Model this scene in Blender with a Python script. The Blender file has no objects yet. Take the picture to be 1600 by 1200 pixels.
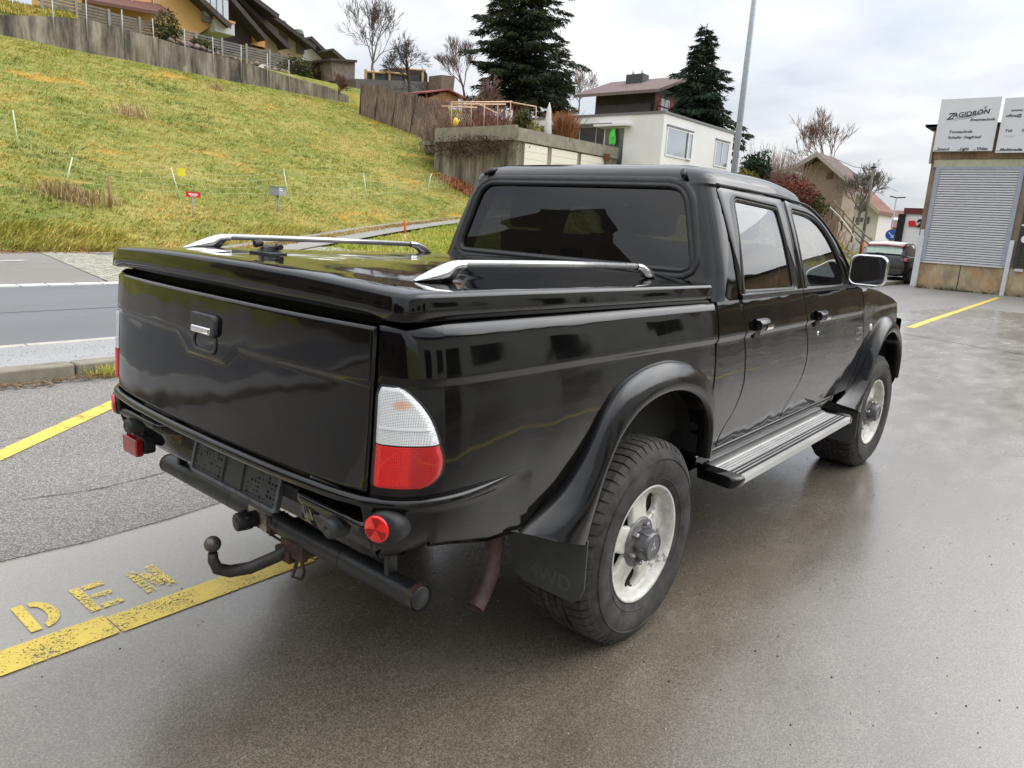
import bpy, math, random
import numpy as np
from mathutils import Vector, Matrix, noise as mnoise
random.seed(7); RNG = np.random.default_rng(7)
scene = bpy.context.scene
C = scene.collection

# ------------------------------------------------------------------ camera
CAMP = (-2.2028, -2.0171, 1.4802); YAW = math.radians(39.602); PIT = math.radians(12.679); ROL = math.radians(3.4036); FPX = 1141.84
cf = Vector((math.cos(YAW)*math.cos(PIT), math.sin(YAW)*math.cos(PIT), -math.sin(PIT)))
r0 = cf.cross(Vector((0, 0, 1))).normalized(); u0 = r0.cross(cf)
cr = r0*math.cos(ROL)+u0*math.sin(ROL); cu = u0*math.cos(ROL)-r0*math.sin(ROL)
cam_d = bpy.data.cameras.new('camera'); cam = bpy.data.objects.new('camera', cam_d); C.objects.link(cam)
cam.matrix_world = Matrix(((cr.x, cu.x, -cf.x, CAMP[0]), (cr.y, cu.y, -cf.y, CAMP[1]), (cr.z, cu.z, -cf.z, CAMP[2]), (0, 0, 0, 1)))
cam_d.sensor_width = 36; cam_d.lens = 36*FPX/1600; cam_d.clip_end = 3000; cam_d.clip_start = .05
scene.camera = cam

def at(u, v, ax, val):
    """photo measurement (1600x1200) -> point on the plane axis=val"""
    d = cf+cr*((u-800)/FPX)-cu*((v-600)/FPX)
    t = (val-CAMP[ax])/d[ax]
    return Vector(CAMP)+d*t

# ------------------------------------------------------------------ light
scene.view_settings.view_transform = 'Standard'; scene.view_settings.look = 'None'
scene.view_settings.exposure = 0.38; scene.view_settings.gamma = 1.0
SUN_EL = math.radians(42); SUN_AZ = math.radians(328)      # direction towards the sun, from +x counterclockwise
w = bpy.data.worlds.new('World'); scene.world = w; w.use_nodes = True
nt = w.node_tree; nt.nodes.clear()
def wn(t, **k):
    n = nt.nodes.new(t)
    for a, b in k.items(): setattr(n, a, b)
    return n
wo = wn('ShaderNodeOutputWorld'); bg1 = wn('ShaderNodeBackground'); bg2 = wn('ShaderNodeBackground'); add = wn('ShaderNodeAddShader')
sky = wn('ShaderNodeTexSky', sky_type='NISHITA', sun_disc=False, sun_elevation=SUN_EL, sun_rotation=math.radians(90)-SUN_AZ)
nt.links.new(sky.outputs[0], bg1.inputs[0]); bg1.inputs[1].default_value = .012
tc = wn('ShaderNodeTexCoord'); sep = wn('ShaderNodeSeparateXYZ'); nt.links.new(tc.outputs['Generated'], sep.inputs[0])
def wmath(op, a, b=None, c=None, clamp=False):
    n = wn('ShaderNodeMath', operation=op); n.use_clamp = clamp
    for i, x in enumerate((a, b, c)):
        if x is None: continue
        if isinstance(x, (int, float)): n.inputs[i].default_value = x
        else: nt.links.new(x, n.inputs[i])
    return n.outputs[0]
zc = wmath('MAXIMUM', sep.outputs[2], 0.0)
den = wmath('ADD', zc, .16)
cx = wmath('DIVIDE', sep.outputs[0], den); cy = wmath('DIVIDE', sep.outputs[1], den)
comb = wn('ShaderNodeCombineXYZ'); nt.links.new(cx, comb.inputs[0]); nt.links.new(cy, comb.inputs[1])
n1 = wn('ShaderNodeTexNoise'); n1.inputs['Scale'].default_value = 1.0; n1.inputs['Detail'].default_value = 6; n1.inputs['Roughness'].default_value = .5
n1.inputs['Distortion'].default_value = .25
nt.links.new(comb.outputs[0], n1.inputs['Vector'])
rmp = wn('ShaderNodeValToRGB'); e = rmp.color_ramp.elements
e[0].position = .38; e[0].color = (.63, .675, .75, 1); e[1].position = .62; e[1].color = (1.0, .99, .985, 1)
m_ = rmp.color_ramp.elements.new(.50); m_.color = (.80, .82, .86, 1)
nt.links.new(n1.outputs[0], rmp.inputs[0])
# overcast: brighter towards the zenith (CIE overcast), a little dimmer just over the horizon
el = wmath('POWER', zc, 1.25)
lum = wmath('MULTIPLY_ADD', el, 1.6, .655)
mul = wn('ShaderNodeMixRGB', blend_type='MULTIPLY'); mul.inputs[0].default_value = 1
nt.links.new(rmp.outputs[0], mul.inputs[1])
sv = wn('ShaderNodeVectorMath', operation='DOT_PRODUCT'); nt.links.new(tc.outputs['Generated'], sv.inputs[0]); sv.inputs[1].default_value = (math.cos(SUN_AZ)*math.cos(SUN_EL), math.sin(SUN_AZ)*math.cos(SUN_EL), math.sin(SUN_EL))
glow = wmath('POWER', wmath('MAXIMUM', sv.outputs['Value'], 0.0), 10.0)
lum = wmath('MULTIPLY_ADD', glow, 3.0, lum)
cc = wn('ShaderNodeCombineXYZ'); [nt.links.new(lum, cc.inputs[i]) for i in range(3)]
nt.links.new(cc.outputs[0], mul.inputs[2])
nt.links.new(mul.outputs[0], bg2.inputs[0]); bg2.inputs[1].default_value = .93
nt.links.new(bg1.outputs[0], add.inputs[0]); nt.links.new(bg2.outputs[0], add.inputs[1]); nt.links.new(add.outputs[0], wo.inputs[0])
sd = bpy.data.lights.new('sun', 'SUN'); sd.energy = .6; sd.angle = math.radians(60); sd.color = (1, .96, .9)
so = bpy.data.objects.new('sun', sd); C.objects.link(so)
sdir = Vector((math.cos(SUN_AZ)*math.cos(SUN_EL), math.sin(SUN_AZ)*math.cos(SUN_EL), math.sin(SUN_EL)))
so.rotation_euler = sdir.to_track_quat('Z', 'Y').to_euler(); so.location = (0, 0, 40)

# ------------------------------------------------------------------ helpers
def tag(o, label=None, cat=None, group=None, kind=None):
    if label: o['label'] = label
    if cat: o['category'] = cat
    if group: o['group'] = group
    if kind: o['kind'] = kind
    return o
def empty(name, loc, label, cat, group=None):
    o = bpy.data.objects.new(name, None); C.objects.link(o); o.location = loc; o.empty_display_size = .2
    return tag(o, label, cat, group)
def worg(o):
    v = Vector(o.location)
    return v+worg(o.parent) if o.parent else v
def topname(o):
    while o.parent: o = o.parent
    return o.name
def shift_to(o, loc):
    """move a top-level mesh's origin to loc without moving its shape"""
    o.data.transform(Matrix.Translation(-Vector(loc))); o.location = loc; return o
class MB:
    """collects shapes (world coordinates) and links them as one mesh object"""
    def __init__(s): s.v = []; s.f = []; s.sm = []; s.mi = []; s.cur = 0
    def add(s, vs, fs, smooth=False):
        b = len(s.v); s.v += [tuple(p) for p in vs]
        for f in fs: s.f.append(tuple(i+b for i in f)); s.sm.append(smooth); s.mi.append(s.cur)
        return s
    def box(s, a, b, M=None):
        x0, y0, z0 = [min(p, q) for p, q in zip(a, b)]; x1, y1, z1 = [max(p, q) for p, q in zip(a, b)]
        vs = [Vector(p) for p in ((x0,y0,z0),(x1,y0,z0),(x1,y1,z0),(x0,y1,z0),(x0,y0,z1),(x1,y0,z1),(x1,y1,z1),(x0,y1,z1))]
        if M is not None: vs = [M @ p for p in vs]
        return s.add(vs, [(0,3,2,1),(4,5,6,7),(0,1,5,4),(1,2,6,5),(2,3,7,6),(3,0,4,7)])
    def hexa(s, b4, t4):
        return s.add(list(b4)+list(t4), [(0,3,2,1),(4,5,6,7),(0,1,5,4),(1,2,6,5),(2,3,7,6),(3,0,4,7)])
    def tube(s, pts, rad, n=8, caps=True, smooth=True, squash=1.0):
        pts = [Vector(p) for p in pts]; N = len(pts)
        if not hasattr(rad, '__len__'): rad = [rad]*N
        vs = []; T0 = None; X = None
        for i, p in enumerate(pts):
            t = (pts[min(i+1, N-1)]-pts[max(i-1, 0)])
            t = t.normalized() if t.length > 1e-9 else Vector((0, 0, 1))
            if X is None:
                a = Vector((0, 0, 1)) if abs(t.z) < .9 else Vector((1, 0, 0))
                X = (a-t*a.dot(t)).normalized()
            else:
                X = (X-t*X.dot(t)); X = X.normalized() if X.length > 1e-6 else t.orthogonal().normalized()
            Y = t.cross(X)
            for k in range(n):
                c_ = math.cos(2*math.pi*k/n); s_ = math.sin(2*math.pi*k/n)
                vs.append(p+(X*c_+Y*s_*squash)*rad[i])
        fs = [(i*n+k, i*n+(k+1) % n, (i+1)*n+(k+1) % n, (i+1)*n+k) for i in range(N-1) for k in range(n)]
        s.add(vs, fs, smooth)
        if caps:
            s.add(vs[:n], [tuple(range(n))[::-1]]); s.add(vs[-n:], [tuple(range(n))])
        return s
    def lathe(s, prof, c, axis=(0, 1, 0), n=48, smooth=True, a0=0, a1=2*math.pi):
        """prof: (radius, height along axis)"""
        ax = Vector(axis).normalized(); X = ax.orthogonal().normalized()
        if abs(ax.y) > .9: X = Vector((1, 0, 0))
        Y = ax.cross(X); c = Vector(c); m = len(prof); full = abs(a1-a0-2*math.pi) < 1e-6
        K = n if full else n+1
        vs = [c+ax*h+(X*math.cos(a0+(a1-a0)*k/n)+Y*math.sin(a0+(a1-a0)*k/n))*r for k in range(K) for r, h in prof]
        fs = [(k*m+j, k*m+j+1, ((k+1) % K)*m+j+1, ((k+1) % K)*m+j) for k in range(n) for j in range(m-1)]
        return s.add(vs, fs, smooth)
    def grid(s, rows, closed=False, smooth=True):
        """rows: list of equally long lists of points"""
        m = len(rows[0]); vs = [p for r in rows for p in r]; K = m if closed else m-1
        fs = [(i*m+j, i*m+(j+1) % m, (i+1)*m+(j+1) % m, (i+1)*m+j) for i in range(len(rows)-1) for j in range(K)]
        return s.add(vs, fs, smooth)
    def prism(s, poly, d):
        """poly: 3D points; extruded by vector d"""
        n = len(poly); d = Vector(d); a = [Vector(p) for p in poly]; b = [p+d for p in a]
        s.add(a+b, [tuple(range(n))[::-1], tuple(range(n, 2*n))]+[(i, (i+1) % n, n+(i+1) % n, n+i) for i in range(n)])
        return s
    def build(s, name, mats, parent=None, label=None, cat=None, group=None, kind=None, bevel=0, seg=2, sub=0, auto=None, loc=None, recalc=True, solid=0, off=-1):
        me = bpy.data.meshes.new(name)
        org = Vector(loc) if loc is not None else Vector((0, 0, 0))
        if parent is not None: org = worg(parent)
        vs = [(p[0]-org.x, p[1]-org.y, p[2]-org.z) for p in s.v]
        me.from_pydata(vs, [], s.f)
        me.polygons.foreach_set('use_smooth', s.sm); me.polygons.foreach_set('material_index', s.mi)
        if not isinstance(mats, (list, tuple)): mats = [mats]
        for m in mats: me.materials.append(m)
        me.update()
        if recalc:
            import bmesh
            bm = bmesh.new(); bm.from_mesh(me); bmesh.ops.remove_doubles(bm, verts=bm.verts, dist=1e-5)
            bmesh.ops.recalc_face_normals(bm, faces=bm.faces)
            if parent is not None and topname(parent) == 'pickup_truck':
                # open sheets: turn every island so that it faces away from the middle of the body
                seen = set()
                for f0 in bm.faces:
                    if f0.index in seen: continue
                    isl = [f0]; st_ = [f0]; seen.add(f0.index); op = False
                    while st_:
                        f1 = st_.pop()
                        for e1 in f1.edges:
                            if len(e1.link_faces) < 2: op = True
                            for f2 in e1.link_faces:
                                if f2.index not in seen: seen.add(f2.index); isl.append(f2); st_.append(f2)
                    if not op: continue
                    sc_ = 0
                    for f1 in isl:
                        c1 = f1.calc_center_median(); rf_ = Vector((min(max(c1.x, -.7), 3.1), c1.y*.25, min(max(c1.z, .75), 1.2))); sc_ += f1.normal.dot(c1-rf_)*f1.calc_area()
                    if sc_ < 0: bmesh.ops.reverse_faces(bm, faces=isl)
            bm.to_mesh(me); bm.free()
        o = bpy.data.objects.new(name, me); C.objects.link(o)
        if parent is not None: o.parent = parent
        elif loc is not None: o.location = loc
        if solid:
            md = o.modifiers.new('thickness', 'SOLIDIFY'); md.thickness = solid; md.offset = off
        if bevel:
            md = o.modifiers.new('bevel', 'BEVEL'); md.width = bevel; md.segments = seg; md.limit_method = 'ANGLE'; md.angle_limit = math.radians(35); md.harden_normals = True
            me.polygons.foreach_set('use_smooth', [True]*len(me.polygons))
        if auto is not None:
            me.polygons.foreach_set('use_smooth', [True]*len(me.polygons))
            try: me.set_sharp_from_angle(angle=math.radians(auto))
            except Exception: pass
        if sub:
            md = o.modifiers.new('smooth', 'SUBSURF'); md.levels = sub; md.render_levels = sub
        return tag(o, label, cat, group, kind)
def rawmesh(name, V, F, mat, **k):
    """fast path for big triangle/quad soups; V (n,3) F (m,k)"""
    me = bpy.data.meshes.new(name); V = np.asarray(V, np.float32); F = np.asarray(F, np.int32)
    me.vertices.add(len(V)); me.vertices.foreach_set('co', V.ravel())
    me.loops.add(F.size); me.loops.foreach_set('vertex_index', F.ravel())
    me.polygons.add(len(F)); me.polygons.foreach_set('loop_start', np.arange(0, F.size, F.shape[1], dtype=np.int32))
    me.update(calc_edges=True); me.validate()
    for m in (mat if isinstance(mat, (list, tuple)) else [mat]): me.materials.append(m)
    o = bpy.data.objects.new(name, me); C.objects.link(o)
    par = k.pop('parent', None)
    if par is not None:
        o.parent = par
        me.transform(Matrix.Translation(-worg(par)))
    return tag(o, k.get('label'), k.get('cat'), k.get('group'), k.get('kind'))

# ------------------------------------------------------------------ materials
def lin(c):
    """sRGB 0-255 -> linear"""
    return tuple(((x/255+.055)/1.055)**2.4 if x/255 > .04045 else x/255/12.92 for x in c)
class NM:
    def __init__(s, name):
        s.m = bpy.data.materials.new(name); s.m.use_nodes = True; s.t = s.m.node_tree; s.b = s.t.nodes['Principled BSDF']
        s.co = s.t.nodes.new('ShaderNodeTexCoord').outputs['Object']
        s.pos = s.t.nodes.new('ShaderNodeNewGeometry').outputs['Position']
    def link(s, a, b): s.t.links.new(a, b)
    def setv(s, **k):
        for a, v in k.items():
            inp = s.b.inputs[{'color': 'Base Color', 'rough': 'Roughness', 'metal': 'Metallic', 'spec': 'Specular IOR Level', 'coat': 'Coat Weight', 'ccr': 'Coat Roughness', 'trans': 'Transmission Weight', 'alpha': 'Alpha', 'ior': 'IOR', 'sheen': 'Sheen Weight', 'sub': 'Subsurface Weight'}[a]]
            if hasattr(v, 'links') or hasattr(v, 'is_linked'): s.link(v, inp)
            else: inp.default_value = (*v, 1) if a == 'color' and len(v) == 3 else v
        return s
    def noise(s, scale, detail=4, rough=.55, vec=None, dist=0, stretch=None, out=0):
        n = s.t.nodes.new('ShaderNodeTexNoise'); n.inputs['Scale'].default_value = scale; n.inputs['Detail'].default_value = detail
        n.inputs['Roughness'].default_value = rough; n.inputs['Distortion'].default_value = dist
        s.link(s.map(vec or s.pos, stretch), n.inputs['Vector']); return n.outputs[out]
    def map(s, vec, scale=None, rot=None, loc=None):
        if scale is None and rot is None and loc is None: return vec
        n = s.t.nodes.new('ShaderNodeMapping'); s.link(vec, n.inputs['Vector'])
        if scale: n.inputs['Scale'].default_value = scale
        if rot: n.inputs['Rotation'].default_value = rot
        if loc: n.inputs['Location'].default_value = loc
        return n.outputs[0]
    def voro(s, scale, feature='F1', vec=None, stretch=None, out=0, rand=1):
        n = s.t.nodes.new('ShaderNodeTexVoronoi'); n.feature = feature; n.inputs['Scale'].default_value = scale; n.inputs['Randomness'].default_value = rand
        s.link(s.map(vec or s.pos, stretch), n.inputs['Vector']); return n.outputs[out]
    def ramp(s, fac, stops, interp='LINEAR'):
        n = s.t.nodes.new('ShaderNodeValToRGB'); n.color_ramp.interpolation = interp; s.link(fac, n.inputs[0]); el = n.color_ramp.elements
        for i, (p, c) in enumerate(stops):
            if not hasattr(c, '__len__'): c = (c, c, c)
            q = el[i] if i < 2 else el.new(p)
            q.position = p; q.color = (*c, 1)
        return n.outputs[0]
    def mix(s, fac, a, b, mode='MIX'):
        n = s.t.nodes.new('ShaderNodeMixRGB'); n.blend_type = mode
        for i, x in enumerate((fac, a, b)):
            if hasattr(x, 'is_linked'): s.link(x, n.inputs[i])
            elif i: n.inputs[i].default_value = (*x, 1)
            else: n.inputs[0].default_value = x
        return n.outputs[0]
    def math(s, op, a, b=0.0, c=0.0, clamp=False):
        n = s.t.nodes.new('ShaderNodeMath'); n.operation = op; n.use_clamp = clamp
        for i, x in enumerate((a, b, c)):
            if hasattr(x, 'is_linked'): s.link(x, n.inputs[i])
            else: n.inputs[i].default_value = x
        return n.outputs[0]
    def axis(s, i, vec=None):
        n = s.t.nodes.new('ShaderNodeSeparateXYZ'); s.link(vec or s.pos, n.inputs[0]); return n.outputs[i]
    def bump(s, h, strength=.3, dist=.01, into=None):
        n = s.t.nodes.new('ShaderNodeBump'); n.inputs['Strength'].default_value = strength; n.inputs['Distance'].default_value = dist
        s.link(h, n.inputs['Height'])
        if getattr(s, 'lastb', None) is not None: s.link(s.lastb, n.inputs['Normal'])
        s.lastb = n.outputs[0]; s.link(n.outputs[0], s.b.inputs['Normal']); return s
def plain(name, col, rough=.5, metal=0, var=.12, scale=8, bump=0, bscale=60, **k):
    """base colour with a little mottling and roughness variation"""
    n = NM(name); f = n.noise(scale, 5, .6)
    n.setv(color=n.ramp(f, [(.3, tuple(c*(1-var) for c in col)), (.7, tuple(min(1, c*(1+var)) for c in col))]), metal=metal,
           rough=n.ramp(n.noise(scale*2.3, 4), [(.3, max(0, rough-.07)), (.7, min(1, rough+.07))]), **k)
    if bump: n.bump(n.noise(bscale, 4), bump, .004)
    return n.m
def paint_mat():
    n = NM('black_gloss_paint')
    dust = n.noise(3, 5, .65); f = n.noise(90, 3, .7)
    n.setv(color=n.ramp(dust, [(.35, (.0016, .0016, .0018)), (.75, (.0045, .0042, .0038))]), rough=n.ramp(n.noise(11, 5, .7), [(.35, .035), (.8, .11)]), spec=.5)
    sp = n.math('MULTIPLY', n.ramp(n.voro(38), [(.030, 1), (.050, 0)]), n.ramp(n.noise(2.1, 4, .7), [(.50, 0), (.62, .55)]))
    film = n.math('MULTIPLY', n.ramp(n.axis(2), [(.55, 1), (.80, 0)]), n.ramp(n.noise(5, 6, .75), [(.42, 0), (.8, .5)]))
    n.setv(color=n.mix(n.math('MAXIMUM', sp, n.math('MULTIPLY', film, .07)), n.b.inputs['Base Color'].links[0].from_socket, (.11, .10, .085)))
    n.bump(n.noise(2.6, 2, .5), .16, .05)
    return n.m
PAINT = paint_mat()
FLARE = plain('satin_black_plastic', (.0045, .0045, .0050), .17, var=.2, scale=6, spec=.5)
RUB = plain('black_rubber', (.018, .018, .019), .5, var=.3, scale=30, bump=.15)
PLAS = plain('grey_black_plastic', (.035, .036, .038), .5, var=.25, scale=25, bump=.15)
CHROME = plain('chrome', (.78, .78, .78), .06, metal=1, var=.04)
BRUSH = plain('brushed_aluminium', (.50, .495, .48), .40, metal=.35, var=.15, scale=3)
DARK = plain('underbody_dark', (.010, .009, .008), .85, var=.5, scale=12, bump=.4)
RUSTY = NM('rusty_steel'); _f = RUSTY.noise(26, 6, .75)
RUSTY.setv(color=RUSTY.ramp(_f, [(.3, (.012, .010, .009)), (.5, (.05, .028, .018)), (.7, (.13, .062, .03))]), rough=.8); RUSTY.bump(_f, .6, .003); RUSTY = RUSTY.m
def glassmat(name, tint, alpha_rough=.0, mixf=.05, two=True):
    n = NM(name); t = n.t
    tr = t.nodes.new('ShaderNodeBsdfTransparent'); tr.inputs[0].default_value = (*tint, 1)
    gl = t.nodes.new('ShaderNodeBsdfGlossy'); gl.inputs[0].default_value = (1, 1, 1, 1); gl.inputs['Roughness'].default_value = .015
    ge = t.nodes.new('ShaderNodeNewGeometry'); dt = t.nodes.new('ShaderNodeVectorMath'); dt.operation = 'DOT_PRODUCT'; t.links.new(ge.outputs['Normal'], dt.inputs[0]); t.links.new(ge.outputs['Incoming'], dt.inputs[1])
    q = n.math('SUBTRACT', 1.0, n.math('ABSOLUTE', dt.outputs['Value']), clamp=True); fr = n.math('MULTIPLY_ADD', n.math('POWER', q, 5), .93, mixf); fr = n.math('DIVIDE', n.math('MULTIPLY', fr, 2.0), n.math('ADD', fr, 1.0)) if two else fr
    mx = t.nodes.new('ShaderNodeMixShader'); t.links.new(fr, mx.inputs[0]); t.links.new(tr.outputs[0], mx.inputs[1]); t.links.new(gl.outputs[0], mx.inputs[2])
    out = [q for q in t.nodes if q.type == 'OUTPUT_MATERIAL'][0]; t.links.new(mx.outputs[0], out.inputs[0]); t.nodes.remove(n.b); return n.m
G_TINT = glassmat('tinted_glass', (.10, .10, .105), two=False); G_SIDE = glassmat('side_glass', (.42, .46, .45)); G_CLEAR = glassmat('clear_glass', (.8, .85, .83))

def tyre_mat():
    n = NM('tyre_rubber'); a = n.noise(14, 5, .65)
    n.setv(color=n.ramp(a, [(.35, (.030, .029, .027)), (.7, (.085, .080, .073))]), rough=.75, spec=.3); n.bump(n.noise(120, 3), .25, .002); return n.m
M_TYRE = tyre_mat()
# ================================================================== THE SETTING
def sstep(a, b, x):
    t = np.clip((x-a)/(b-a), 0, 1); return t*t*(3-2*t)
def vnoise(x, y, s, seed=0):
    """cheap smooth value noise for arrays"""
    x = np.asarray(x, float)/s+seed*17.3; y = np.asarray(y, float)/s+seed*9.1
    xi = np.floor(x); yi = np.floor(y); fx = x-xi; fy = y-yi; fx = fx*fx*(3-2*fx); fy = fy*fy*(3-2*fy)
    def h(a, b):
        q = np.sin(a*127.1+b*311.7)*43758.5453; return q-np.floor(q)
    return (h(xi, yi)*(1-fx)+h(xi+1, yi)*fx)*(1-fy)+(h(xi, yi+1)*(1-fx)+h(xi+1, yi+1)*fx)*fy
def rampz(x, y):
    x = np.asarray(x, float); y = np.asarray(y, float)
    ey = np.clip(15.4+(x-8)*.42, 15, 20.8)
    return .09*np.maximum(0, np.minimum(x, 40)-8)*(1-.85*sstep(43, 57, x)*(1-sstep(24, 32, y)))*np.clip((y-11.4)/(ey-11.4), 0, 1)**1.35
def H(x, y):
    x = np.asarray(x, float); y = np.asarray(y, float)
    ramp = rampz(x, y)
    F = .2+.35*(y-19.3-.085*np.clip(x-5, 0, 14)*(1-sstep(26, 42, y)))+.10*(vnoise(x, y, 4)-.5)+.05*(vnoise(x, y, 1.3, 3)-.5)
    F = np.where(y > 45, 10.45+.04*(y-45), F)
    F = np.where(x > 36, F*(1-sstep(62, 100, x)), F)
    bank = (np.clip((y-11.35)*1.15, 0, 1.6)+np.clip((y-12.6)*.5, 0, 3.2))*sstep(27, 33, x)*(1-sstep(42+np.clip(y-12.5, 0, 8)*1.6, 54+np.clip(y-12.5, 0, 8)*1.6, x))*(1-sstep(17.5, 20.5, y)*(1-sstep(49, 56, x)))
    bump = .05*(vnoise(x, y, 1.1, 5)-.5)*sstep(12, 17, y)
    base = np.maximum(ramp, bank)+bump-.03
    z = np.maximum(base, F)
    z = np.where(y < 11.5, -.03, z)
    # the valley falls away a little behind the road's end
    z = z-sstep(60, 160, x)*np.where(y < 14, 3.0, 0)
    # the hillside behind the camera that the paint mirrors
    z = z+np.maximum(0, (-x-45))*.22
    return z
def Hz(x, y): return float(H(x, y))

def grass_mat(name, dry=.5):
    n = NM(name)
    a = n.noise(.35, 5, .6); b = n.noise(2.2, 5, .65, stretch=(.6, 1, 1)); c = n.noise(14, 4, .7)
    c1 = n.ramp(a, [(.34, lin((104, 120, 52))), (.47, lin((146, 148, 70))), (.62, lin((180, 168, 98))), (.72, lin((190, 156, 84)))])
    c2 = n.ramp(b, [(.3, lin((78, 98, 42))), (.5, lin((142, 144, 70))), (.72, lin((196, 182, 118)))])
    col = n.mix(.5, c1, c2)
    col = n.mix(n.ramp(c, [(.35, .0), (.75, .55)]), col, lin((70, 80, 28)))
    col = n.mix(n.ramp(n.noise(.33, 3, .6, stretch=(.7, 1.4, 1)), [(.60, 0), (.70, .55)]), col, lin((206, 160, 72)))
    n.setv(color=n.mix(1, col, (.86, .86, .86), 'MULTIPLY'), rough=.9, spec=.2)
    n.bump(b, .5, .15).bump(c, .6, .05)
    return n.m
M_GRASS = grass_mat('meadow_grass')
# terrain
xs = np.concatenate([np.linspace(-260, -20, 25)[:-1], np.arange(-20, 60, .5), np.linspace(60, 120, 61)[1:], np.linspace(120, 700, 30)[1:]])
ys = np.concatenate([np.linspace(-300, 4, 24)[:-1], np.arange(4, 50, .5), np.linspace(50, 420, 50)[1:]])
X, Y = np.meshgrid(xs, ys, indexing='ij'); Z = H(X, Y)
V = np.stack([X, Y, Z], -1).reshape(-1, 3); ny = len(ys)
ii, jj = np.meshgrid(np.arange(len(xs)-1), np.arange(ny-1), indexing='ij'); q = (ii*ny+jj).ravel()
g = rawmesh('terrain', V, np.stack([q, q+ny, q+ny+1, q+1], -1), M_GRASS, kind='structure')
g.data.polygons.foreach_set('use_smooth', [True]*len(g.data.polygons))

def sheet(name, poly, z, mat, kind='structure', **k):
    """flat sheet; poly as (x,y)"""
    m = MB(); m.add([(x, y, z if not callable(z) else z(x, y)) for x, y in poly], [tuple(range(len(poly)))])
    return m.build(name, mat, kind=kind, recalc=False, **k)

# --- concrete yard: wet, brownish grey, fine aggregate, patches of sheen
def concrete():
    n = NM('wet_concrete')
    big = n.noise(.45, 4, .55, stretch=(.55, 1.5, 1)); med = n.noise(3.2, 5, .6, stretch=(.6, 1.3, 1)); fine = n.noise(170, 3, .75); grit = n.voro(210)
    col = n.ramp(big, [(.33, lin((110, 101, 88))), (.52, lin((128, 119, 105))), (.70, lin((150, 142, 129)))])
    col = n.mix(.55, col, n.ramp(med, [(.3, lin((106, 97, 84))), (.7, lin((144, 136, 122)))]))
    col = n.mix(n.ramp(fine, [(.42, .75), (.60, 0)]), col, lin((64, 58, 49)))
    specks = n.ramp(n.voro(75, rand=1), [(.08, 1), (.16, 0)])
    pick = n.ramp(n.noise(23, 2), [(.52, 0), (.60, .8)])
    col = n.mix(n.math('MULTIPLY', specks, pick), col, lin((196, 188, 172)))
    pits = n.math('MULTIPLY', n.ramp(n.voro(30), [(.05, 1), (.085, 0)]), n.ramp(n.noise(2.6, 4, .7), [(.50, 0), (.56, 1)]))
    col = n.mix(pits, col, lin((48, 42, 36)))
    wet = n.ramp(n.noise(.45, 5, .55, stretch=(.8, 1.5, 1), dist=.2), [(.36, 1), (.66, 0)])
    col = n.mix(n.math('MULTIPLY', wet, .30), col, lin((72, 64, 54)))
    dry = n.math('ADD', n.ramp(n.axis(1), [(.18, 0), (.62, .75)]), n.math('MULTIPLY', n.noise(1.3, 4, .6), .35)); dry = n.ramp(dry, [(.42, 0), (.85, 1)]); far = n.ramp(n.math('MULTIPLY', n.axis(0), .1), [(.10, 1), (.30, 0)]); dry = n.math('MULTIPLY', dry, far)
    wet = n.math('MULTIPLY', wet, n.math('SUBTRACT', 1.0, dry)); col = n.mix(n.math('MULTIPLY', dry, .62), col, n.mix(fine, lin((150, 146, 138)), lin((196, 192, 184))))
    col = n.mix(n.ramp(n.math('MULTIPLY', n.axis(0), .05), [(.08, 0), (.65, .62)]), col, n.mix(med, lin((160, 155, 147)), lin((186, 182, 174))))  # base colour made paler towards +x, standing in for the distant wet sheen
    n.setv(coat=n.math('MULTIPLY', n.math('SUBTRACT', 1.0, dry), .85), ccr=n.ramp(med, [(.3, .16), (.7, .30)]))
    n.setv(color=col, rough=n.mix(wet, n.ramp(med, [(.3, .27), (.7, .38)]), (.15, .15, .15)), spec=.6)
    n.bump(med, .05, .02).bump(n.noise(60, 3, .6), .16, .004).bump(fine, .30, .0022).bump(grit, .22, .002).bump(pits, -.5, .004)
    return n.m
def asphalt(name, base, contrast=1.0, warm=0, rough=.8, scale=1.0):
    n = NM(name)
    big = n.noise(.5, 4, .6, stretch=(.4, 1.6, 1)); grit = n.voro(190*scale, out=1); gd = n.voro(190*scale)
    g = n.axis(0, grit)
    lo = tuple(b-34*contrast for b in base); hi = tuple(min(255, b+46*contrast) for b in base)
    col = n.ramp(g, [(.12, lin(lo)), (.55, lin(base)), (.95, lin(hi))])
    col = n.mix(.35, col, n.ramp(big, [(.35, lin(tuple(b-14 for b in base))), (.65, lin(tuple(b+12 for b in base)))]))
    n.setv(color=col, rough=rough, spec=.35); n.bump(gd, .7, .004).bump(n.noise(35, 3), .15, .006)
    return n.m
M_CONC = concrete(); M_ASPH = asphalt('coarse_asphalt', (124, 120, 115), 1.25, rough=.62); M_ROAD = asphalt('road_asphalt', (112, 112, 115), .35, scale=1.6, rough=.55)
M_WALK = asphalt('pale_asphalt', (152, 151, 150), .7)
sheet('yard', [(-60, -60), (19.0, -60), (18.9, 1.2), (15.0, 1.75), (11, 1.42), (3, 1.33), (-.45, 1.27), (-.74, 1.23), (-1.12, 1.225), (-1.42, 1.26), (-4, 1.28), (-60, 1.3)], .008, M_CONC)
sheet('asphalt_apron', [(-60, -60.5), (60, -60.5), (60, 4.42), (26, 4.42), (-60, 4.42)], .002, M_ASPH)
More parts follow.
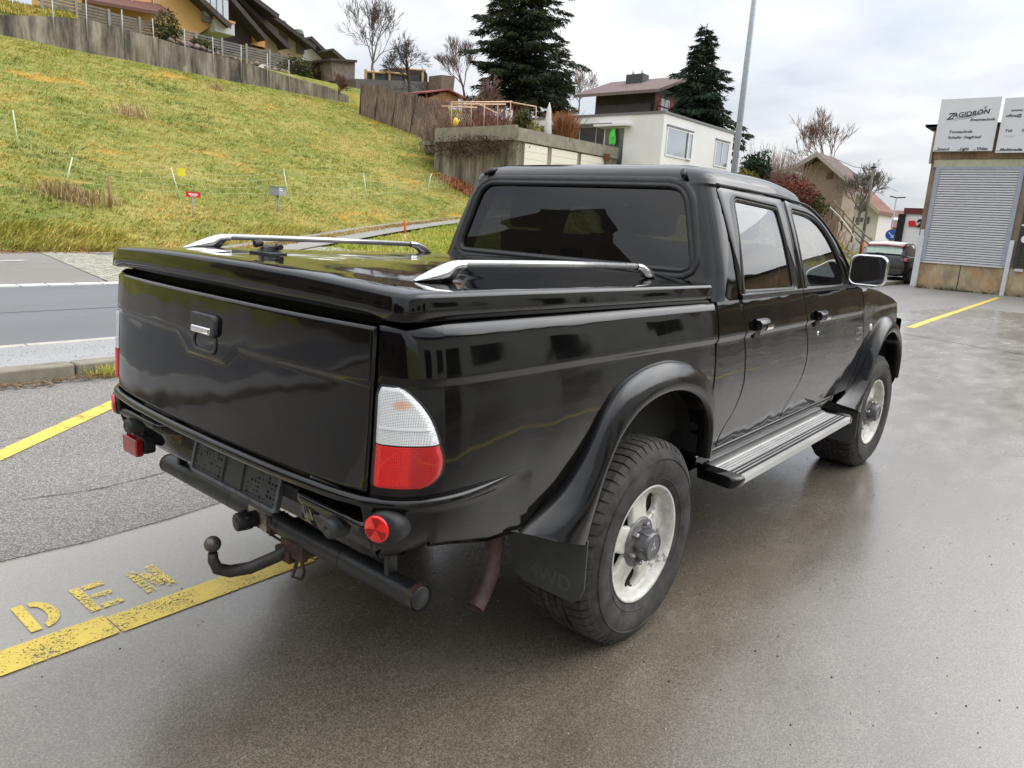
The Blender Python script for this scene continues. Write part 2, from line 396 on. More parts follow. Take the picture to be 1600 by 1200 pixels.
# kerb, pavement, road
MK = plain('kerb_stone', lin((128, 122, 108)), .85, var=.25, scale=6, bump=.4)
k = MB(); 
for i in range(-30, 60):
    k.box((i*1.0+.006, 4.43, -.05), (i*1.0+.994, 4.60, .125))
k.build('kerb', MK, kind='structure', bevel=.02)
k = MB(); k.add([(-60, 4.6, .11), (200, 4.6, .11), (200, 5.55, .10), (-60, 5.55, .10)], [(0, 1, 2, 3)]); k.build('pavement', M_WALK, kind='structure', recalc=False)
k = MB()
for i in range(-20, 40): k.box((i*1.5+.004, 5.553, -.05), (i*1.5+1.496, 5.66, .105))
k.build('kerb_edge_stone', plain('pale_kerb', lin((172, 168, 158)), .8, bump=.2), kind='structure', bevel=.01)
sheet('road', [(-60, 5.66), (700, 5.66), (700, 11.15), (-60, 11.15)], .012, M_ROAD)
# hairline patch joints across the road and the apron
def ribbon(name, pts, wd, z, mat, kind='structure', jit=0, **kk):
    m = MB(); L = []; R_ = []
    P = []
    for a, b in zip(pts[:-1], pts[1:]):
        n_ = max(2, int(math.hypot(b[0]-a[0], b[1]-a[1])/.12)) if jit else 2
        for i in range(n_): P.append((a[0]+(b[0]-a[0])*i/n_, a[1]+(b[1]-a[1])*i/n_))
    P.append(pts[-1])
    for i, p in enumerate(P):
        a = P[max(i-1, 0)]; b = P[min(i+1, len(P)-1)]; d = math.hypot(b[0]-a[0], b[1]-a[1]) or 1
        nx, ny_ = -(b[1]-a[1])/d, (b[0]-a[0])/d; ox = random.uniform(-jit, jit); h = wd/2*(random.uniform(.3, 1.2) if jit else 1)
        zz = z(p[0], p[1]) if callable(z) else z
        L.append((p[0]+nx*(h+ox), p[1]+ny_*(h+ox), zz)); R_.append((p[0]-nx*(h-ox), p[1]-ny_*(h-ox), zz))
    m.grid([L, R_], smooth=False)
    return m.build(name, mat, kind=kind, recalc=False, **kk)
M_CRACK = plain('crack_dark', (.012, .011, .01), .9)
ribbon('asphalt_edge_joint', [(-8, 1.3), (-4, 1.285), (-1.42, 1.262), (-1.12, 1.227), (-.74, 1.232), (-.45, 1.272), (3, 1.335), (11, 1.425)], .008, .0125, M_CRACK, jit=.004)
ribbon('yard_joint', [(11.3, 1.3), (11.0, .2), (10.6, -.6), (10.4, -2), (10.2, -9)], .02, .0125, M_CRACK, jit=.012)
ribbon('apron_crack', [(-3, 1.9), (-1.4, 1.98), (-.8, 1.84), (-.2, 1.9), (.5, 1.86), (2, 2.1)], .006, .0065, M_CRACK, jit=.006)
ribbon('apron_crack', [(-3, 2.9), (-.75, 3.0), (-.1, 3.35), (1.2, 3.5), (4, 3.7)], .006, .0065, M_CRACK, jit=.006)
ribbon('road_joint', [(-10, 8.3), (40, 8.7)], .03, .0165, plain('road_seam', lin((104, 105, 108)), .8))
# white edge stones
m = MB()
for i in range(-28, 60): m.box((i*.40+.02, 11.16, -.03), (i*.40+.385, 11.38, .035))
m.build('road_edge_stones', plain('white_stone', lin((205, 205, 202)), .8, bump=.3), kind='structure', bevel=.01)
sheet('sidewalk', [(-60, 11.38), (3.0, 11.38), (4.2, 17.7), (4.3, 18.9), (-60, 18.7)], .01, asphalt('sidewalk_asphalt', (128, 124, 118), .6))
ribbon('white_edge', [(.6, 15.1), (3.2, 16.2)], .14, .022, bpy.data.materials['white_stone'])
# stone sett driveway
def setts():
    n = NM('stone_setts'); v = n.voro(1, 'DISTANCE_TO_EDGE', stretch=(7, 9, 7), rand=.35); c = n.voro(1, out=1, stretch=(7, 9, 7), rand=.35)
    col = n.ramp(n.axis(0, c), [(.1, lin((138, 134, 120))), (.9, lin((178, 174, 158)))])
    col = n.mix(n.ramp(v, [(.03, 1), (.09, 0)]), col, lin((84, 80, 66)))
    n.setv(color=col, rough=.8); n.bump(n.ramp(v, [(0, 0), (.12, 1)]), .6, .02); return n.m
dr = MB(); xs_ = np.linspace(0, 1, 14)
rows = []
for t in np.linspace(0, 1, 16):
    a = Vector((3.02+1.25*t, 11.38+7.45*t)); b = Vector((14-3.6*t, 11.38+8.0*t)) if t < 2 else None
    rows.append([(a.x+(b.x-a.x)*s_, a.y+(b.y-a.y)*s_, Hz(a.x+(b.x-a.x)*s_, a.y+(b.y-a.y)*s_)*.0+max(.012, float(rampz(a.x+(b.x-a.x)*s_, a.y+(b.y-a.y)*s_))+.02)) for s_ in xs_])
dr.grid(rows); dr.build('sett_driveway', setts(), kind='structure', recalc=False)
ribbon('dark_patch', [(5.2, 18.0), (7.3, 18.6)], .55, .022, asphalt('patch', (104, 102, 104), .3))
# farm track with a grassy middle
up = [(8.2, 19.05), (10.5, 19.7), (13, 20.4), (15.6, 21.6), (18.2, 22.4), (21.5, 23.0), (25, 23.6), (33, 24.3)]
lo = [(8.0, 15.6), (10.5, 16.8), (13.2, 17.9), (15.8, 19.0), (18.4, 19.9), (21.6, 20.9), (25, 21.4), (33, 22)]
def track_z(x, y): return max(.02, float(rampz(x, y)))+.05
cols_ = [0, .12, .30, .36, .60, .66, .88, 1]
rows = []
for t in np.linspace(0, len(up)-1.001, 60):
    i = int(t); f = t-i; a = [up[i][0]*(1-f)+up[i+1][0]*f, up[i][1]*(1-f)+up[i+1][1]*f]; b = [lo[i][0]*(1-f)+lo[i+1][0]*f, lo[i][1]*(1-f)+lo[i+1][1]*f]
    rows.append([(a[0]+(b[0]-a[0])*s_, a[1]+(b[1]-a[1])*s_, track_z(a[0]+(b[0]-a[0])*s_, a[1]+(b[1]-a[1])*s_)+(.03 if .3 < s_ < .65 else 0)) for s_ in cols_])
m = MB(); m.grid(rows)
m.mi = [1 if (j % 7) in (3,) else 0 for j in range(len(m.f))]
m.build('farm_track', [asphalt('gravel_track', (142, 138, 132), .6), grass_mat('verge')], kind='structure', recalc=False)

# --- yellow paint, worn through
def paint(name, col, wear=.5):
    n = NM(name); a = n.noise(70, 5, .8); b = n.noise(4.5, 3, .6); f = n.voro(140)
    tt = n.math('ADD', n.math('MULTIPLY', a, .6), n.math('ADD', n.math('MULTIPLY', b, .35), n.math('MULTIPLY', f, .2)))
    al = n.ramp(tt, [(wear, 0), (wear+.025, 1)])
    n.setv(color=n.ramp(n.noise(9, 4), [(.3, tuple(c*.82 for c in col)), (.7, col)]), rough=.5, alpha=al)
    n.bump(n.noise(170, 3), .4, .002); return n.m
YEL = lin((226, 198, 84))
M_YEL = paint('yellow_paint', YEL, .492); M_YEL2 = paint('worn_yellow_paint', YEL, .525); M_YEL3 = paint('faded_yellow_paint', YEL, .585)
def lny(x): return .50+max(0, x)*.02
ribbon('yellow_line', [(-7.5, lny(-7.5)), (-1.29, lny(-1.29))], .15, .0125, M_YEL)
ribbon('yellow_line', [(-1.285, lny(-1.285)-.012), (-.50, lny(-.5)-.008)], .135, .0125, M_YEL)
ribbon('yellow_line', [(-.495, lny(-.5)), (5.5, lny(5.5))], .12, .0125, M_YEL)
ribbon('yellow_line', [(12.3, .87), (14.8, .92), (17.5, .95), (24.6, 1.05)], .13, .013, M_YEL)
ribbon('yellow_bay_line', [(-2.4, 1.58), (-1.02, 2.70), (.0, 3.55), (.8, 4.22)], .125, .007, M_YEL)
ribbon('yellow_bay_line', [(-6.2, -3.6), (-2.6, -3.4), (1.5, -3.1), (6, -2.9)], .12, .0125, M_YEL)
ribbon('yellow_bay_line', [(-4.6, -2.6), (-4.4, lny(-4.4))], .12, .0135, M_YEL)
def text_mesh(name, txt, size, M, mat, extrude=0, parent=None, align='LEFT', scale_x=1.0, shear=0, bold=0, res=3, **k):
    cu_ = bpy.data.curves.new('t', 'FONT'); cu_.body = txt; cu_.size = size; cu_.extrude = extrude; cu_.align_x = align; cu_.shear = shear; cu_.offset = bold; cu_.resolution_u = res
    to = bpy.data.objects.new('t', cu_); C.objects.link(to); bpy.context.view_layer.update()
    me = bpy.data.meshes.new_from_object(to); bpy.data.objects.remove(to); bpy.data.curves.remove(cu_)
    me.transform(Matrix.Diagonal((scale_x, 1, 1, 1))); me.transform(M)
    if parent is not None: me.transform(Matrix.Translation(-worg(parent)))
    me.materials.clear(); me.materials.append(mat); me.name = name
    o = bpy.data.objects.new(name, me); C.objects.link(o)
    if parent is not None: o.parent = parent
    return tag(o, k.get('label'), k.get('cat'), k.get('group'), k.get('kind'))
def frame(o, x, y):
    """matrix from origin, x axis, y axis"""
    x = Vector(x).normalized(); y = Vector(y); y = (y-x*y.dot(x)).normalized(); z = x.cross(y); o = Vector(o)
    return Matrix(((x.x, y.x, z.x, o.x), (x.y, y.y, z.y, o.y), (x.z, y.z, z.z, o.z), (0, 0, 0, 1)))
# stencilled word on the yard, reading along the line: K U N D E N
def stencil(L, x0, mt):
    m = MB(); h = .215; y0 = lny(x0)+.125; wd = .115; st = .036
    def seg(pts, close=False):
        for (a, b), (c, d) in zip(pts[:-1], pts[1:]):
            dx, dy = c-a, d-b; l = math.hypot(dx, dy); nx, ny_ = -dy/l*st/2, dx/l*st/2; 
            m.add([(x0+a+nx, y0+b+ny_, .0125), (x0+c+nx, y0+d+ny_, .0125), (x0+c-nx, y0+d-ny_, .0125), (x0+a-nx, y0+b-ny_, .0125)], [(0, 3, 2, 1)])
    s_ = st/2
    if L == 'K': seg([(s_, 0), (s_, h)]); seg([(.045, h*.5), (wd, h)]); seg([(.045, h*.5), (wd, 0)])
    if L == 'U': seg([(s_, h), (s_, .05)]); seg([(.03, s_), (wd-.03, s_)]); seg([(wd-s_, .05), (wd-s_, h)])
    if L == 'N': seg([(s_, 0), (s_, h)]); seg([(wd-s_, 0), (wd-s_, h)]); seg([(.045, h-.03), (wd-.045, .03)])
    if L == 'D':
        seg([(s_, 0), (s_, h)])
        import itertools
        P = [(.052+(wd-.052-s_)*math.sin(a), h/2-(h/2-s_)*math.cos(a)) for a in np.linspace(.12, math.pi-.12, 10)]
        R1 = [(x0+.052+(wd-.052)*math.sin(a), y0+h/2-h/2*math.cos(a), .0125) for a in np.linspace(0.0, math.pi, 14)]
        R2 = [(x0+.052+(wd-.052-st)*math.sin(a), y0+h/2-(h/2-st)*math.cos(a), .0125) for a in np.linspace(0.0, math.pi, 14)]
        m.grid([R1, R2], smooth=False)
    if L == 'E':
        seg([(s_, 0), (s_, h)])
        for b in (s_, h/2, h-s_): seg([(.044, b), (wd, b)])
    return m.build('stencil_letter', mt, kind='structure', recalc=False)
for L, x0, mt in (('K', -2.13, M_YEL), ('U', -1.93, M_YEL), ('N', -1.735, M_YEL2), ('D', -1.50, M_YEL), ('E', -1.31, M_YEL2), ('N', -1.11, M_YEL3)): stencil(L, x0, mt)

# --- litter, small stones and leaves
def scatter(name, pts, size, mat, flat=.35, label=None, n=5, kind='stuff'):
    V = []; F = []
    for (x, y, z) in pts:
        s_ = size*random.uniform(.4, 1.3); a0 = random.random()*6.3; b = len(V); el = random.uniform(.4, 1)
        for j in range(n):
            a = a0+j*6.283/n; r = s_*random.uniform(.7, 1.1); V.append((x+math.cos(a)*r, y+math.sin(a)*r*el, z+random.uniform(0, s_*flat)))
        V.append((x, y, z+s_*flat*1.3)); V.append((x, y, z-.002))
        for j in range(n): F.append((b+j, b+(j+1) % n, b+n)); F.append((b+(j+1) % n, b+j, b+n+1))
    return rawmesh(name, V, F, mat, kind=kind, label=label)
P = [(random.gauss(.2, 1.8), random.uniform(-2.4, .9), .009) for _ in range(420)]
scatter('gravel_specks', P, .0042, plain('grit_dark', (.02, .018, .016), .9), label='dark grit and bits of leaf lying on the wet concrete')
P = [(random.uniform(-1.5, 4), random.uniform(-2.4, 1.1), .009) for _ in range(150)]
scatter('pale_grit', P, .004, plain('grit_pale', (.4, .38, .33), .9), label='pale grains of grit on the wet concrete')
P = [(random.uniform(-2, 3), 4.40-abs(random.gauss(0, .07)), .012+random.random()*.02) for _ in range(420)]
scatter('dead_leaves', P, .022, plain('dead_leaf', lin((128, 104, 74)), .9, var=.5, scale=30), label='brown dead leaves and twigs along the foot of the kerb')
m = MB()
for _ in range(170):
    x = random.uniform(-1.5, 2.2); y = 4.38-abs(random.gauss(0, .06)); a = random.gauss(0, .5); l = random.uniform(.05, .22)
    m.tube([(x, y, .02), (x+math.cos(a)*l*.5, y+math.sin(a)*l*.5, .03+random.random()*.03), (x+math.cos(a)*l, y+math.sin(a)*l, .015+random.random()*.03)], .0025, 4, smooth=False)
m.build('twigs', plain('twig', lin((120, 100, 76)), .9, var=.4), kind='stuff', label='thin dry twigs lying along the kerb', recalc=False)
P = [(random.uniform(-.5, 1.2), random.uniform(4.65, 5.5), .112) for _ in range(110)]
scatter('pavement_dirt', P, .006, plain('dirt', (.05, .045, .04), .9), label='dirt specks on the pavement behind the kerb')
P = [(random.uniform(2, 12), 0, 0) for _ in range(1200)]; P = [(x, 18.75+max(0, .25*(x-8))+random.gauss(0, .22), 0) for x, _, _ in P]; P = [(x, y, Hz(x, y)+.05) for x, y, _ in P]
scatter('leaf_litter', P, .045, plain('russet_leaf', lin((150, 104, 66)), .9, var=.5, scale=10), label='russet leaves gathered along the foot of the meadow')

# --- grass blades
def tufts(name, pts, hgt, mat, blades=6, wd=.012, lean=.6, label=None, kind='stuff', leanv=(0, 0), parent=None, cat=None):
    P = np.asarray(pts, float); n = len(P)
    P = np.repeat(P, blades, 0); N = len(P)
    hh = np.repeat(np.asarray(hgt, float)*np.ones(n), blades)*RNG.uniform(.5, 1.25, N); a = RNG.uniform(0, 6.283, N)
    P[:, 0] += RNG.normal(0, 1, N)*hh*.45; P[:, 1] += RNG.normal(0, 1, N)*hh*.45
    d = np.stack([np.cos(a), np.sin(a)], 1); l = RNG.uniform(.1, 1, N)*lean
    tip = np.stack([P[:, 0]+d[:, 0]*l*hh+leanv[0]*hh, P[:, 1]+d[:, 1]*l*hh+leanv[1]*hh, P[:, 2]+hh*np.sqrt(np.maximum(.15, 1-(l*.8)**2))], 1)
    mid = P*.5+tip*.5; mid[:, 2] += hh*.14
    pr = np.stack([-d[:, 1], d[:, 0]], 1)*(wd*np.asarray(np.repeat(np.ones(n), blades)))[:, None]
    w2 = np.concatenate([pr, np.zeros((N, 1))], 1)
    Vv = np.stack([P-w2, P+w2, mid+w2*.8, mid-w2*.8, tip], 1).reshape(-1, 3); b = np.arange(N)*5
    F = np.concatenate([np.stack([b, b+1, b+2], 1), np.stack([b, b+2, b+3], 1), np.stack([b+3, b+2, b+4], 1)], 0)
    return rawmesh(name, Vv, F, mat, kind=kind, label=label, parent=parent, cat=cat)
def blade_mat(name, cols, rough=.75, patch=False):
    n = NM(name); a = n.noise(.9, 4, .7, stretch=(.5, 1, 1)); b = n.noise(14, 4, .7); c = n.noise(.22, 4, .65)
    f = n.math('ADD', n.math('MULTIPLY', a, .36), n.math('ADD', n.math('MULTIPLY', b, .36), n.math('MULTIPLY', c, .28)))
    st = [(.39+.23*i/(len(cols)-1), lin(c_)) for i, c_ in enumerate(cols)]
    cc_ = n.ramp(f, st)
    if patch: cc_ = n.mix(n.ramp(n.noise(.33, 3, .6, stretch=(.7, 1.4, 1)), [(.60, 0), (.70, .7)]), cc_, lin((214, 166, 76))); cc_ = n.mix(n.ramp(n.noise(.8, 4, .7), [(.36, .45), (.46, 0)]), cc_, lin((92, 116, 58)))
    n.setv(color=cc_, rough=rough, spec=.15); return n.m
M_BL = blade_mat('meadow_blades', [(76, 98, 42), (118, 134, 52), (160, 158, 70), (202, 180, 98), (218, 194, 130), (206, 158, 80)], patch=True)
M_BG = blade_mat('green_blades', [(96, 122, 38), (142, 160, 56), (186, 180, 82), (206, 190, 110)])
M_BD = blade_mat('dry_blades', [(128, 108, 66), (176, 152, 98), (204, 184, 130)])
def infield(n, x0, x1, y0, y1, power=1.7):
    yy = y0+(y1-y0)*RNG.random(n)**power; xx = x0+(x1-x0)*RNG.random(n)
    keep = (.2+.35*(yy-19.3-.085*np.clip(xx-5, 0, 14)*(1-sstep(26, 42, yy))) > rampz(xx, yy)+.02)
    # only what the camera's side can plausibly see
    keep &= (xx > (yy+2)*.12-3) & (xx < yy*1.05+4)
    xx = xx[keep]; yy = yy[keep]; return np.stack([xx, yy, H(xx, yy)-.02], 1)
p = infield(52000, -2, 44, 18.5, 44.6)
tufts('meadow', p, .10+.0028*(p[:, 1]-18)*.55+.06*(vnoise(p[:, 0], p[:, 1], 1.4, 8))-.02, M_BL, blades=6, wd=.010, lean=1.35, leanv=(.45, -.25), label='yellow green meadow grass covering the slope')
p = infield(6500, -2, 27, 18.6, 22.5, 1.0); p = p[p[:, 1] < 19.6+np.maximum(0, p[:, 0]-8)*.25+1.6*vnoise(p[:, 0], p[:, 1], 2.5, 11)]
p = p[vnoise(p[:, 0], p[:, 1], 1.5, 21) > .38]
tufts('long_grass', p, .16+.20*vnoise(p[:, 0], p[:, 1], 2.0, 13), blade_mat('long_blades', [(96, 116, 46), (150, 152, 66), (196, 180, 100), (224, 202, 142)]), blades=9, wd=.011, lean=1.1, leanv=(.5, -.45), label='long straw coloured grass hanging over the foot of the slope')
xx = RNG.uniform(9, 34, 7000); yy = RNG.uniform(11.8, 21, 7000); lo_y = 15.6+(xx-8)*.42; k_ = yy < np.minimum(lo_y-.15, 21.2); k_ &= (xx > 11.5+(yy-11.4)*-.1)
p = np.stack([xx, yy, H(xx, yy)-.01], 1)[k_]
tufts('verge_grass', p, .13, M_BG, blades=8, wd=.010, lean=.7, label='short green grass between the road and the farm track')
t = np.linspace(0, 1, 700); p = []
for q_ in range(2600):
    t_ = random.random()*(len(up)-1.001); i = int(t_); f = t_-i; s_ = random.uniform(.34, .62)
    a = [up[i][0]*(1-f)+up[i+1][0]*f, up[i][1]*(1-f)+up[i+1][1]*f]; b = [lo[i][0]*(1-f)+lo[i+1][0]*f, lo[i][1]*(1-f)+lo[i+1][1]*f]
    x = a[0]+(b[0]-a[0])*s_; y = a[1]+(b[1]-a[1])*s_; p.append((x, y, track_z(x, y)+.01))
tufts('track_grass', p, .09, M_BD, blades=6, wd=.009, lean=.9, label='dry grass strip in the middle of the farm track')
pk = [(random.gauss(.22, .06), 4.36+random.gauss(0, .025), .01) for _ in range(34)]
o = tufts('grass_tuft', pk, .10, M_BG, blades=6, wd=.003, lean=.8, kind=None); shift_to(o, (.22, 4.36, 0)); tag(o, 'green grass tuft growing at the foot of the kerb beside the truck', 'grass tuft')

# ================================================================== THINGS ON AND BELOW THE MEADOW
def on_field(u, v, Ymin=17, Ymax=45):
    """where the line of sight through a photo pixel meets the terrain"""
    d = cf+cr*((u-800)/FPX)-cu*((v-600)/FPX); t = 12.0
    while t < 120:
        p = Vector(CAMP)+d*t
        if p.y > 11 and p.z <= Hz(p.x, p.y): return p
        t += .05
    return p
GLS = plain('pale_green_fibreglass', lin((196, 220, 180)), .5)
for (ut, vt, ub, vb) in ((20, 172, 29, 232), (113, 246, 100, 292), (267, 262, 283, 312), (443, 264, 452, 312), (568, 270, 574, 314), (674, 271, 667, 300), (744, 268, 749, 282), (759, 250, 760, 268)):
    b = on_field(ub, vb); tpp = P2_(ut, vt, b.y) if False else at(ut, vt, 1, b.y)
    m = MB(); m.tube([b-Vector((0, 0, .1)), tpp], .022, 6); o = m.build('fence_stake', GLS); shift_to(o, b); tag(o, 'slim pale green plastic stake of the electric fence on the meadow', 'fence stake', 'fence stakes along the foot of the meadow')
# sagging electric netting between the stakes
st_ = [(on_field(ub, vb), at(ut, vt, 1, on_field(ub, vb).y)) for (ut, vt, ub, vb) in ((-20, 160, -12, 226), (20, 172, 29, 232), (113, 246, 100, 292), (267, 262, 283, 312), (443, 264, 452, 312), (568, 270, 574, 314), (674, 271, 667, 300), (759, 250, 760, 268))]
m = MB()
for (b0, t0), (b1, t1) in zip(st_[:-1], st_[1:]):
    for f in (.25, .5, .75, .98):
        pts = []
        for s_ in np.linspace(0, 1, 7):
            q_ = b0.lerp(b1, s_)+(t0-b0).lerp(t1-b1, s_)*f; q_.z = max(Hz(q_.x, q_.y)+.25*f*.9, q_.z-1.0*s_*(1-s_)*f); pts.append(q_)
        m.tube(pts, .0030, 3, caps=False)
    n_ = int((b1-b0).length/.30)
    for k in range(n_):
        s_ = (k+.5)/n_; g0 = b0.lerp(b1, s_); g0.z = Hz(g0.x, g0.y); g1 = g0+(t0-b0).lerp(t1-b1, s_)*.9; g1.z -= .9*s_*(1-s_); g1.z = max(g1.z, g0.z+.2); m.tube([g0, g1+Vector((random.gauss(0, .06), 0, 0))], .0032, 3, caps=False)
o = m.build('fence_netting', plain('netting_cord', lin((204, 208, 168)), .7), recalc=False); shift_to(o, st_[3][0]); tag(o, 'sagging pale electric netting strung between the green stakes', 'netting')
# grey letterbox
b = on_field(434, 331); lbx = empty('letterbox', b, 'grey steel letterbox on a post in the long grass', 'letterbox'); c_ = at(434, 299, 1, b.y)
m = MB(); m.tube([b-Vector((0, 0, .1)), Vector((b.x, b.y, c_.z-.12))], .035, 8); m.build('post', plain('lb_post', lin((150, 158, 166)), .5), lbx)
rot = Matrix.Translation((c_.x, c_.y, c_.z)) @ Matrix.Rotation(math.radians(28), 4, 'Z'); m = MB(); m.box((-.26, -.20, -.15), (.26, .20, .15), rot); bx_ = m.build('box', plain('lb_grey', lin((146, 154, 158)), .45, var=.05), lbx, bevel=.008)
m = MB(); m.box((-.275, -.215, .15), (.275, .21, .165), rot); m.box((-.2, -.206, .06), (.2, -.2005, .09), rot); m.build('lid', plain('lb_dark', lin((96, 102, 108)), .5), bx_); m = MB(); m.box((-.23, -.205, .02), (.0, -.2005, .12), rot); m.build('name_plate', plain('lb_plate', lin((220, 222, 220)), .4), bx_)
# red sign on a short post
b = on_field(302, 340); c_ = at(301, 304, 1, b.y); rs = empty('red_sign', b, 'small red warning sign on a short post in the grass', 'sign'); m = MB(); m.tube([b-Vector((0, 0, .1)), Vector((b.x, b.y, c_.z))], .022, 6); m.build('post', bpy.data.materials['lb_post'], rs)
fr_ = frame(c_+Vector((0, -.03, 0)), (1, -.45, -.06), (0, 0, 1)); m = MB(); m.box((-.22, -.085, -.01), (.22, .085, .01), fr_); pn = m.build('panel', plain('warning_red', lin((222, 30, 48)), .5), rs); m = MB(); m.box((-.13, -.02, .0101), (.13, .035, .0115), fr_); m.box((-.09, -.055, .0101), (.09, -.035, .0115), fr_); m.build('white_marks', plain('mark_white', (.7, .7, .7), .6), pn)
# yellow tag, old wooden stake, orange snow pole, driftwood stub
b = on_field(284, 281); c_ = at(284, 269, 1, b.y); fr_ = frame(c_, (1, -.4, 0), (0, 0, 1)); m = MB(); m.box((-.13, -.14, -.006), (.13, .14, .006), fr_); o = m.build('yellow_tag', plain('tag_yellow', lin((236, 222, 40)), .5)); shift_to(o, c_); tag(o, 'small square yellow tag hanging on the fence netting', 'tag')
b = on_field(173, 326); c_ = at(173, 275, 1, b.y); m = MB(); m.tube([b-Vector((0, 0, .1)), Vector((b.x, b.y, c_.z))], [.05, .04], 6); o = m.build('wooden_stake', plain('stake_brown', lin((152, 118, 84)), .9, var=.3)); shift_to(o, b); tag(o, 'rough brown wooden stake standing at the foot of the meadow', 'stake')
q_ = at(632, 385, 1, 17.4); b = Vector((q_.x, 17.4, Hz(q_.x, 17.4))); sp_ = empty('snow_pole', b, 'orange tipped wooden snow pole beside the farm track', 'marker post'); zt_ = at(632, 343, 1, 17.4).z; zm = at(632, 365, 1, 17.4).z
m = MB(); m.tube([b-Vector((0, 0, .1)), Vector((b.x, b.y, zm))], .035, 7); m.build('post', plain('pole_pale', lin((196, 176, 150)), .8), sp_); m = MB(); m.tube([Vector((b.x, b.y, zm)), Vector((b.x, b.y, zt_-.04)), Vector((b.x, b.y, zt_))], [.037, .037, .012], 8); m.build('orange_tip', plain('pole_orange', lin((240, 104, 40)), .5), sp_)
# dry brush and weeds
DRYB = blade_mat('dry_brush', [(128, 112, 78), (176, 154, 112), (206, 186, 146)])
for (u, v, n_, r_, hh, lb) in ((118, 312, 150, .85, .42, 'mound of dry brown brushwood at the foot of the meadow behind the road'), (203, 182, 40, .5, .7, 'wispy dry shrub alone in the middle of the meadow'), (338, 140, 40, .12, .6, 'small dry stalk high on the meadow below the wall')):
    b = on_field(u, v); P_ = [(b.x+random.gauss(0, r_*.5), b.y+random.gauss(0, r_*.35), 0) for _ in range(n_)]; P_ = [(x, y, Hz(x, y)-.03) for x, y, _ in P_]
    o = tufts('dry_brush', P_, hh*(.4+.9*vnoise([q[0] for q in P_], [q[1] for q in P_], .5, 4)), DRYB, blades=6, wd=.012, lean=.7, kind=None); shift_to(o, b); tag(o, lb, 'dry shrub')
for (u, v, n_) in ((690, 262, 500), (730, 258, 400)):
    b = on_field(u, v)
P_ = []
for _ in range(900):
    b = Vector((random.uniform(30.0, 33.5), 0, 0)); y = 30.5-(b.x-30)*.2+random.gauss(0, .8)-2.0; P_.append((b.x-1.5, y, Hz(b.x-1.5, y)-.02))
tufts('withered_bracken', P_, .35, blade_mat('bracken', [(120, 76, 50), (176, 122, 84), (206, 160, 118)]), blades=6, wd=.02, lean=1.1, label='rusty withered growth below the garage wall')
# ================================================================== BACKGROUND THINGS
def P2(u, v, ax, val): return at(u, v, ax, val)
STUCCO_W = plain('white_render', (.74, .73, .71), .85, var=.05, scale=.6, bump=.1)
GLASSB = NM('house_glass'); GLASSB.setv(color=(.10, .12, .13), rough=.06, spec=.9, coat=.5); GLASSB = GLASSB.m
FRAMEW = plain('white_frame', (.72, .72, .72), .5); DKWOOD = plain('dark_stained_wood', (.045, .032, .028), .7, var=.3, scale=2)
def roof_mat(name, c1, c2, sx=3.2, axis_='x'):
    n = NM(name); v = n.t.nodes.new('ShaderNodeTexWave'); v.wave_type = 'BANDS'; v.bands_direction = 'X' if axis_ == 'x' else 'Y'; v.inputs['Scale'].default_value = sx; v.inputs['Distortion'].default_value = 0; n.link(n.pos, v.inputs[0])
    h = n.t.nodes.new('ShaderNodeTexWave'); h.bands_direction = 'Z'; h.inputs['Scale'].default_value = 4; n.link(n.pos, h.inputs[0])
    col = n.mix(n.noise(1.5, 4, .6), c1, c2); col = n.mix(n.ramp(v.outputs[1], [(.0, .55), (.4, 0)]), col, tuple(c*.35 for c in c1)); n.setv(color=col, rough=.8)
    n.bump(v.outputs[1], .7, .06).bump(h.outputs[1], .3, .03); return n.m
R_BROWN = roof_mat('brown_roof_tiles', lin((104, 84, 80)), lin((128, 106, 100))); R_RED = roof_mat('red_roof_tiles', lin((116, 76, 64)), lin((146, 98, 84)), axis_='y')
R_DARK = roof_mat('dark_roof_tiles', lin((62, 52, 50)), lin((88, 76, 72)), axis_='y')
def wallconc():
    n = NM('weathered_concrete'); a = n.noise(2.3, 6, .7, stretch=(1, 1, .16)); b = n.noise(.35, 4); mo = n.noise(3.2, 5, .7)
    col = n.ramp(a, [(.36, lin((66, 60, 54))), (.5, lin((118, 110, 98))), (.64, lin((156, 148, 132)))])
    col = n.mix(n.ramp(n.axis(2), [(0, 0), (1, 0)]), col, (0, 0, 0)); col = n.mix(n.ramp(b, [(.45, 0), (.65, .35)]), col, lin((92, 92, 60)))
    wv = n.t.nodes.new('ShaderNodeTexWave'); wv.bands_direction = 'X'; wv.inputs['Scale'].default_value = .16; n.link(n.pos, wv.inputs[0])
    col = n.mix(n.ramp(wv.outputs[1], [(.0, .35), (.006, 0)]), col, lin((50, 46, 40)))
    n.setv(color=col, rough=.92); n.bump(mo, .4, .05); return n.m
M_WC = wallconc()
# --- retaining wall at the top of the meadow
tops = [(0, 23), (86, 26), (137, 30), (192, 45), (241, 58), (287, 72), (340, 86), (400, 103), (472, 125), (512, 136), (545, 150)]
tp = [P2(u, v, 1, 45.0) for u, v in tops]; tp = [Vector((-12, 45, tp[0].z+.3))]+tp
m = MB()
for a, b in zip(tp[:-1], tp[1:]): m.hexa([(a.x, 45, 7.5), (b.x, 45, 7.5), (b.x, 45.35, 7.5), (a.x, 45.35, 7.5)], [(a.x, 45, a.z), (b.x, 45, b.z), (b.x, 45.35, b.z), (a.x, 45.35, a.z)])
rwall = m.build('retaining_wall', M_WC); shift_to(rwall, (12, 45, 9)); tag(rwall, 'long stained concrete retaining wall along the top of the meadow', 'wall')
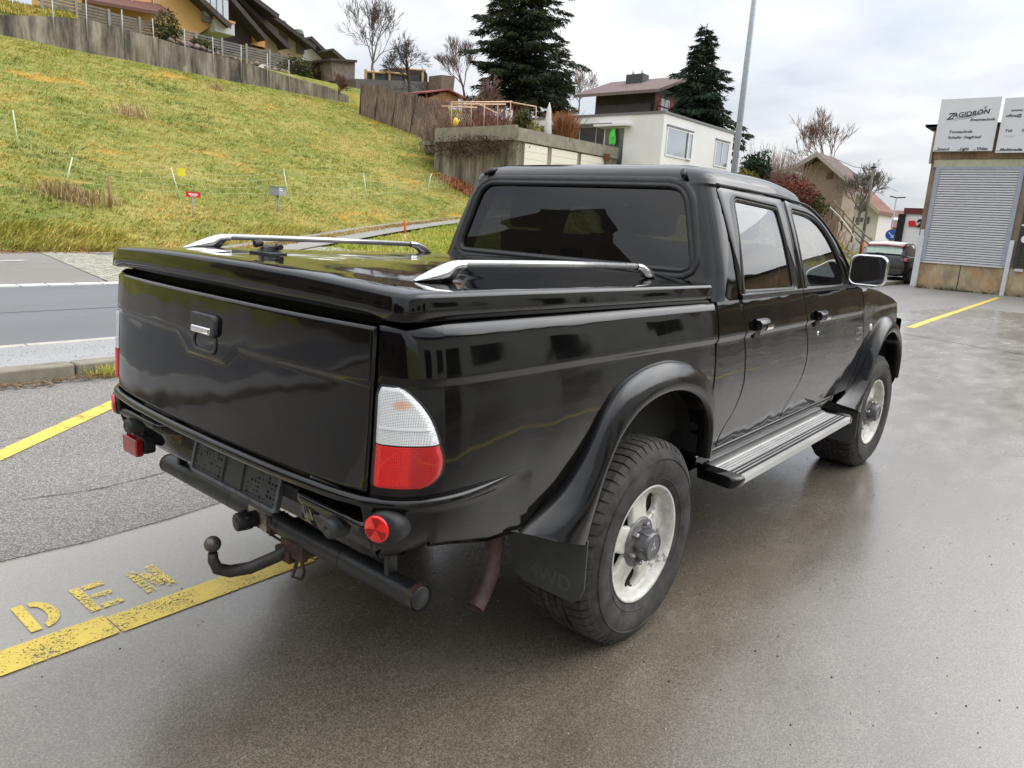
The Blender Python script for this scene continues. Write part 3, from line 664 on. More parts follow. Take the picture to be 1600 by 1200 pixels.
# grass bank above its left end
gp = []
for _ in range(2600):
    x = random.uniform(6, 17.5); y = random.uniform(45.4, 47.2); gp.append((x, y, max(Hz(x, y), np.interp(x, [p.x for p in tp], [p.z for p in tp])-.1)+.45*(y-45.4)*(x < 15.5)))
m = MB(); m.grid([[(x, y, float(np.interp(x, [p.x for p in tp], [p.z for p in tp]))-.08+.45*(y-45.3)*(1-float(sstep(14.5, 16, x)))) for x in np.linspace(-12, 17.5, 20)] for y in np.linspace(45.3, 47.3, 5)]); m.build('grass_bank', M_GRASS, kind='structure', recalc=False)
tufts('bank_grass', gp, .2, M_BL, blades=5, wd=.02, lean=.8, label='unmown grass on the bank above the left end of the wall')
# --- slatted fence behind it
WOODG = plain('grey_weathered_wood', lin((112, 108, 104)), .85, var=.25, scale=2.5, bump=.3)
def slat_fence(name, x0, x1, y, zb, zt, label, step=1.75, n_s=6):
    f = empty(name, (x0, y, zb(x0)), label, 'fence'); x = x0; i = 0
    while x < x1:
        xb = min(x+step, x1); m = MB(); a, b = zb(x), zb(xb); ta, tb_ = zt(x), zt(xb)
        for k in range(n_s):
            u0, u1 = (k+.12)/n_s, (k+.80)/n_s
            m.hexa([(x, y, a+(ta-a)*u0), (xb, y, a+(ta-a)*u0), (xb, y+.03, a+(ta-a)*u0), (x, y+.03, a+(ta-a)*u0)], [(x, y, a+(ta-a)*u1), (xb, y, a+(ta-a)*u1), (xb, y+.03, a+(ta-a)*u1), (x, y+.03, a+(ta-a)*u1)])
        m.build('slat_panel', WOODG, f)
        m = MB(); m.box((x-.07, y-.06, a-.25), (x+.07, y-.005, ta+.12)); m.build('post', plain('pale_post', lin((140, 136, 130)), .85) if not bpy.data.materials.get('pale_post') else bpy.data.materials['pale_post'], f)
        x = xb; i += 1
    return f
def ztop(x): return float(np.interp(x, [p.x for p in tp], [p.z for p in tp]))
slat_fence('slatted_fence', 12.3, 29.6, 46.6, lambda x: 11.0+.6*float(1-sstep(12, 17, x))-.010*(x-17), lambda x: 11.98+.75*float(1-sstep(12, 17, x))-.012*(x-17), 'grey slatted wooden fence running above the concrete retaining wall')
# thin wire poles on the wall
for u in (86, 137, 192, 241, 289, 333, 376, 417, 452):
    p = P2(u, 60, 1, 44.9); z0_ = ztop(p.x); m = MB(); m.tube([(p.x, 44.93, z0_-1.1), (p.x+random.uniform(-.05, .05), 44.93, z0_+1.0)], .028, 6)
    o = m.build('wire_pole', plain('galvanised_pole', (.42, .43, .43), .5, metal=.3) if not bpy.data.materials.get('galvanised_pole') else bpy.data.materials['galvanised_pole']); shift_to(o, (p.x, 44.93, z0_-1.1)); tag(o, 'thin galvanised pole standing against the concrete retaining wall', 'pole', 'poles along the retaining wall')

# --- terraced houses above the wall
OCHRE = plain('ochre_render', lin((206, 164, 104)), .9, var=.06, scale=.5); BEIGE = plain('beige_render', lin((190, 168, 134)), .9, var=.06, scale=.5); BRWALL = plain('brown_cladding', lin((62, 50, 46)), .8, var=.25, scale=2)
def facade_poly(u_v, Y): return [P2(u, v, 1, Y) for u, v in u_v]
def slab_roof(par, a, b, y0, y1, th, mat, name='roof'):
    """a,b: (x,z) ends of the sloping line, run along y"""
    d = Vector((b[0]-a[0], 0, b[1]-a[1])).normalized(); n_ = Vector((-d.z, 0, d.x)); n_ = n_ if n_.z > 0 else -n_
    A = Vector((a[0], 0, a[1])); B = Vector((b[0], 0, b[1])); m = MB()
    m.hexa([A+Vector((0, y0, 0)), B+Vector((0, y0, 0)), B+Vector((0, y1, 0)), A+Vector((0, y1, 0))], [A+n_*th+Vector((0, y0, 0)), B+n_*th+Vector((0, y0, 0)), B+n_*th+Vector((0, y1, 0)), A+n_*th+Vector((0, y1, 0))])
    o = m.build(name, mat, par); return o
def q2(u, v, Y): p = P2(u, v, 1, Y); return (p.x, p.z)
def win(par, p0, p1, th, name='window', fm=None, gm=None, bars=0, depth=.12, fr=.09):
    """window in a plane of constant y (p0, p1 opposite corners in x,z) or constant x: frame part with a pane as sub-part"""
    p0 = Vector(p0); p1 = Vector(p1); ay = abs(p0.y-p1.y) < 1e-6
    def PT(a, b, d): 
        return Vector((a, p0.y+d, b)) if ay else Vector((p0.x+d, a, b))
    a0, a1 = (sorted((p0.x, p1.x)) if ay else sorted((p0.y, p1.y))); b0, b1 = sorted((p0.z, p1.z)); m = MB()
    L = [(a0, b0, a1, b0+fr), (a0, b1-fr, a1, b1), (a0, b0+fr, a0+fr, b1-fr), (a1-fr, b0+fr, a1, b1-fr)]
    for k in range(bars): c_ = a0+(a1-a0)*(k+1)/(bars+1); L.append((c_-fr*.4, b0+fr, c_+fr*.4, b1-fr))
    for (x0, z0_, x1, z1_) in L: m.box(PT(x0, z0_, -th), PT(x1, z1_, .02))
    w_ = m.build(name, fm or FRAMEW, par)
    m = MB(); m.box(PT(a0+fr, b0+fr, -.01), PT(a1-fr, b1-fr, .015)); m.build('pane', gm or GLASSB, w_)
    return w_
def terr_house(label, Y, depth, wallpoly, wallmat, roofs, extra=None):
    pl = facade_poly(wallpoly, Y); c_ = sum(pl, Vector())/len(pl); zmin = min(p.z for p in pl)
    h = empty('terraced_house', (c_.x, Y, zmin), label, 'house')
    m = MB(); m.prism(pl, (0, depth, 0)); m.build('wall', wallmat, h)
    for (ua, ub, y0, y1, mat) in roofs: 
        a = q2(*ua, Y); b = q2(*ub, Y); r_ = slab_roof(h, a, b, y0, y1, .22, mat)
        m = MB(); d = .16; m.hexa([(a[0], y0-.04, a[1]-d), (b[0], y0-.04, b[1]-d), (b[0], y0-.004, b[1]-d), (a[0], y0-.004, a[1]-d)], [(a[0], y0-.04, a[1]+.2), (b[0], y0-.04, b[1]+.2), (b[0], y0-.004, b[1]+.2), (a[0], y0-.004, a[1]+.2)]); m.build('bargeboard', DKWOOD, r_)
    return h
h1 = terr_house('ochre rendered house with dark red eaves above the left end of the wall', 52, 9, [(128, 14), (128, -40), (255, -60), (330, 40), (300, 60), (300, 66), (262, 66)], OCHRE,
    [((262, -30), (345, 46), 50.6, 62, R_DARK)])
m = MB(); a = P2(128, 4, 1, 51); b = P2(262, 22, 1, 51); m.hexa([(a.x, 50.2, a.z-.1), (b.x, 50.2, b.z-.3), (b.x, 52, b.z+.5), (a.x, 52, a.z+.5)], [(a.x, 50.2, a.z+.1), (b.x, 50.2, b.z-.1), (b.x, 52, b.z+.75), (a.x, 52, a.z+.75)]); m.build('canopy', plain('red_brown_canopy', lin((98, 62, 54)), .7), h1)
win(h1, P2(160, 4, 1, 51.95), P2(178, -12, 1, 51.95), .05, bars=1); win(h1, P2(240, 8, 1, 51.95), P2(258, -14, 1, 51.95), .05, bars=1)
win(h1, P2(196, 3, 1, 51.95), P2(206, -10, 1, 51.95), .05, gm=plain('red_shutter', lin((150, 50, 44)), .7))
h2 = terr_house('dark gabled house with a glazed bay, second from the left above the wall', 54, 9, [(285, 70), (285, -10), (318, -30), (360, -10), (392, 45), (392, 78)], BRWALL, [((322, -26), (402, 66), 52.6, 63, R_DARK)])
m = MB(); a = P2(319, 30, 1, 51.6); b = P2(357, 2, 1, 51.6); m.box((a.x, 51.6, a.z-.1), (b.x, 54, b.z+.2)); bay = m.build('glazed_bay', plain('grey_frame', (.2, .2, .21), .5), h2, bevel=.01)
for k in range(4): 
    w_ = (b.x-a.x)/4; m = MB(); m.box((a.x+k*w_+.06, 51.57, a.z+.25), (a.x+(k+1)*w_-.06, 51.61, b.z)); m.build('bay_pane', plain('bay_glass', (.50, .54, .58), .1, coat=.5) if k == 0 else bpy.data.materials['bay_glass'], bay)
m = MB(); a2 = P2(340, 50, 1, 51.3); b2 = P2(358, 36, 1, 51.3); m.box((a.x+.6, 51.2, a2.z), (b.x+.2, 54, b2.z)); m.build('balcony', plain('pale_balcony', (.5, .5, .5), .6), h2)
m = MB(); m.box((a.x+.5, 51.15, b2.z), (b.x+.25, 51.3, b2.z+.16)); m.build('balcony_rail', plain('pine', lin((190, 140, 76)), .7), h2)
h3 = terr_house('beige gabled house with an orange wooden balcony above the wall', 56, 9, [(355, 80), (355, 10), (392, 10), (425, 50), (436, 82)], BEIGE, [((352, -8), (440, 78), 54.8, 65, R_DARK), ((360, -6), (412, 32), 53.8, 60, R_DARK)])
m = MB(); a = P2(394, 72, 1, 54); b = P2(414, 56, 1, 54); m.box((a.x, 54, a.z), (b.x, 54.1, b.z)); m.box((a.x, 54, a.z), (b.x, 56, a.z+.1)); m.build('balcony', bpy.data.materials['pine'], h3)
for k, (u, v) in enumerate(((368, 3), )): 
    p = P2(u, v, 1, 57); m = MB(); m.box((p.x-.45, 56.8, p.z-1.5), (p.x+.45, 57.6, p.z+.3)); ch = m.build('chimney', plain('chimney_render', lin((110, 96, 86)), .9), h3)
h4 = terr_house('brown tiled house with two round capped chimneys above the wall', 60, 9, [(402, 84), (396, 30), (404, 22), (470, 62), (474, 90)], BEIGE, [((398, 18), (478, 78), 58.5, 70, R_DARK), ((398, 18), (380, 34), 58.5, 70, R_DARK)])
for u, v in ((442, 44), (468, 58)):
    p = P2(u, v, 1, 60); m = MB(); m.box((p.x-.38, 59.8, p.z-1.4), (p.x+.38, 60.5, p.z+.25)); ch = m.build('chimney', bpy.data.materials['chimney_render'], h4); m = MB(); m.lathe([(.5, .25), (.42, .5), (.36, .62), (0, .66)], (p.x, 60.15, p.z), (0, 0, 1), 10); m.build('chimney_cap', plain('verdigris', lin((96, 110, 98)), .8), ch)
h5 = terr_house('low white gabled house at the right end of the terrace', 64, 8, [(466, 110), (474, 68), (480, 66), (506, 92), (512, 112)], STUCCO_W, [((472, 62), (518, 106), 62.5, 72, R_DARK), ((486, 84), (520, 112), 60.5, 63, R_DARK)])
def leafcloud(name, c, r, n, size, mat, parent=None, flat=.8, shell=.3, drop=0, **k):
    """leaf-sized faces through an uneven volume"""
    c = np.array(c); d = RNG.normal(0, 1, (n, 3)); d /= np.linalg.norm(d, axis=1)[:, None]
    ph = RNG.uniform(0, 6.28, 6)
    lump = 1+.22*np.sin(d[:, 0]*4+ph[0])*np.sin(d[:, 1]*4+ph[1])+.16*np.sin(d[:, 2]*6+ph[2]+d[:, 0]*5)
    rr = (shell+(1-shell)*RNG.random(n)**.6)*lump
    keep = (np.sin(d[:, 0]*7+ph[3])*np.sin(d[:, 2]*8+ph[4])*np.sin(d[:, 1]*7+ph[5]) > -.45); d = d[keep]; rr = rr[keep]; n = len(d)
    P = c+d*rr[:, None]*np.array(r); s = size*RNG.uniform(.5, 1.4, n); a = RNG.normal(0, 1, (n, 3)); a /= np.linalg.norm(a, axis=1)[:, None]; b = np.cross(a, RNG.normal(0, 1, (n, 3))); b /= np.linalg.norm(b, axis=1)[:, None]
    V = np.stack([P-a*s[:, None], P+b*s[:, None]*.5, P+a*s[:, None], P-b*s[:, None]*.5], 1).reshape(-1, 3); q_ = np.arange(n)*4
    return rawmesh(name, V, np.stack([q_, q_+1, q_+2, q_+3], 1), mat, parent=parent, **k)
M_HEDGE = blade_mat('hedge_leaf', [(26, 36, 20), (52, 62, 32), (84, 86, 46), (110, 98, 60)]); M_RUST = blade_mat('rusty_leaf', [(70, 36, 32), (112, 62, 48), (150, 98, 66)])
def bush(name, base, r, n, size, mat, label, cat='bush', group=None, stems=7, stem_mat=None):
    o = empty(name, base, label, cat, group); c = (base[0], base[1], base[2]+r[2]*.95)
    leafcloud('foliage', c, r, n, size, mat, parent=o)
    m = MB()
    for k in range(stems):
        a = random.random()*6.28; m.tube([(base[0], base[1], base[2]-.1), (base[0]+math.cos(a)*r[0]*.35, base[1]+math.sin(a)*r[1]*.35, base[2]+r[2]*.8), (base[0]+math.cos(a)*r[0]*.7, base[1]+math.sin(a)*r[1]*.7, base[2]+r[2]*1.5)], [.05, .035, .015], 5)
    m.build('stems', stem_mat or DKWOOD, o); return o
STONEP = plain('purple_grey_stone', lin((124, 108, 102)), .9, var=.3, scale=2, bump=.4)
gp = []
for k in range(46):
    x = random.uniform(20.5, 32); gp.append((x, 45.55+random.random()*.5, ztop(x)+.12))
scatter('rockery', gp, .24, STONEP, flat=1.0, label='purplish stones edging the gardens above the wall', n=7)
for u, w_, hh in ((252, 1.0, 1.1), (305, .8, .5), (455, 1.3, .9)):
    p = P2(u, 70, 1, 47); z = ztop(p.x); bush('garden_shrub', (p.x, 46.1, z), (w_, .6, hh), 900, .10, M_HEDGE, {252: 'feathery grey green shrub growing through the slatted fence below the ochre house', 305: 'low green shrub beside the slatted fence below the glazed bay', 455: 'dark clipped shrub at the right end of the slatted fence'}[u], 'shrub')
p = P2(490, 100, 1, 52)
bush('clipped_hedge', (p.x-1.0, 52, 11.2), (3.0, 1.2, .95), 2600, .12, blade_mat('ochre_hedge', [(46, 42, 24), (84, 72, 38), (112, 98, 54)]), 'dark ochre hedge in front of the low white gabled house', 'hedge')
# --- bare trees
BARK = plain('grey_bark', lin((104, 94, 86)), .9, var=.3, scale=8); BARKR = plain('reddish_twigs', lin((120, 92, 82)), .9, var=.3, scale=8)
def bare_tree(label, base, h, spread=.5, depth=6, seed=1, mat=None, r0=.14, up=.55, lean=(0, 0), kids_=3, first=.28, group=None, nm='bare_tree', twig=None):
    rnd = random.Random(seed); mT = MB(); mC = MB(); mat = mat or BARK
    def grow(p, d, l, r, lev):
        q_ = p; pts = [p]; rad = [r]; n = 3
        for i in range(n):
            d = (d+Vector((rnd.gauss(0, .10), rnd.gauss(0, .10), rnd.gauss(0, .05)+.03*up))).normalized(); q_ = q_+d*l/n; pts.append(q_); rad.append(r*(1-.38*(i+1)/n))
        (mT if lev <= 1 else mC).tube(pts, rad, 7 if lev <= 1 else (4 if lev < 4 else 3), caps=False)
        if lev >= depth: return
        nb = kids_ if lev > 0 else kids_+2
        for k in range(nb):
            t = rnd.uniform(.45, 1) if k else 1; i = min(n-1, int(t*n)); pp = pts[i]+(pts[min(i+1, n)]-pts[i])*(t*n-i) if t < 1 else pts[-1]
            a = rnd.uniform(0, 6.28); sp = spread*(rnd.uniform(.6, 1.3) if k else .35); o_ = d.orthogonal().normalized(); o_.rotate(Matrix.Rotation(a, 3, d)); nd = (d*math.cos(sp)+o_*math.sin(sp)); nd.z += up*.25; nd.normalize()
            grow(pp, nd, l*rnd.uniform(.62, .86), max(.015, r*(.62 if k == 0 else .46)), lev+1)
    o = empty(nm, base, label, 'tree', group)
    grow(Vector(base)-Vector((0, 0, .3)), Vector((lean[0], lean[1], 1)).normalized(), h*first, r0, 0)
    mT.build('trunk', mat, o, recalc=False); mC.build('crown', twig or mat, o, recalc=False); return o
def pix_base(u, v, Y): return P2(u, v, 1, Y)
p = pix_base(582, 128, 50); bare_tree('tall leafless tree with a fan shaped crown, left of the timber framed terrace', (p.x, 50, p.z), 9.0, .52, 6, 3, r0=.13, first=.27)
p = pix_base(641, 141, 46); bare_tree('gnarled leafless fruit tree in front of the timber framed terrace', (p.x, 46, p.z), 6.0, .75, 6, 8, r0=.17, up=.2, mat=plain('dark_bark', lin((62, 54, 52)), .9), first=.24)
p = pix_base(726, 152, 52); bare_tree('leafless tree with reddish twigs left of the tall conifer', (p.x, 52, p.z), 6.8, .5, 6, 12, r0=.13, mat=BARKR)
p = pix_base(905, 160, 56); bare_tree('leafless brownish tree behind the chalet roof', (p.x, 56, p.z-1), 6.0, .55, 6, 31, r0=.12, mat=BARKR)
p = pix_base(760, 175, 40); bare_tree('low tangled leafless tree below the tall conifer', (p.x, 40, p.z), 3.2, .8, 6, 41, r0=.08, mat=BARKR)
p = pix_base(530, 149, 44.2); bare_tree('round leafless bush at the right end of the retaining wall', (p.x, 44.2, p.z), 2.2, .7, 5, 5, r0=.05, kids_=4, nm='bare_bush', mat=BARKR)
p = pix_base(202, 184, 28); 
# --- conifers
def conifer(label, base, h, rad, n_wh, mat, seed=1, sparse=0.0, droop=.35, size=.30, top=1.0, shape=1.0, per=230):
    rnd = random.Random(seed); rg = np.random.default_rng(seed); o = empty('conifer', base, label, 'tree'); b = Vector(base)
    m = MB(); m.tube([b-Vector((0, 0, .5)), b+Vector((0, 0, h*.5)), b+Vector((0, 0, h))], [h*.016, h*.009, .03], 8); m2 = MB(); V = []
    for i in range(n_wh):
        t = (i+.5)/n_wh; z = h*(.06+.92*t); R_ = rad*(1-t)**shape*(rnd.uniform(.72, 1.12))+.15; nb = max(5, int(11*(1-t)+5))
        for k in range(nb):
            if rnd.random() < sparse: continue
            a = 6.28*k/nb+rnd.uniform(-.3, .3)+i*.7; R2 = R_*rnd.choice((rnd.uniform(.5, .8), rnd.uniform(.8, 1.25))); d = Vector((math.cos(a), math.sin(a), 0)); rise = rnd.uniform(-.05, .25)
            zj = z+rnd.uniform(-.55, .55)*h/n_wh; P_ = [b+Vector((0, 0, zj))+d*R2*s+Vector((0, 0, R2*(rise*s-droop*s*s*1.0+.28*max(0, s-.6)))) for s in (0, .35, .7, 1)]
            m.tube(P_, [.05*(1-t)+.02, .03, .02, .01], 4, caps=False)
            nn_ = int(per*R2/rad*.5)+14; ss = rg.random(nn_)**.75; P0 = np.array([tuple(p) for p in P_]); 
            base_ = np.stack([np.interp(ss, (0, .35, .7, 1), P0[:, c_]) for c_ in range(3)], 1); side = np.array((-d.y, d.x, 0)); w_ = R2*.20*(1.15-ss)*(ss > .0)
            off = rg.normal(0, 1, nn_)*w_; base_ += side*off[:, None]; base_[:, 2] -= np.abs(rg.normal(0, .16, nn_))*(.5+size)
            dirv = np.array((d.x, d.y, -.55))+side*np.sign(off)[:, None]*.6+rg.normal(0, .35, (nn_, 3)); dirv /= np.linalg.norm(dirv, axis=1)[:, None]
            s_ = size*rg.uniform(.5, 1.25, nn_)[:, None]; wv = np.cross(dirv, rg.normal(0, 1, (nn_, 3))); wv /= np.linalg.norm(wv, axis=1)[:, None]
            V.append(np.stack([base_-wv*s_*.14, base_+wv*s_*.14, base_+dirv*s_], 1))
    V = np.concatenate(V).reshape(-1, 3); m.build('trunk', DKWOOD, o, recalc=False)
    rawmesh('crown', V, np.arange(len(V)).reshape(-1, 3), mat, parent=o); return o
M_CON = blade_mat('dark_conifer_needles', [(20, 30, 22), (40, 52, 36), (62, 74, 46), (84, 92, 58)]); M_CON2 = blade_mat('bluegreen_needles', [(22, 36, 28), (44, 62, 44), (70, 84, 56)])
p = pix_base(806, 185, 46); conifer('tall dark drooping conifer rising out of the top of the picture', (p.x, 46, p.z), 19.5, 5.5, 30, M_CON, 4, .12, .30, .46, shape=.42, per=620)
p = pix_base(866, 190, 47); conifer('slim dark conifer leaning against the right side of the tall one', (p.x, 47, p.z), 8.8, 2.9, 14, M_CON, 9, .15, .3, .36, shape=.6, per=260)
p = P2(1086, 215, 0, 54); conifer('pointed blue green spruce behind the white flat roofed house', (54, p.y, p.z-1.5), P2(1107, 36, 0, 54).z-p.z+1.5, 4.1, 24, M_CON2, 14, .05, .36, .40, shape=.72, per=480)
# --- garden sheds and the timber framed terrace
def prism_y(u_v, Y, depth): return facade_poly(u_v, Y), (0, depth, 0)
m = MB(); pl, d = prism_y([(520, 126), (517, 94), (555, 97), (554, 126)], 50, 3); m.prism(pl, d); c_ = pl[0]; sh = m.build('garden_shed', plain('grey_boarding', lin((124, 112, 104)), .9, var=.3, scale=3)); shift_to(sh, c_); tag(sh, 'small grey boarded garden shed at the end of the terrace of houses', 'shed')
a = P2(515, 93, 1, 49.8); b = P2(557, 96, 1, 49.8); m = MB(); m.hexa([(a.x, 49.7, a.z-.08), (b.x, 49.7, b.z-.08), (b.x, 53.2, b.z-.08), (a.x, 53.2, a.z-.08)], [(a.x, 49.7, a.z+.1), (b.x, 49.7, b.z+.1), (b.x, 53.2, b.z+.1), (a.x, 53.2, a.z+.1)]); m.build('roof', DKWOOD, sh)
tr = empty('terrace_building', P2(620, 150, 1, 49), 'low grey building with dark panels in a pale timber frame on its roof terrace', 'building')
m = MB(); pl, d = prism_y([(556, 150), (556, 123), (670, 128), (672, 152), (600, 160)], 49, 7); m.prism(pl, d); m.build('wall', plain('grey_blockwork', lin((108, 104, 102)), .9, var=.15, scale=1.5), tr)
m = MB(); pl, d = prism_y([(572, 127), (572, 113), (668, 118), (668, 131)], 49.3, .1); m.prism(pl, d); m.build('dark_panel', plain('dark_panel', (.03, .032, .035), .5), tr)
m = MB(); 
for u in (571, 583, 608, 634, 660):
    a = P2(u, 113, 1, 49.2); m.box((a.x-.08, 49.1, a.z-.9), (a.x+.08, 49.25, a.z+.25))
for (ua, ub) in (((593, 112), (632, 116)), ((615, 106), (664, 110)), ((571, 112), (600, 114))):
    a = P2(*ua, 1, 49.2); b = P2(*ub, 1, 49.2); m.tube([(a.x, 49.15, a.z), (b.x, 49.15, b.z)], .09, 4)
m.build('timber_frame', plain('pale_timber', lin((196, 168, 120)), .8), tr)
m = MB(); pl, d = prism_y([(614, 112), (616, 106), (664, 110), (668, 118)], 51, 2); m.prism(pl, d); m.build('shelter', DKWOOD, tr)
m = MB(); pl, d = prism_y([(688, 146), (690, 117), (711, 119), (708, 146)], 47, 1.6); m.prism(pl, d); o = m.build('brick_stack', plain('brown_brick', lin((116, 100, 88)), .9, var=.3, scale=4)); shift_to(o, pl[0]); tag(o, 'square brown brick stack standing left of the conifer', 'chimney')
gh = empty('garden_hut', P2(690, 160, 1, 43), 'small timber garden hut with a red roof behind the reed fence', 'hut')
m = MB(); pl, d = prism_y([(672, 165), (672, 152), (695, 143), (716, 152), (716, 165)], 43, 3); m.prism(pl, d); m.build('wall', plain('orange_timber', lin((150, 110, 78)), .85, var=.25, scale=5), gh)
for ua, ub in (((660, 146), (696, 141)), ((696, 141), (722, 154))): slab_roof(gh, q2(*ua, 43), q2(*ub, 43), 42.6, 46.4, .1, plain('red_sheet_roof', lin((140, 70, 66)), .7))
# --- reed fence following the garden edge
def reed_mat():
    n = NM('reed_screen'); a = n.noise(7, 4, .7, stretch=(1, 1, .12)); b = n.noise(1.1, 3); n.setv(color=n.mix(.5, n.ramp(a, [(.3, lin((84, 68, 60))), (.5, lin((140, 120, 106))), (.72, lin((184, 166, 146)))]), n.ramp(b, [(.3, lin((84, 70, 64))), (.7, lin((140, 120, 104)))])), rough=.95); n.bump(a, .8, .08); return n.m
M_REED = reed_mat()
rt = [(564, 131), (590, 134), (620, 141), (650, 149), (685, 156), (700, 160)]; rbm = [(562, 172), (585, 180), (612, 190), (640, 201), (675, 213), (692, 220)]
Ys = [41, 40.4, 39.6, 38.8, 37.6, 36.6]
A = [P2(u, v, 1, Y) for (u, v), Y in zip(rt, Ys)]; B = [P2(u, v, 1, Y) for (u, v), Y in zip(rbm, Ys)]
V = []; F = []
for a, b, c_, d in zip(A[:-1], A[1:], B[:-1], B[1:]):
    n_ = 90
    for k in range(n_):
        t = (k+random.uniform(-.3, .3))/n_; top = a.lerp(b, t)+Vector((0, 0, random.uniform(-.18, .06))); bo = c_.lerp(d, t)+Vector((random.gauss(0, .02), random.gauss(0, .03), -.3)); w_ = random.uniform(.018, .035); i = len(V); top.x += random.gauss(0, .03)
        for q_ in (bo, top): V += [(q_.x-w_, q_.y, q_.z), (q_.x, q_.y-w_, q_.z), (q_.x+w_, q_.y, q_.z)]
        F += [(i, i+1, i+4, i+3), (i+1, i+2, i+5, i+4), (i+2, i, i+3, i+5)]
rf = rawmesh('reed_fence', V, F, M_REED); shift_to(rf, B[0]); tag(rf, 'brown reed screen fence curving down the right edge of the meadow', 'fence')
m = MB()
for i, (a, c_) in enumerate(zip(A, B)): m.tube([c_+Vector((0, -.06, -.2)), a+Vector((0, -.06, .1))], .05, 6)
m.build('post', WOODG, rf, recalc=False) if False else None
for (a, c_) in zip(A, B):
    m = MB(); m.tube([c_+Vector((0, -.06, -.2)), a+Vector((0, -.06, .1))], .03, 6); m.build('post', DKWOOD, rf)
# --- garage block with its roof terrace
GY0, GX = 25.0, 29.7
ga = empty('garage_block', (GX, GY0, 2.5), 'concrete garage block with pale doors dug into the slope beside the meadow', 'garage')
m = MB(); m.hexa([(GX, GY0, 1.5), (39.8, GY0, 1.5), (39.8, 31.5, 1.5), (GX, 31.5, 1.5)], [(GX, GY0, 5.75), (39.8, GY0, 5.75), (39.8, 31.5, 5.95), (GX, 31.5, 5.95)]); m.build('wall', M_WC, ga)
m = MB(); m.box((GX-.12, GY0-.12, 5.68), (39.7, GY0+.12, 6.36)); m.box((GX-.12, GY0+.12, 5.72), (GX+.12, 31.4, 6.50)); m.build('parapet', plain('mossy_parapet', lin((138, 132, 118)), .9, var=.25, scale=2), ga)
DOORP = plain('cream_door', lin((226, 220, 204)), .7, var=.04)
for x0, x1 in ((30.3, 32.35), (32.75, 35.3), (35.7, 38.2)):
    m = MB(); m.box((x0, GY0-.05, 3.2), (x1, GY0-.002, 5.60)); dd_ = m.build('garage_door', DOORP, ga)
    m = MB()
    for k in range(1, 6): m.box((x0, GY0-.053, 3.2+k*.4), (x1, GY0-.050, 3.215+k*.4))
    m.build('panel_line', plain('door_line', (.3, .29, .26), .8) if not bpy.data.materials.get('door_line') else bpy.data.materials['door_line'], dd_)
leafv = leafcloud('ivy', (GX-.25, 28.2, 5.4), (.30, 3.4, .70), 2600, .06, blade_mat('ivy_leaf', [(58, 48, 40), (96, 80, 66), (126, 108, 90)]), parent=ga)
m = MB(); PT_ = plain('trellis_timber', lin((206, 172, 142)), .8)
pg = empty('pergola', (31, 30, 6.0), 'pale timber pergola frame on the garage roof', 'pergola')
tl = [(706, 160), (737, 160), (757, 163), (778, 162), (798, 160), (838, 166)]
for k, (u, v) in enumerate(tl):
    a = P2(u, v, 1, 29.5 if k in (1, 3) else 28); b = P2(u-1, 196, 1, a.y); mm = MB(); mm.tube([b, a], .040, 4); mm.build('post', PT_, pg)
for (ua, ub, Y0, Y1) in (((705, 160), (800, 159), 28, 28), ((708, 163), (790, 163), 29.5, 29.5), ((748, 163), (778, 178), 28.5, 28.5), ((800, 160), (838, 167), 28, 27), ((690, 166), (745, 168), 29.5, 29.5)):
    mm = MB(); mm.tube([P2(*ua, 1, Y0), P2(*ub, 1, Y1)], .042, 4); mm.build('beam', PT_, pg)
mm = MB()
for k in range(9): mm.tube([P2(716+k*3, 196-(k > 4)*3, 1, 29.2), P2(712+k*3.2-4, 178, 1, 29.2)], .02, 4)
mm.build('trellis', plain('grey_lath', lin((170, 160, 150)), .8), pg)
def canes(name, label, c, r, n, h, mat, cat='shrub', fan=.35, group=None, w_=.012, clear=False):
    V = []; F = []
    for _ in range(n):
        x = c[0]+random.gauss(0, r[0]*.4); y = c[1]+random.gauss(0, r[1]*.4)
        if clear and (x+2.2) < 2.34*(y+2): continue
        zb_ = Hz(x, y) if clear else c[2]; hh = h*random.uniform(.5, 1.1); dx = random.gauss(0, fan); dy = random.gauss(0, fan); p0 = Vector((x, y, zb_-.1)); p1 = p0+Vector((dx*.4*hh, dy*.4*hh, hh*.55)); p2 = p0+Vector((dx*hh, dy*hh, hh))
        i = len(V)
        for q_, s_ in ((p0, 1), (p1, .8), (p2, .25)): V += [(q_.x-w_*s_, q_.y, q_.z), (q_.x+w_*s_, q_.y-w_*s_, q_.z), (q_.x, q_.y+w_*s_, q_.z)]
        for j in (0, 3):
            for a_ in range(3): F.append((i+j+a_, i+j+(a_+1) % 3, i+j+3+(a_+1) % 3, i+j+3+a_))
        # side twigs
        for t in (.35, .5, .6, .75, .85):
            q_ = p0.lerp(p2, t); e_ = q_+Vector((random.gauss(0, .16), random.gauss(0, .16), random.uniform(.05, .28)))*min(1, hh); k_ = len(V); V += [(q_.x-w_*.5, q_.y, q_.z), (q_.x+w_*.5, q_.y, q_.z), (e_.x, e_.y, e_.z), (e_.x, e_.y+.004, e_.z)]; F.append((k_, k_+1, k_+2, k_+3))
    o = rawmesh(name, V, F, mat); shift_to(o, c); return tag(o, label, cat, group)
RT = plain('red_brown_twigs', lin((126, 86, 74)), .9, var=.35, scale=3); RT2 = plain('grey_brown_twigs', lin((132, 112, 96)), .9, var=.35, scale=3); RT3 = plain('wine_red_twigs', lin((104, 62, 58)), .9, var=.35, scale=3)
p = P2(765, 165, 1, 33); canes('bare_shrub', 'tangle of reddish bare branches behind the pergola', (p.x, 33, 7.0), (4.5, 1.5), 420, 2.2, RT, w_=.02, fan=.5)
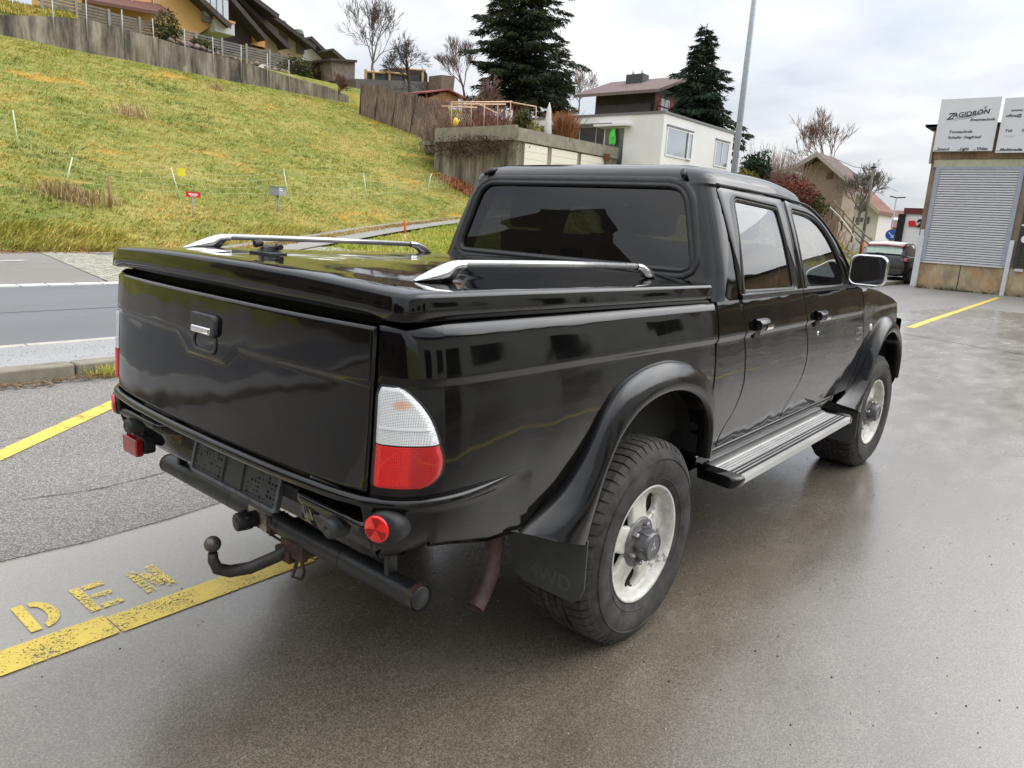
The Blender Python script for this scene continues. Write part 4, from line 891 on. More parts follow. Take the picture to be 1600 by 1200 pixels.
p = P2(690, 190, 1, 34); canes('bare_shrub', 'brown bare shrub where the reed fence meets the garage', (p.x, 34, 5.4), (1.6, 1.2), 260, 2.6, RT2, w_=.02)
p = P2(900, 205, 1, 24.8); 
g_ = canes('ornamental_grass', 'rust coloured tall clump of dry ornamental grass on the terrace', (p.x, p.y+.8, 5.9), (.55, .55), 700, 2.0, blade_mat('rust_blades', [(104, 66, 44), (150, 104, 66), (176, 134, 90)]), w_=.018, fan=.22)
p = P2(817, 192, 1, 27); bush('evergreen_shrub', (p.x, 27, 6.1), (.62, .5, .95), 2300, .075, blade_mat('olive_leaf', [(52, 54, 28), (92, 88, 40), (130, 116, 54)]), 'upright olive green shrub at the right end of the pergola', 'shrub')
p = P2(832, 195, 1, 26.5); bush('variegated_shrub', (p.x, 26.4, 6.1), (.55, .5, .5), 1500, .06, blade_mat('variegated_leaf', [(104, 104, 62), (160, 152, 100), (200, 190, 140)]), 'pale variegated shrub on the terrace beside the olive green one', 'shrub')
p = P2(712, 190, 1, 27.5); m = MB(); m.lathe([(0, -.22), (.10, -.2), (.15, -.05), (.12, .12), (.05, .2), (0, .2)], (p.x, 27.5, p.z), (0, 0, 1), 14); o = m.build('watering_can', plain('yellow_plastic', lin((220, 190, 30)), .4)); shift_to(o, (p.x, 27.5, p.z)); tag(o, 'yellow watering can on the corner of the garage roof', 'watering can'); m = MB(); m.tube([(p.x+.1, 27.5, p.z-.1), (p.x+.3, 27.5, p.z+.15)], .02, 6); m.build('spout', bpy.data.materials['yellow_plastic'], o)
p = P2(868, 212, 1, 25.3); pa = empty('garden_parasol', (p.x, 25.3, 5.9), 'closed off white garden parasol on the terrace in front of the long window', 'parasol')
m = MB(); m.lathe([(.05, 2.25), (.12, 2.0), (.19, 1.2), (.25, .55), (.22, .45), (.03, .5)], (p.x, 25.9, 5.9), (0, 0, 1), 14); m.build('canopy', plain('offwhite_cloth', (.68, .64, .63), .9), pa); m = MB(); m.tube([(p.x, 25.9, 5.8), (p.x, 25.9, 8.25)], .03, 8); m.build('pole', FRAMEW, pa)
SKYG = NM('mirroring_window_glass'); SKYG.setv(color=(.34, .37, .40), rough=.05, metal=.75); SKYG = SKYG.m
# --- white flat roofed house
HX, HY = 40.05, 22.0
wh = empty('white_house', (HX, HY, 2.5), 'white flat roofed modern house with large windows behind the truck roof', 'house')
HT = 8.42; rfm = plain('lead_roof_edge', lin((112, 110, 112)), .6)
m = MB(); m.box((HX, HY, 1.5), (50.3, 33.5, 5.0)); m.box((HX, HY, 5.0), (50.3, 25.8, HT)); m.box((HX+2.5, 25.8, 5.0), (50.3, 33.5, HT)); m.box((HX, 25.8, 8.0), (HX+2.5, 33.5, HT)); m.build('wall', STUCCO_W, wh)
m = MB(); m.box((HX-.06, HY-.06, HT), (50.36, 33.6, HT+.14)); m.build('roof', rfm, wh)
win(wh, (40.55, HY-.01, 5.95), (44.0, HY-.01, 7.72), .04, bars=0, fr=.10, gm=SKYG); win(wh, (44.0-.70, HY-.06, 5.98), (44.0-.02, HY-.06, 7.68), .05, fr=.10, gm=SKYG)
win(wh, (47.5, HY-.01, 5.95), (49.7, HY-.01, 7.68), .04, bars=1, fr=.09, gm=SKYG)
m = MB(); m.box((40.5, HY-.09, 7.735), (44.05, HY-.002, 7.83)); m.build('blind_box', plain('blind_grey', (.16, .16, .17), .5), wh)
m = MB(); m.box((47.45, HY-.09, 7.70), (49.75, HY-.003, 7.80)); m.build('blind_box', bpy.data.materials['blind_grey'], wh)
# glazed corner and long terrace window on the left facade
win(wh, (HX+1.2, 26.4, 5.85), (HX+1.2, 33.3, 8.0), .05, bars=4, fr=.09)
m = MB(); m.box((HX-.5, 24.3, 7.72), (HX+1.3, 26.9, 7.86)); m.build('porch_roof', STUCCO_W, wh)
win(wh, (HX-.02, 24.7, 5.2), (HX-.02, 26.3, 7.7), .04, bars=1, fr=.07)
m = MB(); m.box((HX+.05, 24.8, 5.2), (HX+.07, 26.2, 6.5)); m.build('timber_lining', plain('pale_oak', lin((190, 164, 124)), .7), wh)
p = P2(957, 213, 0, HX-.3); m = MB(); m.prism([(HX-.3, p.y+.14, p.z+.55), (HX-.3, p.y-.12, p.z+.45), (HX-.3, p.y-.28, p.z-.2), (HX-.3, p.y-.24, p.z-.5), (HX-.3, p.y+.22, p.z-.5), (HX-.3, p.y+.26, p.z-.1)], (.03, 0, 0)); o = m.build('wind_spinner', plain('bright_green', lin((80, 200, 70)), .6, var=.5, scale=3)); shift_to(o, (HX-.3, p.y, p.z)); tag(o, 'bright green hanging decoration at the glazed corner of the white house', 'ornament')
p = P2(905, 235, 0, HX-1.5); bo = empty('bench', (HX-1.2, p.y, 5.9), 'grey garden sofa on the terrace below the long window', 'sofa'); 
m = MB(); m.box((HX-1.6, 27.2, 5.75), (HX-.9, 30.2, 6.15)); m.build('seat', plain('grey_wicker', lin((150, 146, 144)), .8), bo, bevel=.05); m = MB(); m.box((HX-1.0, 27.2, 6.15), (HX-.8, 30.2, 6.6)); m.build('backrest', bpy.data.materials['grey_wicker'], bo, bevel=.05)
for u, v, c_, lb in ((937, 240, (.24, .09, .06), 'terracotta pot on the terrace left of the glazed corner'), (948, 243, (.30, .12, .09), 'second terracotta pot on the terrace, close to the glazed corner')):
    p = P2(u, v, 0, HX-1.8); m = MB(); m.lathe([(0, 0), (.16, 0), (.22, .35), (.25, .36), (.25, .42), (.21, .42), (.19, .38), (0, .38)], (p.x, p.y, p.z-.3), (0, 0, 1), 16); o = m.build('plant_pot', plain('terracotta', c_, .8)); shift_to(o, (p.x, p.y, p.z-.3)); tag(o, lb, 'plant pot')
m = MB(); m.box((GX+.2, 25.2, 5.60), (HX, 33, 5.82)); o = m.build('terrace_floor', M_WC, kind='structure')
# --- chalet behind it
cx0 = 55.0; e0 = P2(898, 152, 0, 58); e1 = P2(1030, 143, 0, 52)
ch = empty('chalet', (54, 34, 8.0), 'dark timber chalet with a broad brown tiled roof above the white house', 'house')
eL = P2(896, 153, 1, 38.5); eR = P2(1028, 146, 0, eL.x); eR = Vector((eL.x, eR.y, eL.z)); 
ridgeL = P2(955, 133, 0, eL.x+4.5); ridgeR = P2(1060, 121, 0, eL.x+4.5)
m = MB(); th = Vector((0, 0, .25))
Lp = [eL, Vector((eL.x, P2(1030, 146, 0, eL.x).y, eL.z)), Vector((ridgeR.x, ridgeR.y-1.5, ridgeL.z)), Vector((ridgeL.x, ridgeL.y, ridgeL.z))]
m.hexa([p for p in Lp], [p+th for p in Lp])
Lb = [Lp[3], Lp[2], Vector((eL.x+9, Lp[1].y, eL.z)), Vector((eL.x+9, eL.y, eL.z))]; m.hexa([p+Vector((.002, 0, 0)) for p in Lb], [p+th+Vector((.002, 0, 0)) for p in Lb])
m.build('roof', R_BROWN2 if False else roof_mat('chalet_tiles', lin((112, 94, 90)), lin((138, 118, 112)), 1.3, 'y'), ch)
wy1, wy0 = eL.y-1.5, Lp[1].y+1.1
m = MB(); m.box((eL.x+1.3, wy0, 7), (eL.x+8, wy1, eL.z+.70)); m.build('wall', DKWOOD, ch)
m = MB(); m.box((eL.x+1.1, wy0+.2, 10.55), (eL.x+1.28, wy1-.2, 11.6)); m.build('balcony', plain('grey_boards', lin((72, 68, 68)), .8, var=.15, scale=2), ch)
pc_ = P2(996, 122, 0, eL.x+3.6); m = MB(); m.box((pc_.x-.5, pc_.y-.85, pc_.z-.9), (pc_.x+.5, pc_.y+.85, pc_.z+.25)); c2 = m.build('chimney', plain('slate_grey', lin((72, 72, 76)), .7), ch)
m = MB(); 
for dy in (-.45, .45): m.tube([(pc_.x, pc_.y+dy, pc_.z+.2), (pc_.x, pc_.y+dy, pc_.z+.7)], .13, 8)
m.build('chimney_pot', FRAMEW, c2) if False else None
for dy in (-.45, .45):
    m = MB(); m.tube([(pc_.x, pc_.y+dy, pc_.z+.2), (pc_.x, pc_.y+dy, pc_.z+.7)], .13, 8); m.build('chimney_pot', FRAMEW, c2)
gx = eL.x+1.3
win(ch, (gx+1.0, wy0-.02, 10.9), (gx+2.4, wy0-.02, 12.1), .04, bars=1)
for xx0 in (gx+.4, gx+2.5, gx+4.6):
    m = MB(); m.box((xx0, wy0-.06, 10.8), (xx0+.5, wy0-.003, 12.1)); m.build('red_shutter', bpy.data.materials['red_shutter'], ch)
m = MB(); m.tube([(eL.x+.2, Lp[1].y+.2, 10.4), (eL.x+.2, Lp[1].y+.2, eL.z)], .08, 6); m.tube([(eL.x+.2, Lp[1].y+.2, 11.2), (eL.x+4, Lp[1].y+.2, 11.2)], .06, 6); m.tube([(eL.x+.2, Lp[1].y+.2, 10.7), (eL.x+4, Lp[1].y+.2, 10.7)], .05, 6); m.tube([(eL.x+.2, Lp[1].y+.2, 11.3), (eL.x+1.2, Lp[1].y+.2, eL.z)], .06, 6); m.build('balcony_rail', plain('wine_red_timber', lin((96, 44, 44)), .7), ch)
# --- tall galvanised lamp post near the kerb
lp = P2(1150, 240, 1, 5.2); lq = P2(1183, 0, 0, lp.x)
la = empty('lamp_post', (lp.x, 5.2, .1), 'tall galvanised steel lamp post rising behind the cab roof', 'lamp post')
m = MB(); m.tube([(lp.x, 5.2, .1), (lp.x, 5.2, 4), (lp.x, 5.2, 9.5)], [.075, .066, .045], 18); m.build('pole', plain('zinc_spangle', lin((150, 156, 160)), .45, metal=.35, var=.12, scale=14), la)
m = MB(); m.tube([(lp.x, 5.2, 9.45), (lp.x+.1, 5.9, 9.6), (lp.x+.1, 6.5, 9.62)], .03, 8); m.box((lp.x-.02, 6.4, 9.55), (lp.x+.22, 7.1, 9.66)); m.build('lamp_head', plain('lamp_grey', (.3, .31, .32), .5), la)
# ================================================================== RIGHT SIDE: bank, houses down the road, the hall
# --- vegetation on the bank
def on(x, y, dz=0): return (x, y, Hz(x, y)+dz)
canes('bramble_bank', 'wine red bare shrubs covering the bank to the right of the cab roof', on(43.5, 15.8), (6, 2.6), 1700, 2.0, RT3, 'shrub', w_=.016, fan=.35, clear=True)
canes('hazel_thicket', 'tall thin leafless saplings standing above the red shrubs on the bank', on(49, 18), (8, 2.4), 700, 3.3, RT2, 'shrub', w_=.016, fan=.12, clear=True)
canes('twiggy_shrub', 'red brown shrubs low on the bank beside the stone slope', on(40, 14), (7, 2.5), 1100, 1.5, RT, 'shrub', w_=.014, fan=.4, clear=True)
canes('grey_shrub', 'grey brown bare shrubs in front of the brown gabled house', on(47, 15.6), (7, 2.4), 900, 2.2, RT2, 'shrub', w_=.015, fan=.35, clear=True)
p = P2(1181, 268, 0, 41); bush('evergreen_shrub', (41, p.y, p.z-.9), (1.0, .9, 1.0), 2600, .10, blade_mat('yew_leaf', [(26, 42, 32), (52, 72, 50), (84, 100, 70)]), 'small dark green conifer like bush on the bank right of the lamp post', 'shrub')
p = P2(1165, 280, 0, 40); bush('yellow_shrub', (40, p.y, p.z-.6), (.7, .7, .6), 1100, .08, blade_mat('yellow_leaf', [(96, 92, 40), (150, 138, 60), (190, 168, 80)]), 'yellowing shrub beside the dark green bush on the bank', 'shrub')
p = P2(1240, 300, 0, 41); bush('rust_shrub', (41, p.y, p.z-1.0), (1.6, 1.4, .9), 2200, .09, M_RUST, 'rust leaved shrub on the bank above the truck door', 'shrub')
p = P2(1262, 320, 0, 42); bush('dark_shrub', (42, p.y, p.z-1.0), (1.3, 1.2, .9), 2200, .09, M_HEDGE, 'dark green brown shrub low on the bank beside the stones', 'shrub')
STN = NM('bank_stone'); _a = STN.noise(2.2, 5, .7); STN.setv(color=STN.ramp(_a, [(.3, lin((98, 92, 70))), (.5, lin((142, 134, 112))), (.7, lin((176, 168, 146)))]), rough=.9); STN.bump(_a, .8, .1); STN = STN.m
P = []
m = MB()
for _ in range(150):
    x = random.uniform(30, 50); y = 11.6+random.random()*1.3*(1 if x < 44 else .6); z = Hz(x, y); s = random.uniform(.2, .5); k_ = 7
    ang = [6.28*j/k_ for j in range(k_)]; top = [(x+math.cos(a)*s*random.uniform(.7, 1.2), y+math.sin(a)*s*.7, z+random.uniform(.04, .16)) for a in ang]; bo = [(q[0], q[1], z-.3) for q in top]
    m.grid([bo, top], closed=True, smooth=False); m.add(top, [tuple(range(k_))])
m.build('rubble_slope', STN, kind='stuff', label='rough pale stones paving the foot of the bank', recalc=False)
xx = RNG.uniform(30, 60, 3500); yy = RNG.uniform(12.2, 15, 3500); tufts('bank_verge', np.stack([xx, yy, H(xx, yy)], 1), .22, M_BG, blades=6, wd=.02, lean=.7, label='green grass on the foot of the bank beside the fence')
# --- post and rail fence and a pale handrail climbing the bank
fp = [P2(1303, 318, 0, 49), P2(1318, 335, 0, 48), P2(1334, 353, 0, 47), P2(1348, 367, 0, 46.5), P2(1361, 378, 0, 46)]
FR_ = plain('fence_rail_wood', lin((122, 112, 92)), .85, var=.25, scale=4)
fo = empty('rail_fence', fp[2]-Vector((0, 0, 1)), 'wooden post and rail fence climbing the bank towards the houses', 'fence')
for p in fp:
    m = MB(); m.tube([p+Vector((0, 0, -1.0)), p+Vector((0, 0, .25))], .06, 5); m.build('post', FR_, fo)
for dz in (.12, -.22, -.55):
    for a, b in zip(fp[:-1], fp[1:]):
        m = MB(); m.tube([a+Vector((0, 0, dz)), b+Vector((0, 0, dz))], .05, 5); m.build('rail', FR_, fo)
hp_ = [P2(1297, 324, 0, 40), P2(1312, 338, 0, 39.5), P2(1328, 360, 0, 39), P2(1335, 372, 0, 38.7), P2(1331, 392, 0, 38.6)]
m = MB(); m.tube(hp_, .035, 6); ho_ = m.build('handrail', plain('pale_rail', lin((186, 176, 158)), .6)); shift_to(ho_, hp_[-1]); tag(ho_, 'pale bent handrail on the grass beside the stone slope', 'handrail')
# --- timber power pole with wires, leafless tree, street lamp, road sign
p0 = P2(1351, 360, 0, 50); p1 = P2(1366, 255, 0, 50); p1 = Vector((50, p1.y, p1.z))
po = empty('utility_pole', p0, 'grey timber utility pole beside the white gabled house', 'utility pole')
m = MB(); m.tube([Vector((50, p1.y-.05, p0.z-2)), p1], [.105, .08], 8); m.build('pole', plain('pole_wood', lin((104, 100, 88)), .85, var=.2), po)
m = MB(); m.box((49.9, p1.y-.16, p1.z-.30), (50.1, p1.y+.16, p1.z-.23)); m.build('crossarm', DARK, po)
m = MB(); q1 = P2(1310, 250, 0, 55); m.tube([p1+Vector((0, 0, -.4)), (p1+q1)/2+Vector((0, 0, -.35)), q1], .018, 4, caps=False); m.tube([p1+Vector((0, 0, -.45)), (p1+Vector((90, 20, 8)))/2+Vector((0, 0, -1)), Vector((90, 20, 7))], .018, 4, caps=False); m.build('wires', DARK, po, recalc=False)
p = P2(1341, 345, 0, 58); bare_tree('wide leafless tree between the brown and the white gabled houses', (58, p.y, p.z), 5.6, .65, 6, 22, r0=.13, mat=BARK, first=.26)
p = P2(1284, 300, 0, 66); bare_tree('leafless tree behind the ridge of the brown gabled house', (68, p.y, p.z), 8.5, .5, 6, 25, r0=.14, mat=BARKR)
p0 = P2(1387, 366, 0, 70); p1 = P2(1401, 309, 0, 70)
sl = empty('street_lamp', (70, p1.y, 0), 'slim street lamp standing before the red roofed house', 'street lamp'); m = MB(); m.tube([(70, p1.y, -1), (70, p1.y, p1.z)], [.09, .055], 8); m.build('pole', plain('lamp_grey2', lin((150, 156, 164)), .5), sl); m = MB(); m.tube([(70, p1.y+.55, p1.z+.12), (70, p1.y, p1.z), (70, p1.y-.7, p1.z+.05)], .05, 6); m.build('lamp_head', DARK, sl)
p = P2(1392, 367, 0, 50); sg = empty('road_sign', (50, p.y, 0), 'round blue road sign with a white arrow behind the parked car', 'road sign')
m = MB(); m.tube([(50.02, p.y, -.2), (50.02, p.y, p.z+.3)], .035, 8); m.build('post', WOODG, sg); m = MB(); m.lathe([(0, .02), (.33, .02), (.33, 0), (0, 0)], (50, p.y, p.z), (-1, 0, 0), 24, smooth=False); di = m.build('disc', plain('sign_blue', lin((30, 84, 170)), .4), sg)
m = MB(); X0 = 49.975
def sg_pt(a, b): return (X0, p.y-a, p.z+b)
m.add([sg_pt(-.17, .14), sg_pt(-.13, .18), sg_pt(.10, -.05), sg_pt(.06, -.09)], [(0, 1, 2, 3)]); m.add([sg_pt(.18, -.18), sg_pt(.17, .02), sg_pt(-.02, -.17)], [(0, 1, 2)]); m.build('arrow', FRAMEW, di, recalc=False)
p = P2(1349, 385, 0, 44); mk = MB(); mk.tube([(44, p.y, .2), (44, p.y, p.z+.25)], .05, 8); mo = mk.build('marker_post', plain('orange_plastic', lin((222, 96, 40)), .5)); shift_to(mo, (44, p.y, .2)); tag(mo, 'small orange marker post at the foot of the rail fence', 'marker post')
# --- houses down the road (gable ends towards the camera, plane of constant x)
def gable(label, x, dep, apex, el_, er_, wl, wr, zb, wallm, roofm, oh=1.0, group=None):
    A, L, R_ = P2(*apex, 0, x), P2(*el_, 0, x), P2(*er_, 0, x); yl, yr = P2(*wl, 0, x).y, P2(*wr, 0, x).y
    h = empty('gabled_house', (x, (yl+yr)/2, zb), label, 'house'); 
    def rz(y): return A.z+(L.z-A.z)*(y-A.y)/(L.y-A.y) if y > A.y else A.z+(R_.z-A.z)*(y-A.y)/(R_.y-A.y)
    m = MB(); m.prism([(x, yl, zb), (x, yr, zb), (x, yr, rz(yr)-.1), (x, A.y, A.z-.1), (x, yl, rz(yl)-.1)], (dep, 0, 0)); m.build('wall', wallm, h)
    for E_ in (L, R_):
        m = MB(); th = Vector((0, 0, .28)); a = Vector((x-oh, A.y, A.z)); b = Vector((x-oh, E_.y, E_.z)); c_ = Vector((x+dep, E_.y, E_.z)); d = Vector((x+dep, A.y, A.z)); m.hexa([a, b, c_, d], [q+th for q in (a, b, c_, d)]); r_ = m.build('roof', roofm, h)
        m = MB(); m.hexa([a+Vector((-.06, 0, -.05)), b+Vector((-.06, 0, -.05)), b+Vector((-.003, 0, -.05)), a+Vector((-.003, 0, -.05))], [a+Vector((-.06, 0, .34)), b+Vector((-.06, 0, .34)), b+Vector((-.003, 0, .34)), a+Vector((-.003, 0, .34))]); m.build('bargeboard', plain('pale_barge', lin((170, 160, 150)), .8) if not bpy.data.materials.get('pale_barge') else bpy.data.materials['pale_barge'], r_)
    return h
SHUT = plain('brown_shutter', lin((110, 92, 84)), .8); 
hb1 = gable('brown rendered gabled house rising behind the bare shrubs on the bank', 60, 3.5, (1284, 246), (1246, 268), (1331, 287), (1250, 300), (1318, 300), .5, plain('brown_render', lin((160, 140, 126)), .9, var=.1), R_BROWN, 1.2)
a = P2(1292, 270, 0, 59.95); b = P2(1300, 280, 0, 59.95); m = MB(); m.box((59.93, b.y, b.z), (59.995, a.y, a.z)); m.build('shutter', SHUT, hb1)
m = MB(); a = P2(1300, 253, 0, 62); m.prism([(61, a.y, a.z-.8), (61, a.y-1.3, a.z-1.5), (61, a.y-1.3, a.z-.9), (61, a.y, a.z)], (5, 0, 0)); m.build('dormer', R_DARK, hb1)
hb2 = gable('white gabled house with brown shutters below the brown one', 75, 5, (1338, 296), (1318, 318), (1378, 335), (1322, 330), (1372, 345), -1.5, plain('cream_render', lin((212, 206, 206)), .9, var=.05), R_RED, 1.2)
for (u0, v0, u1, v1) in ((1331, 320, 1345, 330), (1336, 338, 1350, 349)):
    a = P2(u0, v0, 0, 74.95); b = P2(u1, v1, 0, 74.95); w_ = win(hb2, (74.95, a.y, a.z), (74.95, b.y, b.z), .05, bars=1); m = MB(); 
    for s_, y_ in ((1, a.y), (-1, b.y)):
        m = MB(); m.box((74.90, y_, b.z), (74.945, y_+s_*.45, a.z)); m.build('shutter', SHUT, hb2)
hb3 = empty('red_roofed_house', (92, 18, -1), 'low house with a broad red tiled roof and two skylights down the road', 'house')
c0, c1, c2, c3 = P2(1373, 332, 0, 100), P2(1416, 333, 0, 100), P2(1413, 360, 0, 92), P2(1362, 358, 0, 92)
m = MB(); m.hexa([c3, c2, c1, c0], [q+Vector((0, 0, .3)) for q in (c3, c2, c1, c0)]); r_ = m.build('roof', R_RED, hb3)
m = MB(); m.hexa([(93, c3.y-.8, -3), (93, c2.y+.8, -3), (100, c2.y+.8, -3), (100, c3.y-.8, -3)], [(93, c3.y-.8, c3.z), (93, c2.y+.8, c2.z), (100, c2.y+.8, c1.z-.3), (100, c3.y-.8, c0.z-.3)]); m.build('wall', plain('stone_wall', lin((138, 128, 116)), .9, var=.25, scale=1), hb3)
for u, v in ((1374, 345), (1400, 349)):
    q_ = P2(u, v, 0, 96); n_ = (c0-c3).cross(c2-c3).normalized(); m = MB(); m.box((-.5, -.7, .20), (.6, .7, .42), Matrix.Translation((95.5, q_.y, c3.z+(c0.z-c3.z)*.45)) @ Matrix.Rotation(-math.atan2(c0.z-c3.z, 8), 4, 'Y')); m.build('skylight', plain('skylight_glass', (.62, .66, .70), .1, coat=.5) if not bpy.data.materials.get('skylight_glass') else bpy.data.materials['skylight_glass'], r_)
# white showroom block with a red and black mark
wb = empty('showroom', (44, 4.2, 0), 'white showroom block with a dark red roof edge, left of the hall', 'building')
a = P2(1416, 334, 0, 44); b = P2(1445, 385, 0, 44)
m = MB(); m.box((44, a.y, -.5), (56, -3, a.z)); m.build('wall', plain('white_panel', lin((226, 224, 222)), .6, var=.03), wb); m = MB(); m.box((43.9, a.y+.12, a.z), (56.1, -3.1, a.z+.32)); m.build('roof_edge', plain('dark_red_edge', lin((96, 36, 36)), .6), wb)
m = MB(); m.box((43.85, a.y+.35, -.4), (44.6, a.y+.004, a.z-.02)); m.build('dark_pier', DARK, wb) 
q_ = P2(1421, 345, 0, 43.95); q3 = P2(1429, 354, 0, 43.95); m = MB(); m.prism([(43.99, q_.y+.05, q_.z), (43.99, q3.y+.03, q_.z+.02), (43.99, q3.y-.10, q3.z), (43.99, q_.y-.0, q3.z)], (-.05, 0, 0)); m.build('red_rhombus', plain('sign_red', lin((206, 20, 40)), .4), wb)
text_mesh('black_mark', '2', .55, frame((43.95, q3.y-.10, q3.z), (0, -1, 0), (0, 0, 1)), DARK, .02, parent=wb, bold=.03, scale_x=1.2)
m = MB(); m.box((52, 5.2, -.3), (56, 7.2, 1.95)); vn = m.build('parked_van', FRAMEW, None, bevel=.15, seg=3); shift_to(vn, (54, 6.2, -.3)); tag(vn, 'white van roof showing just above the parked dark hatchback', 'van')
m = MB(); m.box((51.98, 5.5, 1.15), (51.995, 6.9, 1.65)); m.build('rear_window', GLASSB, vn)
for y_ in (5.35, 6.85):
    m = MB(); m.lathe([(0, -.1), (.3, -.1), (.33, 0), (.3, .1), (0, .1)], (52.8, y_, .03), (0, 1, 0), 18); m.build('wheel', RUB, vn)

# --- the hall with the roller shutter
hl = empty('event_hall', (26.1, 3.85, 0), 'weathered hall with a large grey roller shutter at the right edge of the picture', 'building')
n = NM('stained_panels'); _a = n.noise(1.5, 6, .7, stretch=(1, 1, .5)); _b = n.noise(.9, 5, .7, dist=1.5)
col = n.ramp(_a, [(.3, lin((104, 88, 66))), (.5, lin((160, 146, 120))), (.7, lin((196, 184, 160)))]); col = n.mix(n.ramp(_b, [(.5, 0), (.62, .5)]), col, lin((178, 126, 70)))
foot = n.ramp(n.axis(2), [(.02, 1), (.22, 0)]); col = n.mix(n.math('MULTIPLY', foot, n.ramp(n.noise(3, 5), [(.4, 0), (.6, 1)])), col, lin((52, 58, 30))); n.setv(color=col, rough=.85); n.bump(_a, .2, .02); M_PAN = n.m
X = 26.1
m = MB(); m.box((X, -14, -.02), (X+14, 3.84, .87)); m.build('plinth', M_PAN, hl)
m = MB(); m.box((X+.03, -14, .87), (X+14, 3.86, 5.25)); m.build('wall', plain('hall_wall', lin((128, 114, 96)), .85, var=.25, scale=1.5), hl)
for y_ in (2.45,):
    m = MB(); m.box((X-.004, y_-.012, 0), (X-.001, y_+.012, .87)); m.build('panel_joint', DARK, hl)
m = MB(); m.box((X-.05, 1.16, .865), (X+.03, 3.84, .935)); m.build('sill_rail', plain('white_channel', lin((196, 198, 202)), .6, var=.1), hl)
# shutter of individual curved slats in one part
m = MB(); rows = []
N = 38; PZ = (3.90-.94)/N
for k in range(N):
    for dz, dx in ((0, .0), (.16, .0), (.20, .040), (.80, .028), (1.0, .0)): rows.append([(X-.02-dx, y, .94+PZ*(k+dz*.999)) for y in (3.55, 1.34)])
m.grid(rows, smooth=False); m.mi = [1 if (j % 5) in (0, 4) else 0 for j in range(len(m.f))]  # groove faces coloured dark to deepen the shade between the slats
sh_ = m.build('roller_shutter', [plain('shutter_grey', lin((186, 186, 188)), .55, var=.05), plain('shutter_groove', lin((70, 70, 74)), .7)], hl, recalc=False)
for y0_, y1_ in ((3.55, 3.68), (1.22, 1.34)):
    m = MB(); m.box((X-.08, y0_, .94), (X+.02, y1_, 3.92)); m.build('guide_rail', plain('rail_grey', lin((150, 154, 168)), .5) if not bpy.data.materials.get('rail_grey') else bpy.data.materials['rail_grey'], sh_)
m = MB(); m.box((X-.06, 1.22, 3.90), (X, 3.68, 4.0)); m.build('shutter_head', bpy.data.materials['rail_grey'], sh_)
for y0_, y1_, z0_, z1_ in ((3.66, 3.84, .0, 1.75), (1.10, 1.22, .0, 1.75), (3.69, 3.80, 1.75, 1.95)):
    m = MB(); m.box((X-.10, y0_, z0_), (X-.055 if z0_ > 1 else X-.002, y1_, z1_)); m.build('corner_post', bpy.data.materials['white_channel'], hl)
def fluted(name, y0, y1, z0, z1, pitch, col, dx=.0):
    m = MB(); n_ = int((y1-y0)/pitch); rows = [[(X-dx-(.018 if k % 2 else 0), y0+pitch*k/1.0*1.0, z) for k in range(n_+1)] for z in (z0, z1)]; m.grid(rows, smooth=False); return m.build(name, col, hl, recalc=False)
fluted('fluted_band', -14, 3.80, 3.98, 4.22, .045, plain('sage_sheet', lin((178, 178, 150)), .6, var=.15, scale=3), .02)
fluted('corrugated_band', -14, 3.82, 4.24, 4.95, .06, plain('brown_sheet', lin((142, 116, 88)), .7, var=.35, scale=2), .0)
m = MB(); m.box((X-.12, -14, 5.25), (X+14, 4.2, 5.33)); m.prism([(X-.12, 4.25, 5.33), (X-.12, 3.86, 5.10), (X-.12, 3.86, 5.33)], (13, 0, 0)); m.build('roof', DARK, hl)
m = MB(); m.box((X-.12, 3.86, 4.1), (X+.1, 3.92, 5.2)); m.build('corner_board', plain('corner_board', lin((150, 138, 118)), .7, var=.2), hl)
# dark gate at the right
m = MB(); m.box((X-.04, -.60, .9), (X-.005, 1.02, 2.9)); gt = m.build('gate', plain('dark_glass_gate', (.03, .03, .03), .3, coat=.3), hl)
for k in range(9):
    m = MB(); m.box((X-.07, -.55+k*.18, .95), (X-.045, -.53+k*.18, 2.2)); m.build('gate_bar', plain('bar_dark', (.02, .02, .02), .6) if k == 0 else bpy.data.materials['bar_dark'], gt)
m = MB(); m.lathe([(0, .01), (.12, .01), (.12, 0)], (X-.08, .82, 1.80), (-1, 0, 0), 20, smooth=False); m.build('white_disc', FRAMEW, gt)
m = MB(); m.box((X-.06, .62, 2.2), (X-.045, 1.0, 2.26)); m.box((X-.075, .72, .80), (X-.04, .95, .88)); m.build('gate_fitting', bpy.data.materials['white_channel'], gt)
text_mesh('gate_lettering', 'ZAGI', .10, frame((X-.048, 1.0, 2.62), (0, -1, 0), (0, 0, 1)), FRAMEW, .002, parent=gt, shear=.3)
SIGN = plain('sign_panel', lin((206, 208, 212)), .45, var=.04, scale=.8); INK = plain('sign_ink', lin((50, 50, 60)), .5)
